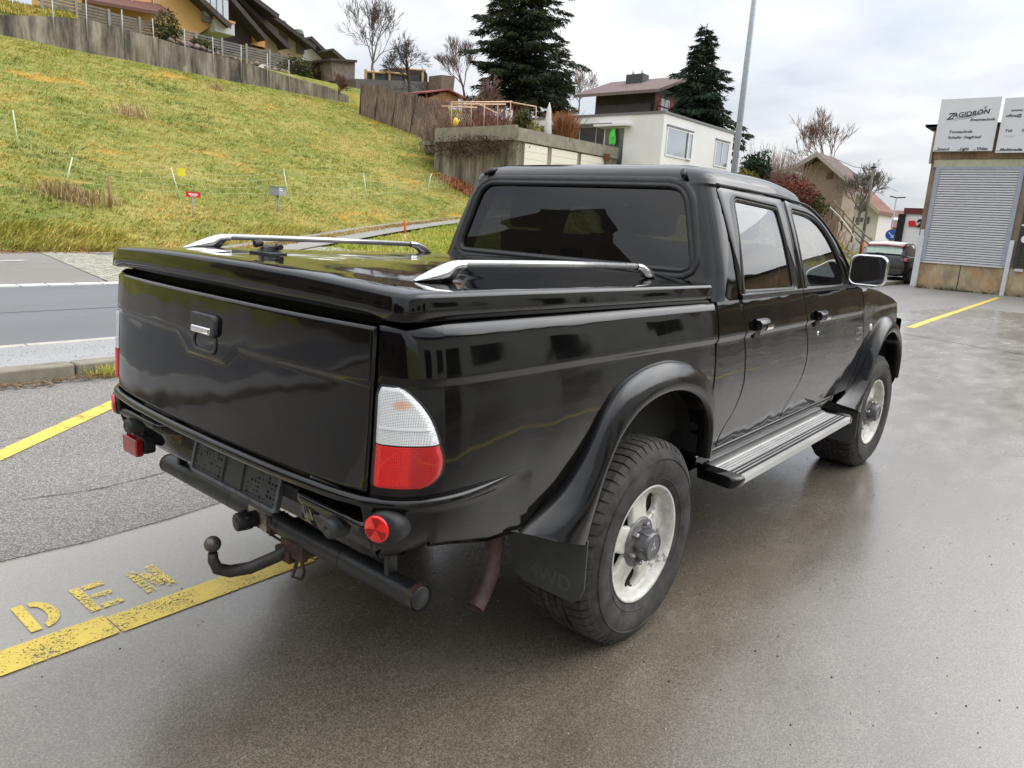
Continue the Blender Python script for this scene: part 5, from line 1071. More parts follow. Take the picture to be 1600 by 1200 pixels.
for (y1_, y0_, z0_, z1_, zz) in ((3.83, 2.16, 4.46, 6.08, 0), (2.07, .30, 4.40, 6.03, 1)):
    XS = X-.24
    sgn = empty('sign_board', (XS, (y0_+y1_)/2, z0_), 'large pale sign board with a slanted underlined name, above the roller shutter' if not zz else 'second pale sign board with contact details, cut by the right picture edge', 'sign')
    m = MB(); m.box((XS, y0_, z0_), (XS+.04, y1_, z1_)); pnl = m.build('panel', SIGN, sgn, bevel=.004)
    m = MB(); m.box((XS+.04, y0_+.1, z0_+.05), (XS+.08, y0_+.16, z1_-.05)); m.box((XS+.04, y1_-.16, z0_+.05), (XS+.08, y1_-.1, z1_-.05)); m.build('bracket', DARK, sgn) if False else None
    def tx(s_, yy_, zz_, sz, sx=1.2, sh_=0.0, b=.0, col=INK, par=pnl, rot=0): 
        xa = Vector((0, -math.cos(rot), math.sin(rot))); ya = Vector((0, math.sin(rot), math.cos(rot)))
        text_mesh('lettering', s_, sz, frame((XS-.004, yy_, zz_), xa, ya), col, .001, parent=par, scale_x=sx, shear=sh_, bold=b)
    if not zz:
        tx('Z', 3.60, 5.44, .27, 1.1, .35, .006, rot=.09); tx('AGIDRÖN', 3.43, 5.50, .19, 1.15, .2, .005, rot=.09); tx('®', 2.60, 5.74, .09)
        m = MB(); m.add([(XS-.004, 3.60, 5.42), (XS-.004, 2.95, 5.545), (XS-.004, 2.35, 5.74), (XS-.004, 2.95, 5.515)], [(0, 1, 2, 3)]); m.add([(XS-.004, 3.58, 5.36), (XS-.004, 2.9, 5.50), (XS-.004, 2.35, 5.735), (XS-.004, 2.9, 5.485)], [(0, 1, 2, 3)]); m.build('swoosh', INK, pnl, recalc=False)
        tx('Eventtechnik', 2.92, 5.38, .105, 1.25, .12, .003); tx('Tontechnik', 3.46, 5.02, .115, 1.25, .12, .003); tx('Schafer Siegfried', 3.46, 4.85, .115, 1.2, .12, .003)
        tx('...Sound', 3.79, 4.49, .12, 1.1, .1, .004); tx('...Light', 3.14, 4.49, .12, 1.05, .1, .004); tx('...Video', 2.68, 4.49, .12, 1.1, .1, .004)
    else:
        tx('www.', 1.86, 5.62, .11, 1.25, .1, .003); tx('office@', 1.98, 5.46, .11, 1.2, .1, .003); tx('Tel:', 1.92, 5.02, .11, 1.2, .1, .003); tx('0', 1.48, 5.02, .11, 1.2, .1, .003)
        tx('Mobil:', 1.92, 4.86, .10, 1.2, .1, .0, col=plain('faded_ink', lin((186, 188, 194)), .5)); tx('...Multimedia', 2.04, 4.45, .12, 1.1, .1, .004)
scatter('weeds', [(X-.1-random.random()*.2, random.uniform(1.5, 3.9), .02) for _ in range(90)], .03, M_HEDGE, flat=1.2, label='moss and weeds along the foot of the hall wall')
# --- parked dark hatchback with white roof
def hatchback(x0, yc):
    cr_ = empty('parked_hatchback', (x0+2, yc, 0), 'dark grey hatchback with a white roof and red trim parked beside the hall', 'car')
    BODY = plain('charcoal_paint', (.012, .012, .014), .3, var=.1, coat=.3); L = 3.95; hw = .86
    def sec(x): # half width scale, belt z, bottom z
        t = x/L; return 1-.10*max(0, (.08-t)/.08)**2-.18*max(0, (t-.86)/.14)**2
    m = MB(); rows = []
    for x in [0, .03, .08, .18, .35, .6, 1, 1.6, 2.2, 2.8, 3.3, 3.6, 3.8, 3.9, 3.95]:
        k_ = sec(x); zt = float(np.interp(x, [0, .05, .2, .6, 2.6, 2.9, 3.6, 3.95], [.90, 1.0, 1.03, 1.0, .97, .96, .88, .68])); zb = .30 if .1 < x < 3.8 else .36
        rows.append([Vector((x0+x, yc+s_*y*k_, z)) for s_, y, z in ((1, .55, zb-.04), (1, .80, zb), (1, .855, .45), (1, .87, .62), (1, .855, .78), (1, .80, zt-.05), (1, .74, zt), (1, .3, zt+.01), (-1, .3, zt+.01), (-1, .74, zt), (-1, .80, zt-.05), (-1, .855, .78), (-1, .87, .62), (-1, .855, .45), (-1, .80, zb), (-1, .55, zb-.04))])
    m.grid(rows, closed=True); m.add(rows[0], [tuple(range(16))]); m.add(rows[-1], [tuple(range(16))]); bd = m.build('body', BODY, cr_, auto=50)
    m = MB(); rows = []
    for x, z, w_ in ((.10, 1.02, .73), (.18, 1.16, .70), (.30, 1.32, .655), (.48, 1.415, .62), (.9, 1.445, .61), (1.6, 1.44, .61), (2.1, 1.39, .60), (2.5, 1.22, .64), (2.95, .97, .70)):
        rows.append([Vector((x0+x, yc+y, zz_)) for y, zz_ in ((-.76, .98), (-w_-.02, z-.05), (-w_+.04, z), (0, z+.02), (w_-.04, z), (w_+.02, z-.05), (.76, .98))])
    m.grid(rows); m.build('cabin_glass', GLASSB, cr_, auto=50)
    m = MB(); rows = []
    for x, z, w_ in ((.20, 1.375, .60), (.28, 1.43, .63), (.48, 1.462, .635), (.9, 1.485, .625), (1.6, 1.48, .62), (2.1, 1.43, .60)):
        rows.append([Vector((x0+x, yc+y, zz_)) for y, zz_ in ((-w_, z-.045), (-w_+.03, z-.005), (0, z+.022), (w_-.03, z-.005), (w_, z-.045))])
    m.grid(rows); m.build('roof', plain('roof_white', lin((232, 230, 230)), .2, var=.02, coat=.6), cr_, solid=.03)
    RT_ = plain('red_trim', lin((176, 20, 34)), .3, coat=.5)
    m = MB(); m.tube([(x0+.19, yc-.60, 1.33), (x0+.165, yc, 1.362), (x0+.19, yc+.60, 1.33)], .018, 8)
    for s_ in (1, -1): m.tube([(x0+.19, yc+s_*.60, 1.34), (x0+.45, yc+s_*.66, 1.33), (x0+.7, yc+s_*.655, 1.40)], .03, 8)
    m.build('red_trim', RT_, cr_, recalc=False)
    m = MB(); rows = [[Vector((x0+x-.012, yc+y*w_, z)) for y in (-1, -.5, 0, .5, 1)] for x, z, w_ in ((.095, 1.06, .60), (.16, 1.17, .60), (.225, 1.27, .57), (.29, 1.33, .55))]; m.grid(rows); m.build('rear_window', plain('rear_glass', lin((150, 176, 160)), .06, coat=1), cr_)
    m = MB(); m.tube([(x0+.04, yc, 1.05), (x0+.05, yc+.25, 1.07)], .014, 6); m.build('wiper', RUB, cr_)
    for s_ in (-1, 1):
        m = MB(); m.hexa([(x0+.00, yc+s_*.56, .78), (x0+.02, yc+s_*.86, .80), (x0+.26, yc+s_*.873, .82), (x0+.2, yc+s_*.56, .8)], [(x0+.01, yc+s_*.58, .94), (x0+.04, yc+s_*.83, .95), (x0+.28, yc+s_*.85, .93), (x0+.2, yc+s_*.58, .93)]); tl_ = m.build('tail_light', plain('hatch_red_lens', lin((176, 20, 30)), .12, coat=.8) if s_ < 0 else bpy.data.materials['hatch_red_lens'], cr_, bevel=.03, seg=3)
        m = MB(); m.hexa([(x0-.006, yc+s_*.63, .85), (x0+.012, yc+s_*.80, .855), (x0+.03, yc+s_*.80, .855), (x0+.03, yc+s_*.63, .85)], [(x0-.004, yc+s_*.63, .885), (x0+.016, yc+s_*.80, .89), (x0+.03, yc+s_*.80, .89), (x0+.03, yc+s_*.63, .885)]); m.build('inner_lamp', plain('hatch_clear', (.6, .3, .3), .1) if s_ < 0 else bpy.data.materials['hatch_clear'], tl_)
        for xw in (.68, 3.2):
            m = MB(); m.lathe([(.2, .0), (.2, -.01), (.29, -.02), (.31, .01), (.31, .16), (.28, .2), (0, .2)], (x0+xw, yc+s_*.88, .312), (0, -s_, 0), 28); w1 = m.build('wheel', M_TYRE, cr_)
            m = MB(); m.lathe([(.2, -.005), (.18, .02), (.05, .012), (0, .01)], (x0+xw, yc+s_*.88, .312), (0, -s_, 0), 10, smooth=False); m.build('rim', plain('hatch_rim', (.3, .3, .31), .4, metal=.7) if not bpy.data.materials.get('hatch_rim') else bpy.data.materials['hatch_rim'], w1)
            m = MB(); m.lathe([(.33, .001), (.375, -.008), (.38, .02)], (x0+xw, yc+s_*.872, .32), (0, -s_, 0), 28, a0=0, a1=math.pi if s_ < 0 else -math.pi); m.build('arch_trim', PLAS, cr_)
    m = MB(); m.box((x0-.02, yc-.70, .34), (x0+.05, yc+.70, .52)); m.build('bumper_insert', PLAS, cr_, bevel=.03)
    m = MB(); m.box((x0-.032, yc-.26, .56), (x0-.022+.02, yc+.26, .67)); m.build('number_plate', plain('plate_white', (.6, .6, .6), .5), cr_)
    m = MB(); m.tube([(x0+.95, yc, 1.49), (x0+.85, yc, 1.68)], .006, 5); m.build('aerial', RUB, cr_)
    return cr_
hatchback(27.35, 5.18)
# --- far ridge with a village, haze put into its pale grey wood colour
m = MB(); rows = []
prof_ = [(420, -90, 2), (425, -20, 6), (430, 30, 20), (435, 70, 31), (440, 100, 27), (450, 150, 30), (460, 230, 40), (470, 320, 46)]
for t in np.linspace(0, 1, 12): rows.append([(x-120*(1-t), y, -6+(z*.50+6)*math.sin(t*math.pi/2)+(3*math.sin(y*.21+t*4)+2*math.sin(y*.57))*t) for x, y, z in [tuple(np.interp(q, range(8), [p_[k] for p_ in prof_]) for k in range(3)) for q in np.linspace(0, 7, 90)]])
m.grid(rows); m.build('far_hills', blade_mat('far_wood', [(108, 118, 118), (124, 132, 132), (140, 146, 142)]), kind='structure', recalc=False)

# ================================================================== WHAT THE PAINT MIRRORS: buildings beside and behind the camera
GW = plain('grey_plaster', lin((226, 226, 220)), .9, var=.1, scale=.4); WDK = plain('window_dark', (.02, .022, .025), .1, coat=.4)
wk = empty('workshop', (5, -13, 0), 'long grey workshop hall to the right of the camera, seen mirrored in the truck flank', 'building')
m = MB(); m.box((-9, -24, 0), (34, -13, 6.2)); m.build('wall', GW, wk); m = MB(); m.box((-9.4, -24.4, 6.2), (34.4, -12.8, 6.5)); m.build('roof', R_DARK, wk)
for x in (-6, -1, 4, 9.5, 15, 21):
    m = MB(); m.box((x, -12.99, 0 if x in (4, 15) else 1.6), (x+2.6, -12.93, 3.4)); m.build('door' if x in (4, 15) else 'window', WDK, wk)
for lab, x0, x1, y0, y1, hh, col in (('tall brown grey apartment block across the road behind the camera, mirrored in the rear window', -34, -19, 12.5, 34, 9.0, plain('brown_grey_plaster', lin((92, 84, 76)), .9)), ('dark timber clad house behind the camera, mirrored in the tailgate', -32, -21, -16, 4, 6.0, plain('timber_house', lin((70, 62, 56)), .9, var=.2))):
    ab = empty('apartment_block', ((x0+x1)/2, (y0+y1)/2, 0), lab, 'building'); m = MB(); m.box((x0, y0, -.2), (x1, y1, hh)); m.build('wall', col, ab); m = MB(); m.hexa([(x0-.6, y0-.6, hh), (x1+.6, y0-.6, hh), (x1+.6, y1+.6, hh), (x0-.6, y1+.6, hh)], [((x0+x1)/2-1, y0+3, hh+2.4), ((x0+x1)/2+1, y0+3, hh+2.4), ((x0+x1)/2+1, y1-3, hh+2.4), ((x0+x1)/2-1, y1-3, hh+2.4)]); m.build('roof', R_DARK, ab) if y1 < 10 else None
    z = 1.0
    while z < hh-1.5:
        y = y0+1.2
        while y < y1-2: 
            m = MB(); m.box((x1+.002, y, z), (x1+.05, y+1.5, z+1.4)); m.build('window', WDK, ab); y += 3.1
        z += 2.8
# ================================================================== THE PICKUP
def interp(x, pts):
    return float(np.interp(x, [p[0] for p in pts], [p[1] for p in pts]))
def smooth_tab(pts, n=200):
    xs_ = np.array([p[0] for p in pts], float); ys_ = np.array([p[1] for p in pts], float); X_ = np.linspace(xs_[0], xs_[-1], n)
    m = np.gradient(ys_, xs_); Y_ = []
    for x in X_:
        i = min(max(np.searchsorted(xs_, x)-1, 0), len(xs_)-2); h = xs_[i+1]-xs_[i]; t = (x-xs_[i])/h
        Y_.append((2*t**3-3*t*t+1)*ys_[i]+(t**3-2*t*t+t)*h*m[i]+(-2*t**3+3*t*t)*ys_[i+1]+(t**3-t*t)*h*m[i+1])
    return X_, np.array(Y_)
WX, WY = smooth_tab([(.50, .785), (.60, .802), (.72, .824), (.82, .838), (.90, .842), (.96, .8405), (1.0, .8375), (1.06, .831), (1.10, .8265), (1.15, .8185), (1.19, .810), (1.22, .799)])
def body_w(z): return float(np.interp(z, WX, WY))
def crease_z(x): return 1.066+max(0, .5-x)*.018
def body_y(x, z):
    """half width of the lower body, with the ledge below the waist line and narrowing towards the nose"""
    c_ = crease_z(x); w_ = body_w(z)
    # ledge: upper panel stands 7 mm proud of the band
    t = np.clip((z-(c_-.010))/.020, 0, 1); w_ = w_-.003+.011*t
    if x > 2.4: w_ -= .030*((x-2.4)/1.1)**2
    return w_
# plan path of the box: rear centre -> corner -> side
PL = [(-1.150, 0), (-1.149, .20), (-1.143, .40), (-1.130, .58), (-1.116, .68), (-1.100, .735), (-1.070, .785), (-1.025, .818), (-.96, .833), (-.88, .838), (-.78, .840)]
def catmull(P, n):
    out = []; P = [np.array(p, float) for p in P]
    for i in range(len(P)-1):
        a = P[max(i-1, 0)]; b = P[i]; c = P[i+1]; d = P[min(i+2, len(P)-1)]
        for k in range(n):
            t = k/n; out.append(.5*((2*b)+(-a+c)*t+(2*a-5*b+4*c-d)*t*t+(-a+3*b-3*c+d)*t**3))
    out.append(P[-1]); return np.array(out)
PATH = catmull(PL, 16); seg_ = np.hypot(*np.diff(PATH, axis=0).T); PS = np.concatenate([[0], np.cumsum(seg_)])
NRM = np.gradient(PATH, axis=0); NRM = np.stack([-NRM[:, 1], NRM[:, 0]], 1); NRM /= np.linalg.norm(NRM, axis=1)[:, None]
def s_of_y(y): return float(np.interp(y, PATH[:, 1], PS))
def skin(s, z, side=1, off=0.0):
    """side=-1: the right side (towards the camera).  s measured from the rear centre round the corner"""
    if s <= PS[-1]:
        px = float(np.interp(s, PS, PATH[:, 0])); py = float(np.interp(s, PS, PATH[:, 1])); nx = float(np.interp(s, PS, NRM[:, 0])); ny_ = float(np.interp(s, PS, NRM[:, 1]))
        l = math.hypot(nx, ny_); nx /= l; ny_ /= l
    else:
        px = PATH[-1, 0]+(s-PS[-1]); py = .840; nx, ny_ = 0, 1
    g = body_y(px, z)-.840
    rear = 1-min(1, abs(ny_)*1.0)
    tilt = -.035*(1.225-z)/.41*rear      # the tailgate leans out towards its foot
    return Vector((px+nx*(g*ny_*ny_+off)+tilt, side*(py+ny_*(g+off)), z))
def s_x(x): return PS[-1]+(x-PATH[-1, 0]) if x > PATH[-1, 0] else float(np.interp(x, PATH[:, 0], PS))

T = empty('pickup_truck', (0, 0, 0), 'black double cab pickup truck with chrome rails on its bed cover and a tow bar', 'pickup truck')
def zrows(z0, z1, x=0, n=16):
    c_ = crease_z(x); r = list(np.linspace(z0, z1, n))
    if z0 < c_ < z1: r += [c_-.0108, c_-.0096, c_+.0096, c_+.0108]
    return sorted(r)

# ---- tailgate with its pressed step and handle
def tg_off(y, z):
    """raised upper half, stepping down round the handle"""
    b = interp(y, [(-.72, 1.080), (-.17, 1.083), (-.10, 1.035), (.11, 1.035), (.18, 1.085), (.72, 1.090)])
    d = .007*float(sstep(b-.006, b+.012, z))
    e = min(1, (.703-abs(y))/.008); f = min(1, (1.221-z)/.010); g = min(1, (z-.812)/.008)
    d += -.008*(1-max(0, min(e, f, g)))**2
    d += .004*math.sin(y*5+z*7)*math.sin(z*9+1)*.35            # dented, wavy sheet
    return d
m = MB(); ys_ = np.concatenate([[-.703, -.702, -.700, -.698, -.695], np.linspace(-.69, .69, 139), [.695, .698, .700, .702, .703]]); zs_ = np.linspace(.812, 1.221, 84)
m.grid([[skin(s_of_y(abs(y)), z, 1 if y > 0 else -1, tg_off(y, z)) for y in ys_] for z in zs_])
m.grid([[skin(s_of_y(abs(y)), 1.221, 1 if y > 0 else -1, tg_off(y, 1.221)) for y in ys_], [skin(s_of_y(abs(y)), 1.221, 1 if y > 0 else -1, -.04) for y in ys_]])
tg = m.build('tailgate', PAINT, T)
def rear_pt(y, z, off=0): return skin(s_of_y(abs(y)), z, 1 if y > 0 else -1, off)
def rrect(w_, h, r, n=6):
    out = []
    for cx_, cz_, a0 in ((w_/2-r, h/2-r, 0), (-w_/2+r, h/2-r, 90), (-w_/2+r, -h/2+r, 180), (w_/2-r, -h/2+r, 270)):
        for k in range(n+1):
            a = math.radians(a0+90*k/n); out.append((cx_+r*math.cos(a), cz_+r*math.sin(a)))
    return out
def plate_on(mb, c, ax, ay, w_, h, r, th, inset=.004, n=5):
    """pillow-edged rounded rectangle centred at c in the plane ax, ay, standing th proud along ax x ay"""
    ax = Vector(ax).normalized(); ay = Vector(ay).normalized(); nn = ax.cross(ay); c = Vector(c)
    L0 = [c+ax*a+ay*b for a, b in rrect(w_, h, r, n)]; L1 = [p+nn*(th-inset) for p in L0]
    L2 = [c+ax*a+ay*b+nn*th for a, b in rrect(w_-2*inset, h-2*inset, max(.001, r-inset), n)]
    mb.grid([L0, L1, L2], closed=True); mb.add(L2, [tuple(range(len(L2)))]); return mb
RX = (0, -1, 0)
hc = rear_pt(.005, 1.112, .006); hx = Vector((0, -1, 0)); hy = (rear_pt(.0, 1.15)-rear_pt(.0, 1.05)).normalized()
m = MB(); plate_on(m, hc+hy*.022, hx, hy, .142, .062, .016, .014)
h_ = m.build('handle', PLAS, tg)
m = MB(); plate_on(m, hc+hy*.006+Vector((-.013, 0, 0)), hx, hy, .105, .022, .004, .006)
m.build('chrome_insert', CHROME, h_)
m = MB(); L0 = [hc-hy*.032+hx*a+hy*b for a, b in rrect(.135, .06, .026)]; L1 = [p+Vector((-.004, 0, 0)) for p in L0]; L2 = [hc-hy*.030+hx*a+hy*b+Vector((-.004, 0, 0)) for a, b in rrect(.118, .044, .02)]; L3 = [p+Vector((.016, 0, 0)) for p in L2]
m.grid([L0, L1, L2, L3], closed=True); m.add(L3, [tuple(range(len(L3)))]); m.build('handle_recess', PLAS, tg)

# ---- bed sides
LAMP_T, LAMP_B = 1.105, .835
def arch_z(x, O):
    """height of the wheel opening at x (None outside)"""
    xs_ = [p[0] for p in O]
    if x <= min(xs_) or x >= max(xs_): return None
    best = None
    for (a, b), (c_, d) in zip(O[:-1], O[1:]):
        if (a-x)*(c_-x) <= 0 and a != c_:
            z = b+(d-b)*(x-a)/(c_-a); best = z if best is None else max(best, z)
    return best
RO = [(-.655, .60), (-.50, .672), (-.42, .76), (-.372, .84), (-.322, .915), (-.24, .982), (-.13, 1.019), (-.01, 1.033), (.10, 1.030), (.22, 1.006), (.33, .960), (.41, .895), (.448, .82), (.452, .74), (.44, .64)]
RI = [(-.42, .515), (-.398, .617), (-.362, .716), (-.325, .78), (-.275, .842), (-.195, .895), (-.10, .924), (-.003, .935), (.09, .930), (.178, .910), (.26, .873), (.32, .825), (.36, .765), (.375, .70), (.375, .62)]
FO = [(2.33, .52), (2.46, .56), (2.575, .625), (2.645, .73), (2.70, .835), (2.77, .915), (2.86, .975), (2.96, 1.003), (3.08, 1.0), (3.19, .968), (3.29, .91), (3.37, .835), (3.42, .75), (3.435, .68), (3.43, .60)]
FI = [(2.535, .44), (2.555, .53), (2.59, .62), (2.635, .70), (2.69, .78), (2.76, .845), (2.85, .89), (2.96, .908), (3.06, .90), (3.15, .872), (3.23, .825), (3.29, .765), (3.325, .70), (3.34, .64), (3.34, .56)]
RAILZ = lambda x: 1.223-.014*(x+1.1)
def side_panel(mb, x0, x1, zlo, zhi, side, nx, off=0.0, xs_=None):
    xs_ = xs_ if xs_ is not None else np.linspace(x0, x1, nx); cols = []
    for x in xs_:
        a = zlo(x) if callable(zlo) else zlo; b = zhi(x) if callable(zhi) else zhi; c_ = crease_z(x)
        # constant number of rows, clustered at the ledge
        z = []
        if a < c_-.03:
            z += list(np.linspace(a, c_-.0108, 12)); z += [c_-.0096, c_, c_+.0096]; z += list(np.linspace(c_+.0108, b, 8))
        else:
            z += list(np.linspace(a, b, 23))
        cols.append([skin(s_x(x), q, side, off) for q in z])
    mb.grid(cols); return mb
for sd_ in (-1, 1):
    m = MB()
    # corner block: from the tailgate gap round to the side, above and below the lamp handled by lamp cut rows
    s0 = s_of_y(.711); s1 = s_x(-1.00)
    def lamp_s(z):   # forward edge of the lamp
        return s_x(interp(z, [(.832, -1.045), (.85, -1.026), (.90, -1.022), (.95, -1.034), (1.0, -1.052), (1.04, -1.072), (1.08, -1.096), (1.105, -1.112)])-.0)
    m.grid([[skin(s, z, sd_) for s in np.linspace(s0, s1, 22)] for z in zrows(.800, 1.221, -1.05, 30)])
    # return into the gap next to the tailgate, and top flange
    m.grid([[skin(s0, z, sd_), skin(s0, z, sd_)+Vector((.04, 0, 0))] for z in np.linspace(.80, 1.221, 14)])
    xs_ = np.concatenate([np.linspace(-1.00, -.66, 14), np.linspace(-.645, .45, 60)])
    def zl(x):
        a = arch_z(x, RO); lowb = interp(x, [(-1.0, .80), (-.66, .60)])
        if x < -.60: return max(.60 if a is None else a-.02, interp(x, [(-1.0, .79), (-.9, .70), (-.66, .60)]))
        return (a-.015) if a is not None else .60
    side_panel(m, 0, 0, zl, RAILZ, sd_, 0, xs_=xs_)
    m.grid([[skin(s_x(x), RAILZ(x), sd_) for x in xs_], [skin(s_x(x), RAILZ(x), sd_, -.012)+Vector((0, 0, .010)) for x in xs_], [skin(s_x(x), RAILZ(x), sd_, -.06)+Vector((0, 0, .010)) for x in xs_]])
    m.grid([[skin(s, 1.221, sd_) for s in np.linspace(s0, s1, 22)], [skin(s, 1.221, sd_, -.012)+Vector((0, 0, .010)) for s in np.linspace(s0, s1, 22)], [skin(s, 1.221, sd_, -.06)+Vector((0, 0, .010)) for s in np.linspace(s0, s1, 22)]])
    m.grid([[skin(s_x(.45), z, sd_), skin(s_x(.45), z, sd_, -.05)] for z in np.linspace(.60, RAILZ(.45), 14)])
    bs = m.build('bed_side', PAINT, T, auto=50)
# ---- tail lamps
def lamp_mats():
    n = NM('clear_lens'); rib = n.t.nodes.new('ShaderNodeTexWave'); rib.inputs['Scale'].default_value = 85; rib.bands_direction = 'Z'; n.link(n.pos, rib.inputs[0])
    rib2 = n.t.nodes.new('ShaderNodeTexWave'); rib2.inputs['Scale'].default_value = 85; rib2.bands_direction = 'Y'; n.link(n.pos, rib2.inputs[0])
    hgt = n.math('ADD', rib.outputs[1], rib2.outputs[1])
    z = n.axis(2); y = n.math('ABSOLUTE', n.axis(1))
    d = n.math('ADD', n.math('POWER', n.math('DIVIDE', n.math('SUBTRACT', z, 1.042), .014), 2), n.math('POWER', n.math('DIVIDE', n.math('SUBTRACT', y, .772), .020), 2))
    amber = n.ramp(d, [(.2, .6), (1.0, 0)])
    col = n.mix(n.ramp(hgt, [(.2, 0), (1, 1)]), (.42, .43, .43), (.80, .81, .82))
    n.setv(color=n.mix(amber, col, lin((226, 140, 84))), rough=.16, spec=.6, coat=.6); n.bump(hgt, .5, .0015)
    n2 = NM('red_lens'); y = n2.math('ABSOLUTE', n2.axis(1)); y2 = n2.axis(0)
    rib = n2.t.nodes.new('ShaderNodeTexWave'); rib.inputs['Scale'].default_value = 85; rib.bands_direction = 'Z'; n2.link(n2.pos, rib.inputs[0])
    rib2 = n2.t.nodes.new('ShaderNodeTexWave'); rib2.inputs['Scale'].default_value = 85; rib2.bands_direction = 'Y'; n2.link(n2.pos, rib2.inputs[0])
    hh = n2.math('ADD', rib.outputs[1], rib2.outputs[1])
    f = n2.ramp(y, [(.795, 1), (.800, 0)])
    col = n2.mix(f, lin((190, 8, 14)), lin((238, 14, 16))); col = n2.mix(n2.ramp(hh, [(.3, .0), (1.3, .35)]), col, lin((150, 4, 10)))
    n2.setv(color=col, rough=.12, coat=.7); n2.bump(hh, .4, .0012)
    return n.m, n2.m
M_CL, M_RL = lamp_mats()

LYX = [(0, .714, -1.118), (1, .735, -1.100), (2, .760, -1.085)]
def s_side(xe): return s_x(xe)
_LX, _LS = smooth_tab([(a_, s_of_y(b_)) for a_, b_ in ((.832, .800), (.840, .8135), (.855, .8215), (.890, .8255), (.945, .8225), (.990, .8185), (1.030, .8115), (1.060, .8015), (1.085, .788), (1.100, .776), (1.108, .764), (1.112, .748))], 400)
def lamp_s1(z): return float(np.interp(z if z < .945 else .945+(z-.945)*1.19, _LX, _LS))
def lamp_s0(z): return s_of_y(.714)+max(0, (z-1.055)/.030)**2*.012+max(0, (.842-z)/.006)**2*.006
for sd_ in (-1, 1):
    def rows_(z0, z1, n_, off, pad=0):
        rr = []; NN = 24
        for iz, z in enumerate(np.linspace(z0, z1, n_)):
            S_ = np.linspace(lamp_s0(z)+pad, lamp_s1(z)-pad, NN); r_ = []; ez = min(1, min(z-.836, 1.084-z)/.008+.25)
            for i, s in enumerate(S_):
                e = min(i, NN-1-i)/3; r_.append(skin(s, z, sd_, .001+(off-.001)*min(1, e)**.6*max(0, ez)**.5))
            rr.append(r_)
        return rr
    m = MB(); m.grid(rows_(.832, 1.086, 40, .003, -.004)); ho = m.build('tail_light', RUB, T)
    m = MB(); m.grid(rows_(.946, 1.082, 26, .013, .002)); m.build('clear_lens', M_CL, ho)
    m = MB(); m.grid(rows_(.984, .990, 3, .0165, .003)); m.build('lens_bar', plain('lens_rib', (.8, .8, .8), .2, coat=.4) if sd_ < 0 else bpy.data.materials['lens_rib'], ho)
    m = MB(); m.grid(rows_(.839, .944, 18, .015, .002)); m.build('red_lens', M_RL, ho)

# ---- rear bumper: painted ledge wrapping the corners, valance below it
def bump_row(d, z, cornerdrop=0):
    out = []
    for s in SB:
        sgn = -1 if s < 0 else 1; a = abs(s)
        p = skin(a, max(z, .80), sgn, 0); n_ = skin(a, max(z, .80), sgn, 1)-p
        k_ = 1-float(sstep(s_x(-.95), s_x(-.70), a)); dd = d*k_
        q_ = p+Vector((n_.x, n_.y, 0))*dd; q_.z = z
        out.append(q_)
    return out
smax = s_x(-.66)
_sp = np.array(sorted(list(np.linspace(0, smax, 90))+[s_of_y(.690), s_of_y(.693), s_of_y(.6985), s_of_y(.7015), s_of_y(.704)])); SB = np.concatenate([-_sp[:0:-1], _sp])
def vall(s):   # how far down the corner skin reaches
    a = abs(s); return interp(a, [(0, .773), (s_of_y(.692), .773), (s_of_y(.702), .640), (s_of_y(.735), .635), (s_of_y(.775), .640), (s_x(-1.03), .668), (s_x(-.95), .655), (s_x(-.80), .615), (s_x(-.66), .60)])
m = MB()
prof = [(-.004, .808), (.004, .8105), (.011, .8095), (.016, .805), (.0185, .798), (.018, .791), (.014, .785), (.009, .781)]
rows = [bump_row(d, z) for d, z in prof]
last = rows[-1]; nb = 9
for k_ in range(1, nb+1):
    t = k_/nb; r_ = []
    for s, p in zip(SB, last):
        zt = vall(s); a = abs(s); core = 1-float(sstep(s_of_y(.69), s_of_y(.705), a))
        q_ = p.copy(); q_.z = .781+(zt-.781)*t
        inw = (.012+.05*t*t)*t*(1-core)*.6+core*.012*t
        sg = 1 if q_.y > 0 else -1
        q_.x += inw*(1 if a < s_x(-1.02) else .2); q_.y -= sg*inw*(0 if a < s_of_y(.72) else 1)
        r_.append(q_)
    rows.append(r_)
r_ = []
for s, p in zip(SB, rows[-1]): r_.append(p+Vector((.006, -.006*(1 if p.y > 0 else -1)*(1 if abs(s) > s_of_y(.7) else 0), .004)))
rows.append(r_)
m.grid(rows)
bp = m.build('rear_bumper', PAINT, T)
# valance: plate recess in the middle, a rounded step either side, tapering down behind the tube
m = MB(); rows = []
def val_x(ay, z):
    b = interp(z, [(.58, -1.050), (.61, -1.075), (.64, -1.093), (.67, -1.106), (.690, -1.120), (.702, -1.136), (.714, -1.143), (.727, -1.143), (.737, -1.134), (.743, -1.112), (.750, -1.098), (.775, -1.095)])
    c = interp(z, [(.58, -1.045), (.775, -1.045)]); k_ = float(sstep(.285, .43, ay)); e_ = float(sstep(.69, .715, ay))
    return c+(b-c)*k_+.06*e_
for t in np.linspace(0, 1, 44):
    r_ = []
    for y in np.linspace(-.715, .715, 121):
        ay = abs(y); zb = interp(ay, [(0, .590), (.60, .594), (.715, .632)]); z = .772+(zb-.772)*t
        r_.append(Vector((val_x(ay, z), y, z)))
    rows.append(r_)
rows.append([p+Vector((.06, 0, .004)) for p in rows[-1]])
m.grid(rows); m.build('valance', PAINT, T)
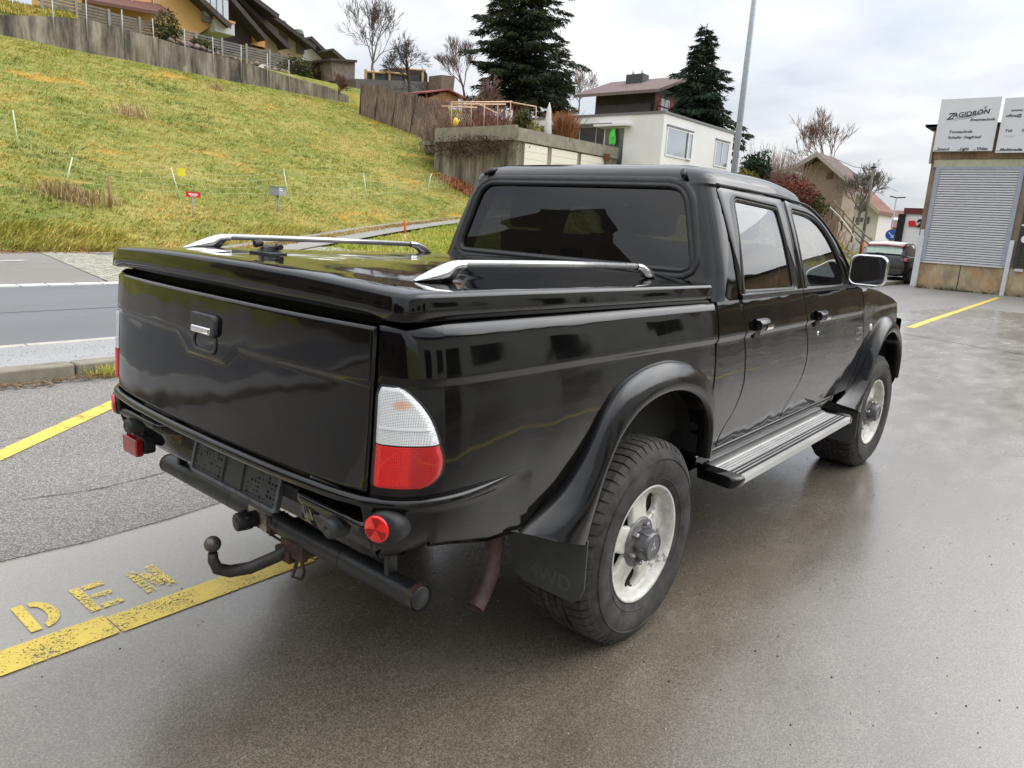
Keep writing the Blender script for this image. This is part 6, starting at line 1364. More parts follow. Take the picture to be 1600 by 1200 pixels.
for sd_ in (-1, 1):
    m = MB(); c_ = (-1.118, sd_*.585, .692)
    m.lathe([(.0, .046), (.005, .046), (.006, .052), (.019, .052), (.026, .047), (.029, .036), (.030, 0)], c_, (-1, 0, 0), 20); m.build('rubber_stop', PLAS, T)
    # corner reflectors on their oval pods
    c_ = Vector((-1.118, sd_*.740, .739)); nn = Vector((-1, sd_*.30, 0)).normalized()
    m = MB(); m.lathe([(.050, -.03), (.050, .004), (.046, .018), (.038, .024), (0, .024)], c_+Vector((.004, sd_*.012, 0)), nn, 32)
    for i, p in enumerate(m.v):
        d = Vector(p)-c_; m.v[i] = tuple(c_+Vector((d.x, d.y*1.0, d.z*.93)))
    pod = m.build('reflector', RUB, T)
    m = MB(); m.lathe([(.034, .022), (.034, .028), (.031, .030), (0, .030)], c_, nn, 30); rl = m.build('red_disc', plain('reflector_red', lin((232, 26, 22)), .12, var=.2, scale=60, coat=.8), pod)
    m = MB(); X_ = nn.cross(Vector((0, 0, 1))).normalized(); Y_ = Vector((0, 0, 1))
    for k in range(3):
        a0 = math.radians(90+120*k); f_ = [c_+nn*.0312]+[c_+nn*.0312+(X_*math.cos(a0+da)+Y_*math.sin(a0+da))*.029 for da in np.linspace(-.42, .42, 6)]
        m.add(f_, [tuple(range(7))])
    m.build('segment', plain('reflector_dark_red', lin((150, 8, 10)), .2), rl)
# hanging rear fog lamp on the left
m = MB(); m.box((-1.150, .560, .578), (-1.122, .672, .642)); m.v = [(x, y, z) for x, y, z in m.v]; fg = m.build('fog_light', plain('fog_lens', lin((140, 16, 26)), .15, var=.3, scale=40, coat=.6), T, bevel=.006)
m = MB(); m.box((-1.1215, .563, .581), (-1.075, .669, .639)); m.build('housing', RUB, fg, bevel=.01)
m = MB(); m.box((-1.10, .61, .64), (-1.08, .63, .72)); m.build('bracket', RUSTY, fg)

# ---- number plate carrier
pT = Vector((-1.064, 0, .730)); pB = Vector((-1.094, 0, .606)); up_ = (pT-pB).normalized(); ax = Vector((0, -1, 0)); nn = ax.cross(up_).normalized()
pc = (pT+pB)/2; m = MB()
plate_on(m, pc, ax, up_, .505, .124, .008, .010)
m2 = m; hp = m.build('plate_holder', PLAS, T)
m = MB()
o0 = [pc+ax*a+up_*b+nn*.0102 for a, b in rrect(.505, .124, .010, 4)]; o1 = [p+nn*.006 for p in o0]; i1 = [pc+ax*a+up_*b+nn*.0162 for a, b in rrect(.482, .104, .008, 4)]; i0 = [p-nn*.006 for p in i1]
m.grid([o0, o1, i1, i0], closed=True, smooth=False); m.build('rim', plain('worn_plastic_edge', (.09, .095, .11), .4, var=.4, scale=40), hp)
for a in (-.055, .055): 
    m = MB(); c_ = pc+ax*a+nn*.0125; m.prism([c_+ax*(-.003)+up_*(-.05), c_+ax*.003+up_*(-.05), c_+ax*.003+up_*.05, c_+ax*(-.003)+up_*.05], nn*.001)
    m.build('divider', DARK, hp)
for bx in (-.155, .155):
    m = MB()
    for r_ in range(7):
        for c__ in range(9):
            if random.random() < .55:
                a = bx+(c__-4)*.018; b = (r_-3)*.0135; l = random.choice((.003, .0045, .002)); h__ = random.choice((.0015, .002, .004))
                c_ = pc+ax*a+up_*b+nn*.0108; m.prism([c_-ax*l-up_*h__, c_+ax*l-up_*h__, c_+ax*l+up_*h__, c_-ax*l+up_*h__], nn*.0006)
    m.build('slots', bpy.data.materials.get('slot_black') or plain('slot_black', (.002, .002, .002), .9), hp)
m = MB(); c_ = pc-up_*.068+nn*.006
m.prism([c_+ax*(-.235)-up_*.007, c_+ax*.235-up_*.007, c_+ax*.235+up_*.009, c_+ax*(-.235)+up_*.009], nn*.008); m.build('lower_lip', PLAS, hp, bevel=.002)

# ---- rear tube with rusty collars, towing gear
SB_M = plain('black_powder_coat', (.016, .017, .019), .42, var=.35, scale=14, bump=.2)
m = MB(); yy_ = .722
m.tube([(-.965, yy_, .477), (-.965, -yy_, .477)], .0355, 28, caps=False)
m.lathe([(.0, .0), (.031, .0), (.0345, -.004), (.0355, -.012)], (-.965, -yy_, .477), (0, -1, 0), 28); m.lathe([(.0, .0), (.031, .0), (.0345, -.004), (.0355, -.012)], (-.965, yy_, .477), (0, 1, 0), 28)
tb = m.build('rear_tube', SB_M, T)
for y in (-.714, .714):
    m = MB(); m.tube([(-.965, y-.006, .477), (-.965, y+.012 if y < 0 else y+.006, .477)], .0362, 28, caps=False); m.build('rust_collar', RUSTY, tb)
for y in (-.40, -.08, .22):
    m = MB(); m.tube([(-.965, y-.0015, .477), (-.965, y+.0015, .477)], .0362, 28, caps=False); m.build('joint_ring', DARK, tb)
for y in (-.60, .60):
    m = MB(); m.box((-.985, y-.010, .50), (-.95, y+.010, .62)); m.build('tube_bracket', SB_M, tb, bevel=.004)
tw = MB(); tw.tube([(-.93, -.115, .445), (-1.0, -.09, .385), (-1.07, -.045, .352), (-1.12, -.012, .345), (-1.155, .0, .362), (-1.168, .0, .395), (-1.168, .0, .42)], [.020, .020, .020, .020, .019, .0165, .0145], 14)
tw = tw.build('tow_bar', plain('tow_arm', (.035, .028, .026), .5, var=.5, scale=22, bump=.3), T)
m = MB(); m.lathe([(0, .0255)]+[(.0255*math.sin(a), .0255*math.cos(a)) for a in np.linspace(.1, 2.7, 16)], (-1.168, 0, .449), (0, 0, 1), 28)
m.build('tow_ball', plain('ball_steel', (.12, .10, .095), .38, metal=.6, var=.35, scale=60), tw)
m = MB()
m.box((-.985, -.205, .395), (-.965, -.085, .475)); m.box((-.965, -.20, .40), (-.86, -.185, .50)); m.box((-.965, -.105, .40), (-.86, -.09, .50)); m.box((-.99, -.14, .37), (-.95, -.06, .41))
m.box((-1.0, -.05, .44), (-.93, -.04, .50)); m.tube([(-.96, -.15, .40), (-.985, -.15, .33), (-.96, -.165, .318), (-.94, -.15, .33), (-.955, -.15, .39)], .006, 8)
m.build('coupling_bracket', RUSTY, tw, bevel=.003)
m = MB(); c_ = Vector((-1.04, .035, .478)); d_ = Vector((-1, .15, 0)).normalized()
m.lathe([(.0, .030), (.026, .030), (.030, .024), (.031, -.005), (.027, -.012), (.027, -.04), (0, -.04)], c_, d_, 24)
for k in range(5): 
    a = k*1.2566; m.tube([c_+Vector((-.01, math.cos(a)*.030, math.sin(a)*.030)), c_+Vector((.012, math.cos(a)*.030, math.sin(a)*.030))], .005, 8)
sk = m.build('trailer_socket', RUB, tw)
m = MB(); m.box((-1.002, -.03, .447), (-.992, .075, .512)); m.box((-.99, -.03, .455), (-.93, -.02, .50)); m.build('socket_plate', plain('zinc', (.35, .30, .27), .45, metal=.5, var=.5, scale=60), sk)
m = MB(); m.tube([(-1.0, -.02, .50), (-.975, -.035, .535), (-.965, -.02, .55), (-.97, .03, .53)], .004, 6); m.tube([(-1.0, .02, .452), (-.97, -.06, .42), (-.93, -.05, .46)], .005, 6); m.build('cable', RUB, sk)

# ---- exhaust
m = MB(); P_ = catmull([(-.30, -.50, .54), (-.45, -.58, .54), (-.53, -.605, .52), (-.560, -.625, .46), (-.585, -.635, .40), (-.625, -.643, .345), (-.672, -.652, .305)], 5)
m.tube(P_, .031, 22, caps=False); m.tube([Vector(p) for p in P_[-8:]], .027, 22, caps=False); e_ = Vector(P_[-1]); d_ = (e_-Vector(P_[-2])).normalized(); m.lathe([(.027, 0), (.031, 0)], e_, d_, 22)
m.build('exhaust_pipe', plain('exhaust_steel', lin((92, 74, 70)), .6, metal=.2, var=.5, scale=24, bump=.4), T)
m = MB(); m.tube([(-.35, -.52, .52), (.35, -.42, .50)], .085, 20, squash=.7); m.build('silencer', RUSTY, T)

# ---- wheel arch flares and mud flaps
def flare(O, I, side):
    m = MB(); O2 = catmull(O, 4); I2 = catmull(I, 4); rows = []
    for (ox, oz), (ix, iz) in zip(O2, I2):
        yo = body_y(ox, max(oz, .5))-.001; r_ = []
        for t, y in ((-.015, yo-.004), (0, yo+.008), (.04, yo+.018), (.14, yo+.030), (.35, max(yo+.036, .875)), (.62, .889), (.86, .893), (.96, .888), (1.0, .880), (1.0, .85), (.99, .80)):
            r_.append(Vector((ox+(ix-ox)*t, side*y, oz+(iz-oz)*t)))
        rows.append(r_)
    m.grid(rows)
    for rr in (rows[0], rows[-1]): m.add(rr, [tuple(range(len(rr)))])
    return m
for sd_ in (-1, 1):
    flare(RO, RI, sd_).build('wheel_arch_flare', FLARE, T, auto=55); flare(FO, FI, sd_).build('wheel_arch_flare', FLARE, T, auto=55)
    # inner wheel housings
    for O, x0 in ((RI, 0), (FI, 2.96)):
        m = MB(); pts = [(x, z+.012) for x, z in O]; rows = [[Vector((x, sd_*y, z)) for x, z in pts] for y in (.835, .70, .56)]
        rows.append([Vector((x0+(x-x0)*.8, sd_*.50, z*.9)) for x, z in pts]); m.grid(rows)
        m.add(rows[-1], [tuple(range(len(pts)))]); m.build('wheel_housing', DARK, T)
    m = MB(); o_ = [(-.895, .535), (-.885, .36), (-.868, .318), (-.84, .298), (-.64, .298), (-.60, .32), (-.585, .36), (-.575, .47), (-.585, .56), (-.70, .575)]
    m.prism([(-.438+(.515-z)*.10, (y if sd_ < 0 else -y), z) for y, z in o_], (.007, 0, 0)); mf = m.build('mud_flap', plain('rubber_flap', (.060, .062, .062), .5, var=.2, scale=9, bump=.1) if sd_ < 0 and not bpy.data.materials.get('rubber_flap') else bpy.data.materials['rubber_flap'], T, bevel=.002)
    if sd_ < 0:
        fr_ = frame((-.4185, -.665, .333), (0, -1, 0), (-.1, 0, 1)); text_mesh('embossed_letters', '4WD', .075, fr_, plain('embossed_rubber', (.085, .088, .09), .45), .0022, parent=mf, bold=.0016)
        o_ = mf
    m = MB(); m.prism([(2.50+(.45-z)*.05, sd_*y, z) for y, z in [(.885, .47), (.885, .30), (.86, .25), (.64, .25), (.60, .30), (.60, .50)]], (.007, 0, 0)); m.build('mud_flap', bpy.data.materials['rubber_flap'], T, bevel=.002)

# ---- wheels

def rim_mat():
    n = NM('peeling_white_rim'); a = n.noise(9, 6, .75); b = n.noise(45, 4, .7)
    peel = n.ramp(a, [(.60, 0), (.615, 1)]); dirt = n.ramp(n.noise(20, 5, .7), [(.42, 0), (.70, .85)])
    col = n.mix(dirt, lin((214, 212, 204)), lin((172, 164, 152))); col = n.mix(peel, col, lin((138, 136, 130)))
    n.setv(color=col, rough=.35, coat=.2); n.bump(a, .1, .002); return n.m
M_RIM = rim_mat()
BARRELM = plain('rim_dirt', (.016, .010, .007), .8, var=.5, scale=30)
def make_wheel():
    """built about the origin, outer face towards -y"""
    T_ = empty('__wheel', (0, 0, 0), None, None)
    R_ = .378; m = MB()
    prof = [(.206, .06), (.206, .005), (.212, -.010), (.224, -.020), (.245, -.030), (.275, -.036), (.305, -.036), (.330, -.030), (.348, -.020), (.362, -.006), (.370, .010), (.3725, .03), (.3725, .21), (.362, .25), (.34, .27), (.30, .275), (.24, .265), (.206, .24)]
    m.lathe(prof, (0, 0, 0), (0, 1, 0), 90)
    ty = m.build('tyre', M_TYRE, T_, recalc=True)
    # tread blocks and sipes: individual lugs all round, shoulder lugs reach down the sidewall
    m = MB(); N = 60
    def P(a, r, y): return Vector((math.cos(a)*r, y, math.sin(a)*r))
    for k in range(N):
        a = 2*math.pi*k/N; da = 2*math.pi/N*.39; sk_ = .05
        lug = [(-.012, .355, .352, -.010), ]
        for side_ in (0, 1):
            f = (lambda y: y) if side_ == 0 else (lambda y: .24-y)
            ys4 = [(-.0265, .3345), (-.0165, .3555), (.000, .3745), (.026, .3795), (.066, .3800)]
            for (ya, ra), (yb, rb) in zip(ys4[:-1], ys4[1:]):
                b4 = [P(a-da+sk_*ya*8, ra-.012, f(ya)), P(a+da+sk_*ya*8, ra-.012, f(ya)), P(a+da+sk_*yb*8, rb-.012, f(yb)), P(a-da+sk_*yb*8, rb-.012, f(yb))]
                t4 = [P(a-da+sk_*ya*8, ra, f(ya)), P(a+da+sk_*ya*8, ra, f(ya)), P(a+da+sk_*yb*8, rb, f(yb)), P(a-da+sk_*yb*8, rb, f(yb))]
                m.hexa(b4, t4)
        for yc, sh in ((.092, .5), (.120, 0), (.148, .5)):
            a2 = a+sh*2*math.pi/N; da2 = 2*math.pi/N*.44
            b4 = [P(a2-da2, .366, yc-.0115), P(a2+da2, .366, yc-.0115), P(a2+da2*.7, .366, yc+.0115), P(a2-da2*1.2, .366, yc+.0115)]
            t4 = [p*1.0 for p in b4]; t4 = [P(math.atan2(p.z, p.x), .380, p.y) for p in b4]; m.hexa(b4, t4)
    m.build('tread', M_TYRE, ty, recalc=False)
    m = MB()
    for rr, w_ in ((.3185, .0008), (.243, .0012)): m.lathe([(rr-.003, -.034 if rr > .3 else -.0285), (rr, -.0375 if rr > .3 else -.032), (rr+.003, -.0345 if rr > .3 else -.031)], (0, 0, 0), (0, 1, 0), 90)
    m.build('sidewall_ring', M_TYRE, ty)
    # rim
    m = MB(); m.lathe([(.205, .03), (.2095, -.004), (.2155, -.016), (.2185, -.018), (.2165, -.0215), (.209, -.019), (.203, -.010), (.199, .004), (.195, .016), (.188, .026), (.184, .034)], (0, 0, 0), (0, 1, 0), 80)
    rm = m.build('rim', M_RIM, T_)
    m = MB(); m.lathe([(.184, .034), (.180, .06), (.174, .20)], (0, 0, 0), (0, 1, 0), 60); m.build('barrel', BARRELM, rm)
    m = MB()
    for k in range(5):
        a0 = math.radians(18+72*k)
        X_ = Vector((math.cos(a0), 0, math.sin(a0))); Z_ = Vector((-math.sin(a0), 0, math.cos(a0))); rows = []
        for r, wd, y in ((.050, .040, .004), (.075, .050, .006), (.100, .050, .010), (.130, .047, .015), (.150, .050, .018), (.166, .060, .020), (.180, .082, .021), (.1955, .110, .018)):
            rows.append([X_*(math.sqrt(max(0, r*r-(c*wd)**2)) if abs(c) > 0 else r)+Z_*(c*wd)+Vector((0, y+dy, 0)) for c, dy in ((-1, .022), (-1, .008), (-.93, .002), (-.80, 0), (-.3, .001), (0, .0015), (.3, .001), (.80, 0), (.93, .002), (1, .008), (1, .022))])
        m.grid(rows)
    m.build('spokes', M_RIM, rm, auto=60)
    m = MB(); m.lathe([(.186, .044), (.06, .048), (0, .048)], (0, 0, 0), (0, 1, 0), 40); m.build('brake_drum', BARRELM, rm)
    HUBM = plain('hub_grey', (.13, .13, .135), .38, metal=.5, var=.3, scale=40)
    m = MB(); m.lathe([(.094, .012), (.092, .004), (.084, .000), (.058, -.001), (.056, -.004)], (0, 0, 0), (0, 1, 0), 40)
    hb = m.build('hub', plain('hub_corroded', (.16, .155, .15), .5, metal=.4, var=.45, scale=45), T_)
    m = MB(); m.lathe([(.056, .0), (.0545, -.040), (.051, -.052), (.047, -.056), (.044, -.056), (.043, -.053), (.040, -.053), (.0, -.0535)], (0, 0, 0), (0, 1, 0), 40)
    for k in range(6):
        a = k*math.pi/3; m.box((-.003, -.046, -.002), (.003, -.002, .0035), Matrix.Rotation(-a, 4, 'Y') @ Matrix.Translation((.0545, 0, 0)))
    cap = m.build('hub_cap', HUBM, hb, auto=40)
    m = MB()
    for k in range(3):
        a = math.radians(90+120*k); d = Vector((math.cos(a), 0, math.sin(a))); p = Vector((-math.sin(a), 0, math.cos(a))); y_ = Vector((0, -.0542, 0))
        m.add([y_+d*.002, y_+d*.011+p*.0055, y_+d*.020, y_+d*.011-p*.0055], [(0, 1, 2, 3)])
    m.build('emblem', plain('emblem_metal', (.55, .55, .55), .3, metal=.8), cap, recalc=False)
    for k in range(6):
        a = k*math.pi/3+.35; m = MB(); m.lathe([(0, -.022), (.006, -.021), (.009, -.016), (.0095, .0)], (math.cos(a)*.072, 0, math.sin(a)*.072), (0, 1, 0), 6 if k % 2 == 0 else 6, smooth=False)
        m.build('lug_nut', plain('nut_steel', (.35, .35, .36), .3, metal=.8, var=.3, scale=90) if k == 0 and not bpy.data.materials.get('nut_steel') else bpy.data.materials['nut_steel'], hb)
    m = MB(); m.tube([(.155*math.cos(-1.95), .012, .155*math.sin(-1.95)), (.157*math.cos(-1.95), -.012, .157*math.sin(-1.95))], .0045, 8); m.build('valve', RUB, rm)
    return T_
WH = make_wheel()
def kids(o): return [c_ for c_ in bpy.data.objects if c_.parent == o]
def copy_tree(o, parent):
    c_ = o.copy(); C.objects.link(c_); c_.parent = parent
    for ch in kids(o): copy_tree(ch, c_)
    return c_
# the truck's wheel is a part made of a mesh (the tyre) that carries rim and hub as sub-parts
proto_kids = {o.name.split('.')[0]: o for o in kids(WH)}
ty_p = proto_kids['tyre']; rm_p = proto_kids['rim']; hb_p = proto_kids['hub']
def join_into(dst, srcs):
    """merge meshes into dst (all about the origin)"""
    vs = []; fs = []; mi = []; sm = []; mats = [m_ for m_ in dst.data.materials]
    for o in [dst]+srcs:
        b = len(vs); vs += [tuple(v.co) for v in o.data.vertices]; ix = []
        for m_ in o.data.materials:
            if m_ not in mats: mats.append(m_)
            ix.append(mats.index(m_))
        for p in o.data.polygons: fs.append(tuple(v+b for v in p.vertices)); mi.append(ix[p.material_index]); sm.append(p.use_smooth)
    me = bpy.data.meshes.new(dst.name); me.from_pydata(vs, [], fs)
    for m_ in mats: me.materials.append(m_)
    me.polygons.foreach_set('material_index', mi); me.polygons.foreach_set('use_smooth', sm); me.update(); dst.data = me
    for o in srcs: bpy.data.objects.remove(o)
def all_under(o):
    out = []
    for c_ in kids(o): out.append(c_); out += all_under(c_)
    return out
join_into(ty_p, all_under(ty_p)); 
sp = [o for o in all_under(rm_p)]; join_into(rm_p, sp)
hs = all_under(hb_p); join_into(hb_p, hs)
wheel_meshes = (ty_p.data, rm_p.data, hb_p.data)
wc = MB(); wc.tube([(0, .08, 0), (0, .30, 0)], .05, 16); wmesh = wc.build('__w', DARK).data
for o in [ty_p, rm_p, hb_p, WH, bpy.data.objects['__w']]: bpy.data.objects.remove(o)
for x_, sd_ in ((0, -1), (2.96, -1), (0, 1), (2.96, 1)):
    wo_ = bpy.data.objects.new('wheel', wmesh); C.objects.link(wo_); wo_.parent = T; wo_.location = (x_, sd_*.838, .3745); wo_.rotation_euler = (0, random.choice((0, .4, 1.1)) if not (x_ == 0 and sd_ < 0) else 0, 0 if sd_ < 0 else math.pi)
    if x_ > 2 and sd_ < 0: wo_.rotation_euler = (0, math.radians(30), math.radians(-2))
    for nm_, me_ in zip(('tyre', 'rim', 'hub'), wheel_meshes):
        o = bpy.data.objects.new(nm_, me_); C.objects.link(o); o.parent = wo_

# ---- bed: floor box closing the underside, bed cover
m = MB(); m.box((-1.08, -.72, .66), (.44, .72, .70)); m.box((-1.06, -.70, .70), (-1.05, .70, 1.20)); m.box((.40, -.74, .70), (.43, .74, 1.22)); m.box((-1.02, -.74, .70), (.43, -.73, 1.20)); m.box((-1.02, .73, .70), (.43, .74, 1.20))
m.box((-.80, -.30, .48), (3.3, -.42, .60)); m.box((-.80, .30, .48), (3.3, .42, .60)); m.tube([(0, -.75, .37), (0, .75, .37)], .045, 14); m.tube([(0, -.1, .37), (0, .12, .37)], .13, 18)
m.box((.46, -.70, .50), (2.5, .70, .58)); m.tube([(2.96, -.75, .37), (2.96, .75, .37)], .04, 12)
m.build('chassis', DARK, T)
def lid_z(x, y):
    xf = (x+1.06)/1.5; e = abs(y)/.78
    return 1.304-.024*xf+.022*(1-e**2.4)-.010*max(0, (-1.02-x)/.06)**2
LX = [(-1.118, -.020), (-1.112, -.006), (-1.098, .0)]  # rear lip roll
m = MB(); rows = []
xsL = list(np.linspace(-1.05, .455, 34)); NY = 45
def lid_row(x, k=1.0, dz=0.0): 
    r_ = []
    for y in np.linspace(-.770*k, .770*k, NY): r_.append(Vector((x-.0, y, lid_z(x, y/k*1.0)+dz)))
    return r_
def rearx(y): return -1.085-.030*(1-(abs(y)/.78)**2)
for x in xsL:
    t = (x+1.05)/1.505; r_ = []
    for y in np.linspace(-.770, .770, NY):
        xx_ = rearx(y)+(x+1.05)/1.505*(.455-rearx(y)); r_.append(Vector((xx_, y, lid_z(x, y)+.006*float(sstep(-.62, -.52, -abs(y)))*float(sstep(-.95, -.85, x)))))
    rows.append(r_)
m.grid(rows)
# rolled edge all round and skirt
def ring(dx, dz, dd):
    out = []
    n_ = 0
    left = [Vector((rows[i][0].x, rows[i][0].y-dd, rows[i][0].z+dz)) for i in range(len(rows))]
    right = [Vector((rows[i][-1].x, rows[i][-1].y+dd, rows[i][-1].z+dz)) for i in range(len(rows))]
    rear = [Vector((p.x-dd, p.y, p.z+dz)) for p in rows[0]]
    for p in rear[:1]: p.y -= dd*.6
    L_ = left[::-1]; L_[-1].x -= dd*.4; rear[0].x += dd*.3
    R_ = right; R_[0].x -= dd*.4
    rear[0] = (rear[0]+L_[-1])/2; rear[-1] = (rear[-1]+R_[0])/2
    return L_[:-1]+rear+R_[1:]
def skirt_z(p, full):
    """lower edge: deep at the corners and sides, cut higher between the notches at the back"""
    return p
R0 = ring(0, 0, 0); rr = [R0]
for dd, dz in ((.004, -.0008), (.009, -.003), (.013, -.007), (.0155, -.013)): rr.append(ring(0, dz, dd))
base = ring(0, -.013, .0155); bot = []
n_side = len(rows)-1
for i, p in enumerate(base):
    q_ = p.copy()
    top_edge = p.z
    if n_side <= i < n_side+NY:       # rear edge
        ay = abs(p.y); q_.z = 1.240+interp(ay, [(0, .008), (.67, .004), (.70, -.002), (.78, -.002)]); q_.x -= .008
    else: q_.z = top_edge-interp(p.x, [(-1.1, .050), (.45, .055)]); q_.y += -.004 if p.y < 0 else .004
    bot.append(q_)
mid = [a*.5+b*.5 for a, b in zip(base, bot)]
inn = [Vector((p.x*.985-.0, p.y*.985, p.z)) for p in bot]; inn2 = [Vector((p.x*.985, p.y*.985, p.z+.03)) for p in bot]
rr += [mid, bot, inn, inn2]; m.grid(rr)
lid = m.build('bed_cover', PAINT, T)
m = MB(); m.box((-1.045, -.762, 1.19), (.44, .762, 1.262)); m.build('cover_seal', RUB, T)
# chrome rails on the cover
SATIN = plain('satin_bar', (.62, .62, .61), .33, metal=.85, var=.08, scale=20)
CW = plain('rail_chrome', (.74, .74, .73), .16, metal=.92, var=.06, scale=30)
for sd_ in (-1, 1):
    y = sd_*.615; zb = lambda x: lid_z(x, .615)
    m = MB(); rows = []
    for x, w_, h in ((-.925, .004, .003), (-.91, .014, .010), (-.88, .021, .022), (-.85, .024, .034), (-.82, .024, .045), (-.79, .021, .053), (-.765, .017, .056), (-.745, .014, .056)):
        lo_ = 0 if x < -.81 else (.0 if x < -.80 else h-.026)
        c__ = []
        for a in np.linspace(0, 2*math.pi, 15)[:-1]:
            zz_ = (h+lo_)/2+(h-lo_)/2*math.sin(a); c__.append(Vector((x, y+w_*math.cos(a), zb(x)+zz_)))
        rows.append(c__)
    m.grid(rows, closed=True)
    rail = m.build('cover_rail', CW, T)
    m = MB(); m.tube([(-.81, y, zb(-.8)+.004), (-.785, y, zb(-.8)+.018), (-.77, y, zb(-.8)+.036), (-.75, y, zb(-.7)+.044)], [.016, .012, .011, .012], 12); m.build('foot', RUB, rail)
    m = MB(); m.tube([(-.75, y, zb(-.75)+.045), (-.30, y, zb(-.3)+.048), (.18, y, zb(.18)+.044)], .0110, 16); m.build('bar', SATIN, rail)
    m = MB(); rows = []
    for x, w_, h, lo_ in ((.165, .014, .057, .030), (.185, .015, .057, .028), (.205, .017, .055, .020), (.225, .019, .050, .004), (.25, .019, .041, 0), (.275, .016, .027, 0), (.295, .010, .012, 0), (.305, .003, .003, 0)):
        rows.append([Vector((x, y+w_*math.cos(a), zb(x)+(h+lo_)/2+(h-lo_)/2*math.sin(a))) for a in np.linspace(0, 2*math.pi, 15)[:-1]])
    m.grid(rows, closed=True); m.build('end_cap', CW, rail)
m = MB(); rows = []
for t in np.linspace(0, 1, 8):
    x = -.92+.085*t; z0_ = lid_z(-.9, .13)+.004; h = .030*math.sin(math.pi*min(1, t*1.1))**.6; w_ = .016
    rows.append([Vector((x, .125-w_*1.2, z0_)), Vector((x, .125-w_, z0_+h*.8)), Vector((x, .125, z0_+h)), Vector((x, .125+w_, z0_+h*.8)), Vector((x, .125+w_*1.2, z0_))])
m.grid(rows); m.box((-.93, .04, z0_-.004), (-.87, .16, z0_+.006)); m.tube([(-.93, .128, z0_+.030), (-.905, .128, z0_+.034)], .012, 8); m.tube([(-.86, .09, z0_+.022), (-.85, .125, z0_+.026)], .009, 8)
m.build('cover_lock', RUB, T, auto=50)

# ---- cab: lower side
RDR = [(.585, .648), (.62, .640), (.67, .660), (.73, .715), (.80, .748), (.86, .760), (1.0, .742), (1.10, .715), (1.16, .700), (1.215, .697)]
FDR = [(.58, 1.375), (.62, 1.378), (.66, 1.400), (.70, 1.445), (.76, 1.495), (.82, 1.520), (.90, 1.525), (1.0, 1.498), (1.10, 1.450), (1.16, 1.428), (1.215, 1.420)]
FDF = [(.56, 2.47), (.70, 2.52), (.88, 2.53), (1.0, 2.475), (1.10, 2.43), (1.20, 2.40)]
def edge(tab, z): return interp(z, tab)
def door_panel(xa, xb, z0, z1, side, g=.003, n_=26):
    m = MB(); zz = []; c_ = 1.066
    zz = sorted(list(np.linspace(z0, z1, 26))+[c_-.0108, c_-.0096, c_+.0096, c_+.0108]); rows = []
    for z in zz:
        a = xa(z)+g; b = xb(z)-g; e = .004
        X_ = [a, a+.002]+list(np.linspace(a+e, b-e, n_))+[b-.002, b]; r_ = []
        for i, x in enumerate(X_):
            o = -.010 if i in (0, len(X_)-1) else (-.0025 if i in (1, len(X_)-2) else 0); r_.append(Vector((x, side*(body_y(x, z)+o), z)))
        rows.append(r_)
    m.grid([[p+Vector((0, -side*.012, -.001)) for p in rows[0]]]+rows)
    return m
def green_y(z): return .800-.335*(z-1.22)+.010*math.sin(math.pi*min(1, max(0, (z-1.22)/.44)))
def SG(x, z, side, off=0): 
    y = green_y(z)+off
    if x > 1.9: y -= .03*((x-1.9)/.4)**2*0
    return Vector((x, side*y, z))
# window and frame outlines in (x,z) on the greenhouse side
def rloop(P, r=.02, n=4):
    """round the corners of a polygon"""
    out = []; N = len(P)
    for i in range(N):
        p = np.array(P[i][:2], float); a = np.array(P[i-1][:2], float); b = np.array(P[(i+1) % N][:2], float); ri = P[i][2] if len(P[i]) > 2 else r
        da = (a-p)/np.linalg.norm(a-p); db = (b-p)/np.linalg.norm(b-p); p0 = p+da*ri; p1 = p+db*ri
        for t in np.linspace(0, 1, n+1): out.append(tuple((1-t)**2*p0+2*t*(1-t)*p+t*t*p1))
    return out
def resample(L, n):
    L = np.array(L+[L[0]]); d = np.concatenate([[0], np.cumsum(np.hypot(*np.diff(L, axis=0).T))]); t = np.linspace(0, d[-1], n+1)[:-1]
    return [(float(np.interp(q, d, L[:, 0])), float(np.interp(q, d, L[:, 1]))) for q in t]
RW = rloop([(.735, 1.240, .02), (1.335, 1.234, .02), (1.292, 1.604, .03), (.800, 1.622, .03)])
RF = rloop([(.695, 1.222, .01), (1.412, 1.217, .01), (1.385, 1.648, .01), (.662, 1.660, .02)])
FW = rloop([(1.478, 1.232, .015), (2.165, 1.224, .02), (2.075, 1.360, .05), (1.975, 1.470, .06), (1.850, 1.556, .08), (1.70, 1.592, .08), (1.452, 1.604, .03)])
FF = rloop([(1.420, 1.217, .01), (2.300, 1.212, .01), (2.208, 1.325, .04), (2.075, 1.450, .06), (1.925, 1.552, .08), (1.74, 1.624, .08), (1.392, 1.648, .01)])
def closest_on(L, p):
    """nearest point of closed polyline L to p"""
    best = None
    for a, b in zip(L, L[1:]+L[:1]):
        a = np.array(a); b = np.array(b); d = b-a; t = np.clip(np.dot(np.array(p)-a, d)/max(1e-12, np.dot(d, d)), 0, 1); q = a+d*t; dd = np.linalg.norm(q-np.array(p))
        if best is None or dd < best[0]: best = (dd, tuple(q))
    return best[1]
def frame_ring(outer, inner, side, mp):
    I = resample(inner, 110); c0 = np.mean(I, 0); O = []
    # match by angle about the window centre
    Od = resample(outer, 600); ang = np.unwrap([math.atan2(q[1]-c0[1], q[0]-c0[0]) for q in Od])
    for p in I:
        a = math.atan2(p[1]-c0[1], p[0]-c0[0]); dif = [abs((a-b+math.pi) % (2*math.pi)-math.pi) for b in ang]; O.append(Od[int(np.argmin(dif))])
    return I, O
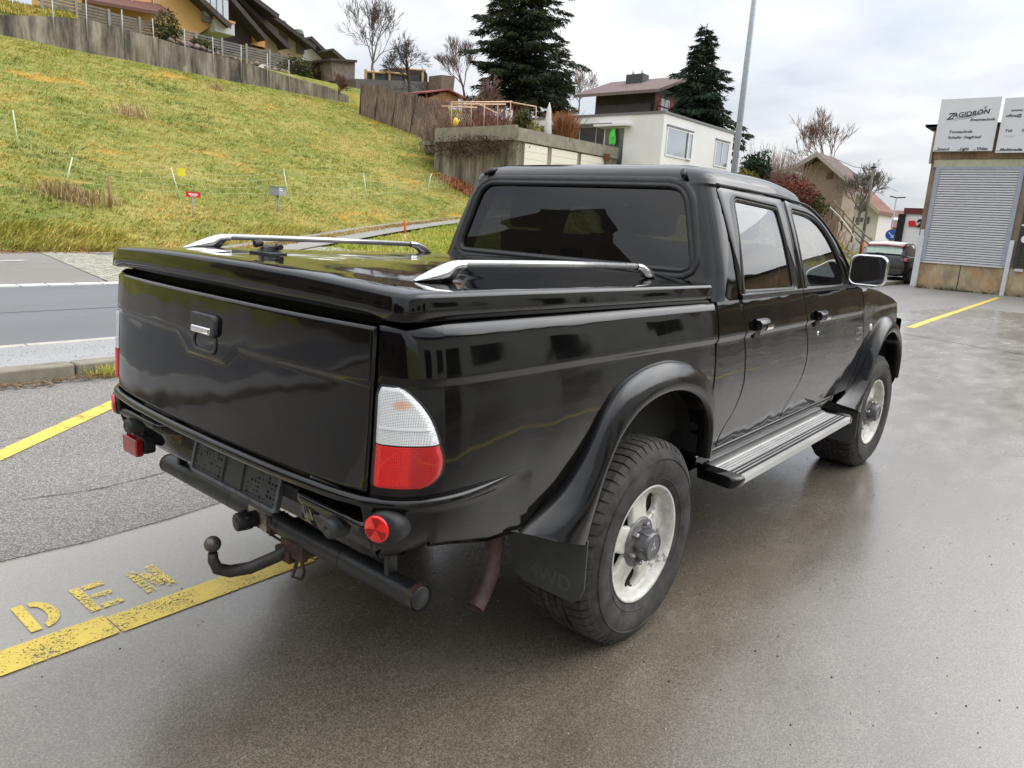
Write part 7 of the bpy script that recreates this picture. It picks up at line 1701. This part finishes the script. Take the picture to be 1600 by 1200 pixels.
def poly_fill(mb, L, f):
    """fill a 2D loop with a fan of thin rings so that it follows a curved surface"""
    c0 = np.mean(L, 0); rows = [[f(c0[0]+(p[0]-c0[0])*t, c0[1]+(p[1]-c0[1])*t) for p in L] for t in (1, .8, .6, .4, .2, .04)]
    mb.grid(rows, closed=True); mb.add(rows[-1], [tuple(range(len(L)))])
def inpoly(x, y, L):
    c_ = False; n = len(L); j = n-1
    for i in range(n):
        if ((L[i][1] > y) != (L[j][1] > y)) and x < (L[j][0]-L[i][0])*(y-L[i][1])/(L[j][1]-L[i][1])+L[i][0]: c_ = not c_
        j = i
    return c_
for sd_ in (-1, 1):
    # quarter panel between box and rear door
    m = MB(); rows = []
    for z in sorted(list(np.linspace(.585, 1.215, 26))+[1.0555, 1.0565, 1.0755, 1.0765]):
        a = .462; b = edge(RDR, z)-.003; rows.append([Vector((x, sd_*(body_y(x, z)+o), z)) for x, o in [(a, -.05), (a, -.006), (a+.004, 0)]+[(q, 0) for q in np.linspace(a+.01, b-.004, 9)]+[(b-.002, -.0025), (b, -.010)]])
    m.grid(rows); m.build('quarter_panel', PAINT, T, auto=50)
    rd = door_panel(lambda z: edge(RDR, z), lambda z: edge(FDR, z), .592, 1.213, sd_)
    fd = door_panel(lambda z: edge(FDR, z), lambda z: edge(FDF, z), .585, 1.208, sd_)
    for mb, Wn, Fr in ((rd, RW, RF), (fd, FW, FF)):
        I, O = frame_ring(Fr, Wn, sd_, None)
        def lerp2(t): return [(i[0]+(o[0]-i[0])*t, i[1]+(o[1]-i[1])*t) for i, o in zip(I, O)]
        rows = [[SG(x, z, sd_, -.020) for x, z in I], [SG(x, z, sd_, .004) for x, z in I], [SG(x, z, sd_, .007) for x, z in lerp2(.12)], [SG(x, z, sd_, .008) for x, z in lerp2(.5)], [SG(x, z, sd_, .007) for x, z in lerp2(.92)], [SG(x, z, sd_, .003) for x, z in lerp2(.985)], [SG(x, z, sd_, -.012) for x, z in O]]
        mb.grid(rows, closed=True)
    dr_ = rd.build('rear_door', PAINT, T, auto=45); df_ = fd.build('front_door', PAINT, T, auto=45)
    for do, Wn in ((dr_, RW), (df_, FW)):
        m = MB(); poly_fill(m, resample(Wn, 80), lambda x, z: SG(x, z, sd_, -.006)); m.build('window', G_SIDE, do)
        m = MB(); L_ = resample(Wn, 110); c0 = np.mean(L_, 0)
        inn_ = [(p[0]+(c0[0]-p[0])*.045, p[1]+(c0[1]-p[1])*.06) for p in L_]
        m.grid([[SG(x, z, sd_, .0045) for x, z in L_], [SG(x, z, sd_, .0060) for x, z in [((a[0]+b[0])/2, (a[1]+b[1])/2) for a, b in zip(L_, inn_)]], [SG(x, z, sd_, -.004) for x, z in inn_]], closed=True); m.build('window_seal', RUB, do)
    # waist moulding
    for do, xa, xb in ((dr_, .70, 1.415), (df_, 1.423, 2.28)):
        m = MB(); X_ = np.linspace(xa, xb, 20); m.grid([[Vector((x, sd_*y, z)) for x in X_] for y, z in ((.792, 1.2135), (.809, 1.214), (.812, 1.219), (.811, 1.232), (.805, 1.236), (.79, 1.237))], smooth=True); m.build('waist_moulding', RUB, do, auto=40)
    for do, hx_, hz_ in ((dr_, .865, 1.100), (df_, 1.64, 1.092)):
        yb = body_y(hx_, hz_)+.002
        m = MB(); rows = []
        for x, w_ in ((-.058, .4), (-.052, .85), (-.03, 1), (.03, 1), (.052, .85), (.058, .4)):
            rows.append([Vector((hx_+x, sd_*(yb+dy*w_), hz_+dz)) for dy, dz in ((0, .030), (.020, .026), (.032, .014), (.034, -.006), (.026, -.016), (.0, -.020))])
        m.grid(rows); m.add(rows[0], [tuple(range(6))]); m.add(rows[-1], [tuple(range(6))]); hd = m.build('door_handle', FLARE, do, auto=50)
        m = MB(); rows = [[Vector((hx_+x, sd_*(yb+dy), hz_+dz)) for dz, dy in ((.006, .0365), (-.004, .038), (-.014, .0345), (-.0215, .024))] for x in (-.012, -.006, .044, .055)]
        m.grid(rows, smooth=False); m.build('chrome_strip', CHROME, hd)
        m = MB(); m.box((hx_-.052, sd_*(yb-.01), hz_-.052), (hx_+.010, sd_*(yb+.0010), hz_-.018)); m.build('recess', PLAS, hd, bevel=.004)
    m = MB(); m.lathe([(0, .004), (.010, .004), (.012, .0)], (1.652, sd_*(body_y(1.65, 1.0)), 1.003), (0, sd_, 0), 16); m.build('lock', CHROME, df_)
    # sill
    m = MB(); X_ = np.linspace(.462, 2.40, 40); m.grid([[Vector((x, sd_*(y-.10*max(0, (x-2.22)/.18)**1.5), z)) for x in X_] for y, z in ((.788, .590), (.800, .586), (.802, .570), (.790, .530), (.750, .500), (.70, .50))]); m.build('sill', PAINT, T)
    # inner body behind the shut lines
    m = MB(); m.grid([[Vector((x, sd_*(body_y(x, z)-.022), z)) for x in np.linspace(.47, 2.55, 12)] for z in np.linspace(.58, 1.20, 8)]); m.build('door_aperture', DARK, T)
    # running board
    m = MB(); zt = .478
    X0, X1 = .70, 2.20
    prof = [(.705, zt+.030), (.735, zt+.020), (.775, zt+.006)]
    for k in range(6):
        y_ = .785+k*.0175; prof += [(y_, zt), (y_+.002, zt+.0035), (y_+.010, zt+.0035), (y_+.012, zt)]
    prof += [(.895, zt-.001), (.898, zt+.003), (.916, zt+.002), (.919, zt-.004), (.919, zt-.030), (.912, zt-.036), (.74, zt-.028)]
    m.grid([[Vector((x, sd_*y, z)) for y, z in prof] for x in (X0, X1)], smooth=False); rb = m.build('running_board', BRUSH, T)
    m = MB()
    for y_ in (.849, .867, .8855): m.box((X0+.01, sd_*y_, zt+.0001), (X1-.01, sd_*(y_+.009), zt+.0052))
    m.build('grip_strip', RUB, rb)
    for xa, s_ in ((X0, -1), (X1, 1)):
        m = MB(); rows = []
        for t, k_ in ((0, 1), (.4, 1), (.75, .93), (.95, .80), (1.0, .68)):
            x = xa+s_*.075*t; yo = .720+(.922-.720)*(k_*.5+.5); rows.append([Vector((x, sd_*y, z)) for y, z in ((.735, zt+.013), (.79, zt+.010), (yo-.02, zt+.005), (yo-.004, zt-.001), (yo, zt-.012), (yo-.002, zt-.034), (yo-.012, zt-.044), (.74, zt-.034))])
        m.grid(rows, closed=True); m.add(rows[-1], [tuple(range(8))]); m.add(rows[0], [tuple(range(8))]); m.build('end_cap', FLARE, rb, auto=60)
    for x in (.9, 1.5, 2.05): m = MB(); m.box((x, sd_*.60, zt-.055), (x+.04, sd_*.88, zt-.037)); m.build('board_bracket', DARK, rb)

# ---- greenhouse shell: rounded plan rings from the waist to the roof
def xr(z): return interp(z, [(1.18, .478), (1.22, .492), (1.30, .512), (1.45, .540), (1.60, .566), (1.66, .580), (1.70, .600), (1.74, .66)])
def xfs(z): return interp(z, [(1.18, 2.36), (1.22, 2.318), (1.325, 2.222), (1.45, 2.090), (1.552, 1.940), (1.625, 1.765), (1.665, 1.66), (1.72, 1.60), (1.77, 1.55)])
REARB = lambda y, w_: .025*(y/w_)**2
def plan_ring(z, w_, x_r, x_f, rr=.085, fb=.24, dz=None):
    P = []; NR = 37; NC = 9; NS = 60; NF = 31
    yr = w_-rr
    for y in np.linspace(-yr, yr, NR): P.append((x_r+.018*(y/yr)**2, y))
    x_c = x_r+.018
    for a in np.linspace(0, math.pi/2, NC+2)[1:-1]: P.append((x_c+rr-rr*math.cos(a), yr+rr*math.sin(a)))
    for x in np.linspace(x_c+rr, x_f-.03, NS): P.append((x, w_))
    for a in np.linspace(0, math.pi/2, 6)[1:-1]: P.append((x_f-.03+.035*math.sin(a), w_-.045*(1-math.cos(a))))
    yf = w_-.045
    for y in np.linspace(yf, -yf, NF): P.append((x_f+.005+fb*(1-(y/yf)**2)**.9*(1 if abs(y) < yf else 0), y))
    for a in np.linspace(math.pi/2, 0, 6)[1:-1]: P.append((x_f-.03+.035*math.sin(a), -(w_-.045*(1-math.cos(a)))))
    for x in np.linspace(x_f-.03, x_c+rr, NS): P.append((x, -w_))
    for a in np.linspace(math.pi/2, 0, NC+2)[1:-1]: P.append((x_c+rr-rr*math.cos(a), -(yr+rr*math.sin(a))))
    out = []
    for x, y in P: out.append(Vector((x, y, z-(roofdrop(x, z) if z > 1.6 else 0))))
    return out
def roofdrop(x, z): return .050*max(0, (x-1.25)/.5)**2*float(sstep(1.60, 1.70, z))+.012*max(0, (.95-x)/.4)**2*float(sstep(1.66, 1.72, z))
RWIN = rloop([(-.655, 1.322, .055), (.655, 1.322, .055), (.555, 1.648, .075), (-.555, 1.648, .075)])
WSC = rloop([(-.70, 1.235, .05), (.70, 1.235, .05), (.56, 1.640, .06), (-.56, 1.640, .06)])
zsW = sorted(list(np.linspace(1.195, 1.66, 48)))
rings = []
for z in zsW: rings.append(plan_ring(z, green_y(z) if z > 1.2 else .803, xr(z), xfs(z)))
rings.append(plan_ring(1.668, green_y(1.66)+.006, xr(1.665), xfs(1.66)))
rings.append(plan_ring(1.671, green_y(1.66)+.004, xr(1.668), xfs(1.66)))
w0 = green_y(1.66)+.002
for d, z in ((.004, 1.685), (.012, 1.699), (.024, 1.712), (.042, 1.723), (.068, 1.733), (.105, 1.742), (.16, 1.750), (.23, 1.7555), (.32, 1.7595), (.42, 1.7615), (.52, 1.7625), (.60, 1.763)):
    k_ = (w0-d)/w0; rings.append(plan_ring(z, w0-d, xr(1.668)+d*.75, 1.67-d*.55, rr=max(.02, .085*k_), fb=.20*k_))
nR = len(rings[0]); NRr = 37
vs = [p for r_ in rings for p in r_]; fs = []; sideR = 0
def keepface(i, j):
    c_ = (rings[i][j]+rings[i][(j+1) % nR]+rings[i+1][j]+rings[i+1][(j+1) % nR])/4
    if i >= len(zsW)-1: return True
    if j < NRr-1 and inpoly(c_.y, c_.z, RWIN): return False
    if c_.x > xfs(c_.z)-.01 and inpoly(c_.y, c_.z, WSC): return False
    if abs(abs(c_.y)-green_y(c_.z)) < .004 and (inpoly(c_.x, c_.z, RF) or inpoly(c_.x, c_.z, FF)): return False
    if c_.z < 1.215 and c_.x > .72 and abs(c_.y) > .7: return False
    return True
for i in range(len(rings)-1):
    for j in range(nR):
        if keepface(i, j): fs.append((i*nR+j, i*nR+(j+1) % nR, (i+1)*nR+(j+1) % nR, (i+1)*nR+j))
fs.append(tuple(range((len(rings)-1)*nR, len(rings)*nR)))
m = MB(); m.add(vs, fs, True); cab = m.build('cab_shell', PAINT, T, auto=60)
# drip moulding above the doors
for sd_ in (-1, 1):
    m = MB(); pts = [(.665, 1.667), (1.0, 1.665), (1.39, 1.656), (1.60, 1.645), (1.75, 1.626), (1.93, 1.553), (2.08, 1.452), (2.215, 1.325), (2.305, 1.215)]
    P2 = catmull(pts, 6); m.tube([SG(x, z, sd_, .006) for x, z in P2], .0055, 8); m.build('drip_rail', RUB, T)
# rear window
def RG(y, z, off=0): 
    w_ = green_y(z); return Vector((xr(z)+.018*(y/(w_-.085))**2-off, y, z))
L_ = resample(RWIN, 140); c0 = np.mean(L_, 0)
def scl(L, d):
    """offset a loop outwards by about d"""
    n = len(L); out = []
    for i in range(n):
        a = np.array(L[i-1]); b = np.array(L[(i+1) % n]); t = b-a; t = t/np.linalg.norm(t); nrm = np.array((t[1], -t[0])); out.append(tuple(np.array(L[i])+nrm*d))
    return out
sgn_ = 1 if np.linalg.norm(np.array(scl(L_, .01)[0])-c0) > np.linalg.norm(np.array(L_[0])-c0) else -1
m = MB(); poly_fill(m, L_, lambda y, z: RG(y, z, -.010)); rw = m.build('rear_window', G_TINT, T)
m = MB(); rows = []
for d, o in ((-.008, -.009), (-.006, .002), (.002, .010), (.010, .010), (.014, .006), (.018, .006), (.022, .009), (.034, .009), (.041, .006), (.045, -.003)): rows.append([RG(y, z, o) for y, z in scl(L_, sgn_*d)])
m.grid(rows, closed=True); m.build('window_rubber', RUB, rw)
m = MB(); rows = []
for z, o in ((1.683, .004), (1.690, .010), (1.712, .010), (1.722, .003)):
    rows.append([Vector((xr(z)+.018*(y/.55)**2-o+(.02 if z > 1.7 else 0)*0, y, z-.012)) for y in np.linspace(-.53, .53, 24)])
m.build if False else None
for sd_ in (-1, 1):
    m = MB(); m.tube([(.585, sd_*.548, 1.690), (.615, sd_*.528, 1.712), (.645, sd_*.520, 1.724)], [.010, .013, .006], 10); m.build('roof_cap', RUB, T)
L_ = resample(WSC, 120)
def WG(y, z, off=0):
    w_ = green_y(z); yf = w_-.045; return Vector((xfs(z)+.005+.24*max(0, 1-(y/yf)**2)**.9+off, y, z))
m = MB(); poly_fill(m, L_, lambda y, z: WG(y, z, -.008)); ws = m.build('windscreen', G_CLEAR, T)
m = MB(); m.grid([[WG(y, z, .004) for y, z in scl(L_, -.02)], [WG(y, z, .007) for y, z in L_], [WG(y, z, .002) for y, z in scl(L_, .02)]], closed=True); m.build('window_rubber', RUB, ws)

# ---- front wings, bonnet, nose
def hood_z(x, y):
    ay = abs(y); zc_ = interp(x, [(2.30, 1.225), (2.6, 1.215), (2.9, 1.185), (3.2, 1.135), (3.45, 1.065), (3.60, .99), (3.66, .93)]); return zc_+.035*(1-(ay/.78)**2)-.05*max(0, (ay-.70)/.10)**2
for sd_ in (-1, 1):
    m = MB(); X_ = np.linspace(2.41, 3.62, 60); cols = []
    for x in X_:
        zt_ = hood_z(x, .76)-.005; a = arch_z(x, FO); lo_ = (a-.015) if a else (.60 if x < 2.6 else .64)
        xe = edge(FDF, 1.0)
        zz_ = list(np.linspace(lo_, zt_, 20)); c = []
        for z in zz_:
            xx_ = max(x, edge(FDF, z)+.004); wy = body_y(xx_, min(z, 1.2))-max(0, (z-1.03))*.16*max(0, min(1, (xx_-2.5)/.5)); nose = .10*max(0, (xx_-3.35)/.27)**2
            c.append(Vector((xx_, sd_*(wy-nose), z)))
        c.append(Vector((c[-1].x, sd_*(abs(c[-1].y)-.012), hood_z(x, .76)+.002))); c.append(Vector((c[-1].x, sd_*(abs(c[-1].y)-.05), hood_z(x, .72))))
        cols.append(c)
    m.grid(cols); wing = m.build('front_wing', PAINT, T, auto=60)
    m = MB(); xx_ = 2.66; y_ = body_y(xx_, .93)+.001; m.lathe([(0, .010), (.012, .009), (.020, .006), (.023, 0)], (2.635, sd_*body_y(2.635, .965), .962), (0, sd_, 0), 20); m.build('side_repeater', plain('clear_repeater', (.6, .55, .5), .15, coat=.6), wing)
    if sd_ < 0:
        fr_ = frame((2.33, -(body_y(2.4, .955)+.001), .945), (1, -.004, 0), (0, .0, 1)); EM = plain('badge_silver', (.35, .35, .36), .25, metal=.9)
        text_mesh('badge', 'L200', .050, fr_, EM, .0015, parent=df_ if False else [o for o in kids(T) if o.name.startswith('front_door')][0], scale_x=1.1, bold=.0012)
        fr_ = frame((2.36, -(body_y(2.4, .91)+.001), .892), (1, -.004, 0), (0, 0, 1)); text_mesh('badge', '4WD', .032, fr_, EM, .0015, parent=[o for o in kids(T) if o.name.startswith('front_door')][0], bold=.001)
    # mirror
    m = MB(); c_ = Vector((2.18, sd_*.885, 1.318)); rows = []
    for t, k_ in ((-.0, 1.0), (.018, 1.02), (.045, .98), (.072, .86), (.092, .62), (.102, .30), (.104, .05)):
        rows.append([Vector((c_.x+t, c_.y+a*k_*sd_, c_.z+b*k_)) for a, b in rrect(.195, .170, .045, 5)])
    m.grid(rows, closed=True); mr = m.build('side_mirror', CHROME, T)
    m = MB(); o0 = [Vector((c_.x, c_.y+a*sd_, c_.z+b)) for a, b in rrect(.195, .170, .045, 5)]; o1 = [Vector((c_.x-.006, c_.y+a*sd_, c_.z+b)) for a, b in rrect(.186, .161, .042, 5)]; o2 = [Vector((c_.x-.002, c_.y+a*sd_, c_.z+b)) for a, b in rrect(.174, .149, .036, 5)]; o3 = [p+Vector((.008, 0, 0)) for p in o2]
    m.grid([o0, o1, o2, o3], closed=True); m.build('rim', CHROME, mr)
    m = MB(); m.add([Vector((c_.x+.004, c_.y+a*sd_, c_.z+b)) for a, b in rrect(.178, .153, .036, 5)], [tuple(range(24))]); m.build('mirror_glass', plain('mirror_silver', (.34, .36, .39), .03, metal=1, var=.02), mr)
    m = MB(); m.tube([(2.21, sd_*.83, 1.275), (2.215, sd_*.79, 1.262), (2.22, sd_*.765, 1.255)], [.030, .030, .035], 12, squash=.7); m.prism([(2.10, sd_*.775, 1.235), (2.30, sd_*.778, 1.225), (2.20, sd_*.745, 1.33), (2.12, sd_*.742, 1.34)], (0, sd_*.018, 0)); m.build('mirror_arm', RUB, mr, bevel=.004)
m = MB(); rows = []
for x in np.linspace(2.32, 3.60, 40):
    rows.append([Vector((x+(.05*(1-(y/.72)**2) if x > 3.3 else .05*(1-(y/.72)**2)*max(0, (x-2.9)/.4)), y, hood_z(x, y))) for y in np.linspace(-.722, .722, 31)])
rows.append([p+Vector((.012, 0, -.02)) for p in rows[-1]]); rows.append([p+Vector((0, 0, -.03)) for p in rows[-1]])
m.grid(rows); m.build('bonnet', PAINT, T)
m = MB(); rows = []
for dx, z in ((-.02, .96), (0, .94), (.005, .80), (.03, .77), (.10, .75), (.13, .72), (.13, .56), (.10, .50), (.0, .46)):
    rows.append([Vector((3.60+dx+.06*(1-(y/.84)**2)-.10*max(0, (abs(y)-.62)/.2)**2, y, z)) for y in np.linspace(-.82, .82, 33)])
m.grid(rows); m.build('front_bumper', PAINT, T)
m = MB(); m.box((3.60, -.38, .82), (3.675, .38, .93)); 
gr = m.build('grille', CHROME, T, bevel=.01)
m = MB()
for k in range(3): m.box((3.674, -.35, .835+k*.03), (3.678, .35, .85+k*.03))
m.build('grille_slot', RUB, gr)
for sd_ in (-1, 1):
    m = MB(); m.box((3.56, sd_*.42, .81), (3.655, sd_*.70, .945)); m.build('headlight', plain('headlight_lens', (.7, .72, .74), .08, coat=1), T, bevel=.02)

# ---- interior
CLOTH = plain('grey_seat_cloth', (.055, .055, .058), .9, var=.3, scale=60, bump=.4, bscale=150); TRIM = plain('interior_trim', (.03, .03, .032), .7, var=.2)
def seat(x, y, w_, base=.86):
    m = MB(); m.box((x-.02, y-w_/2, base), (x+.48, y+w_/2, base+.13)); st = m.build('seat', CLOTH, T, bevel=.04, seg=3)
    m = MB(); b4 = [(x-.03, y-w_/2, base+.10), (x+.11, y-w_/2, base+.10), (x+.11, y+w_/2, base+.10), (x-.03, y+w_/2, base+.10)]; t4 = [(x-.17, y-w_/2*.88, base+.57), (x-.07, y-w_/2*.88, base+.57), (x-.07, y+w_/2*.88, base+.57), (x-.17, y+w_/2*.88, base+.57)]
    m.hexa(b4, t4); m.build('backrest', CLOTH, st, bevel=.035, seg=3)
    for hy_ in ([y] if w_ < .7 else [y-.34, y+.34]):
        m = MB(); m.box((x-.19, hy_-.12, base+.585), (x-.10, hy_+.12, base+.735)); hr = m.build('headrest', CLOTH, st, bevel=.035, seg=3)
seat(1.72, -.36, .50); seat(1.72, .36, .50); seat(.86, 0, 1.22)
m = MB(); m.box((2.12, -.72, 1.0), (2.48, .72, 1.21)); m.box((2.05, -.30, .95), (2.2, .0, 1.1)); m.build('dashboard', TRIM, T, bevel=.04, seg=3)
m = MB(); c_ = Vector((2.02, .37, 1.13)); nn = Vector((-.85, 0, .5)).normalized(); X_ = Vector((0, 1, 0)); Y_ = nn.cross(X_)
m.tube([c_+(X_*math.cos(a)+Y_*math.sin(a))*.185 for a in np.linspace(0, 2*math.pi, 33)], .014, 8); m.tube([c_, c_+Vector((.2, 0, -.12))], .03, 8)
for a in (0, math.pi, -1.57): m.tube([c_, c_+(X_*math.cos(a)+Y_*math.sin(a))*.18], .014, 6)
m.build('steering_wheel', RUB, T)
m = MB(); m.box((.50, -.74, .62), (2.5, .74, .66)); m.box((.485, -.74, .66), (.50, .74, 1.25)); m.build('cab_floor', TRIM, T)
m = MB()
for sd_ in (-1, 1): m.box((1.36, sd_*.70, 1.20), (1.44, sd_*.76, 1.30)); m.hexa([(1.36, sd_*.74, 1.20), (1.44, sd_*.74, 1.20), (1.44, sd_*.78, 1.20), (1.36, sd_*.78, 1.20)], [(1.36, sd_*.60, 1.64), (1.44, sd_*.60, 1.64), (1.44, sd_*.635, 1.64), (1.36, sd_*.635, 1.64)])
m.build('door_pillar', TRIM, T)
m = MB(); m.box((1.62, -.14, 1.56), (1.66, .14, 1.62)); m.build('inner_mirror', TRIM, T)

def flatten(o, depth=0, anc=None):
    for c_ in kids(o):
        if depth >= 2: c_.parent = anc; flatten(c_, depth, anc)
        else: flatten(c_, depth+1, anc if depth == 1 else c_)
flatten(T)
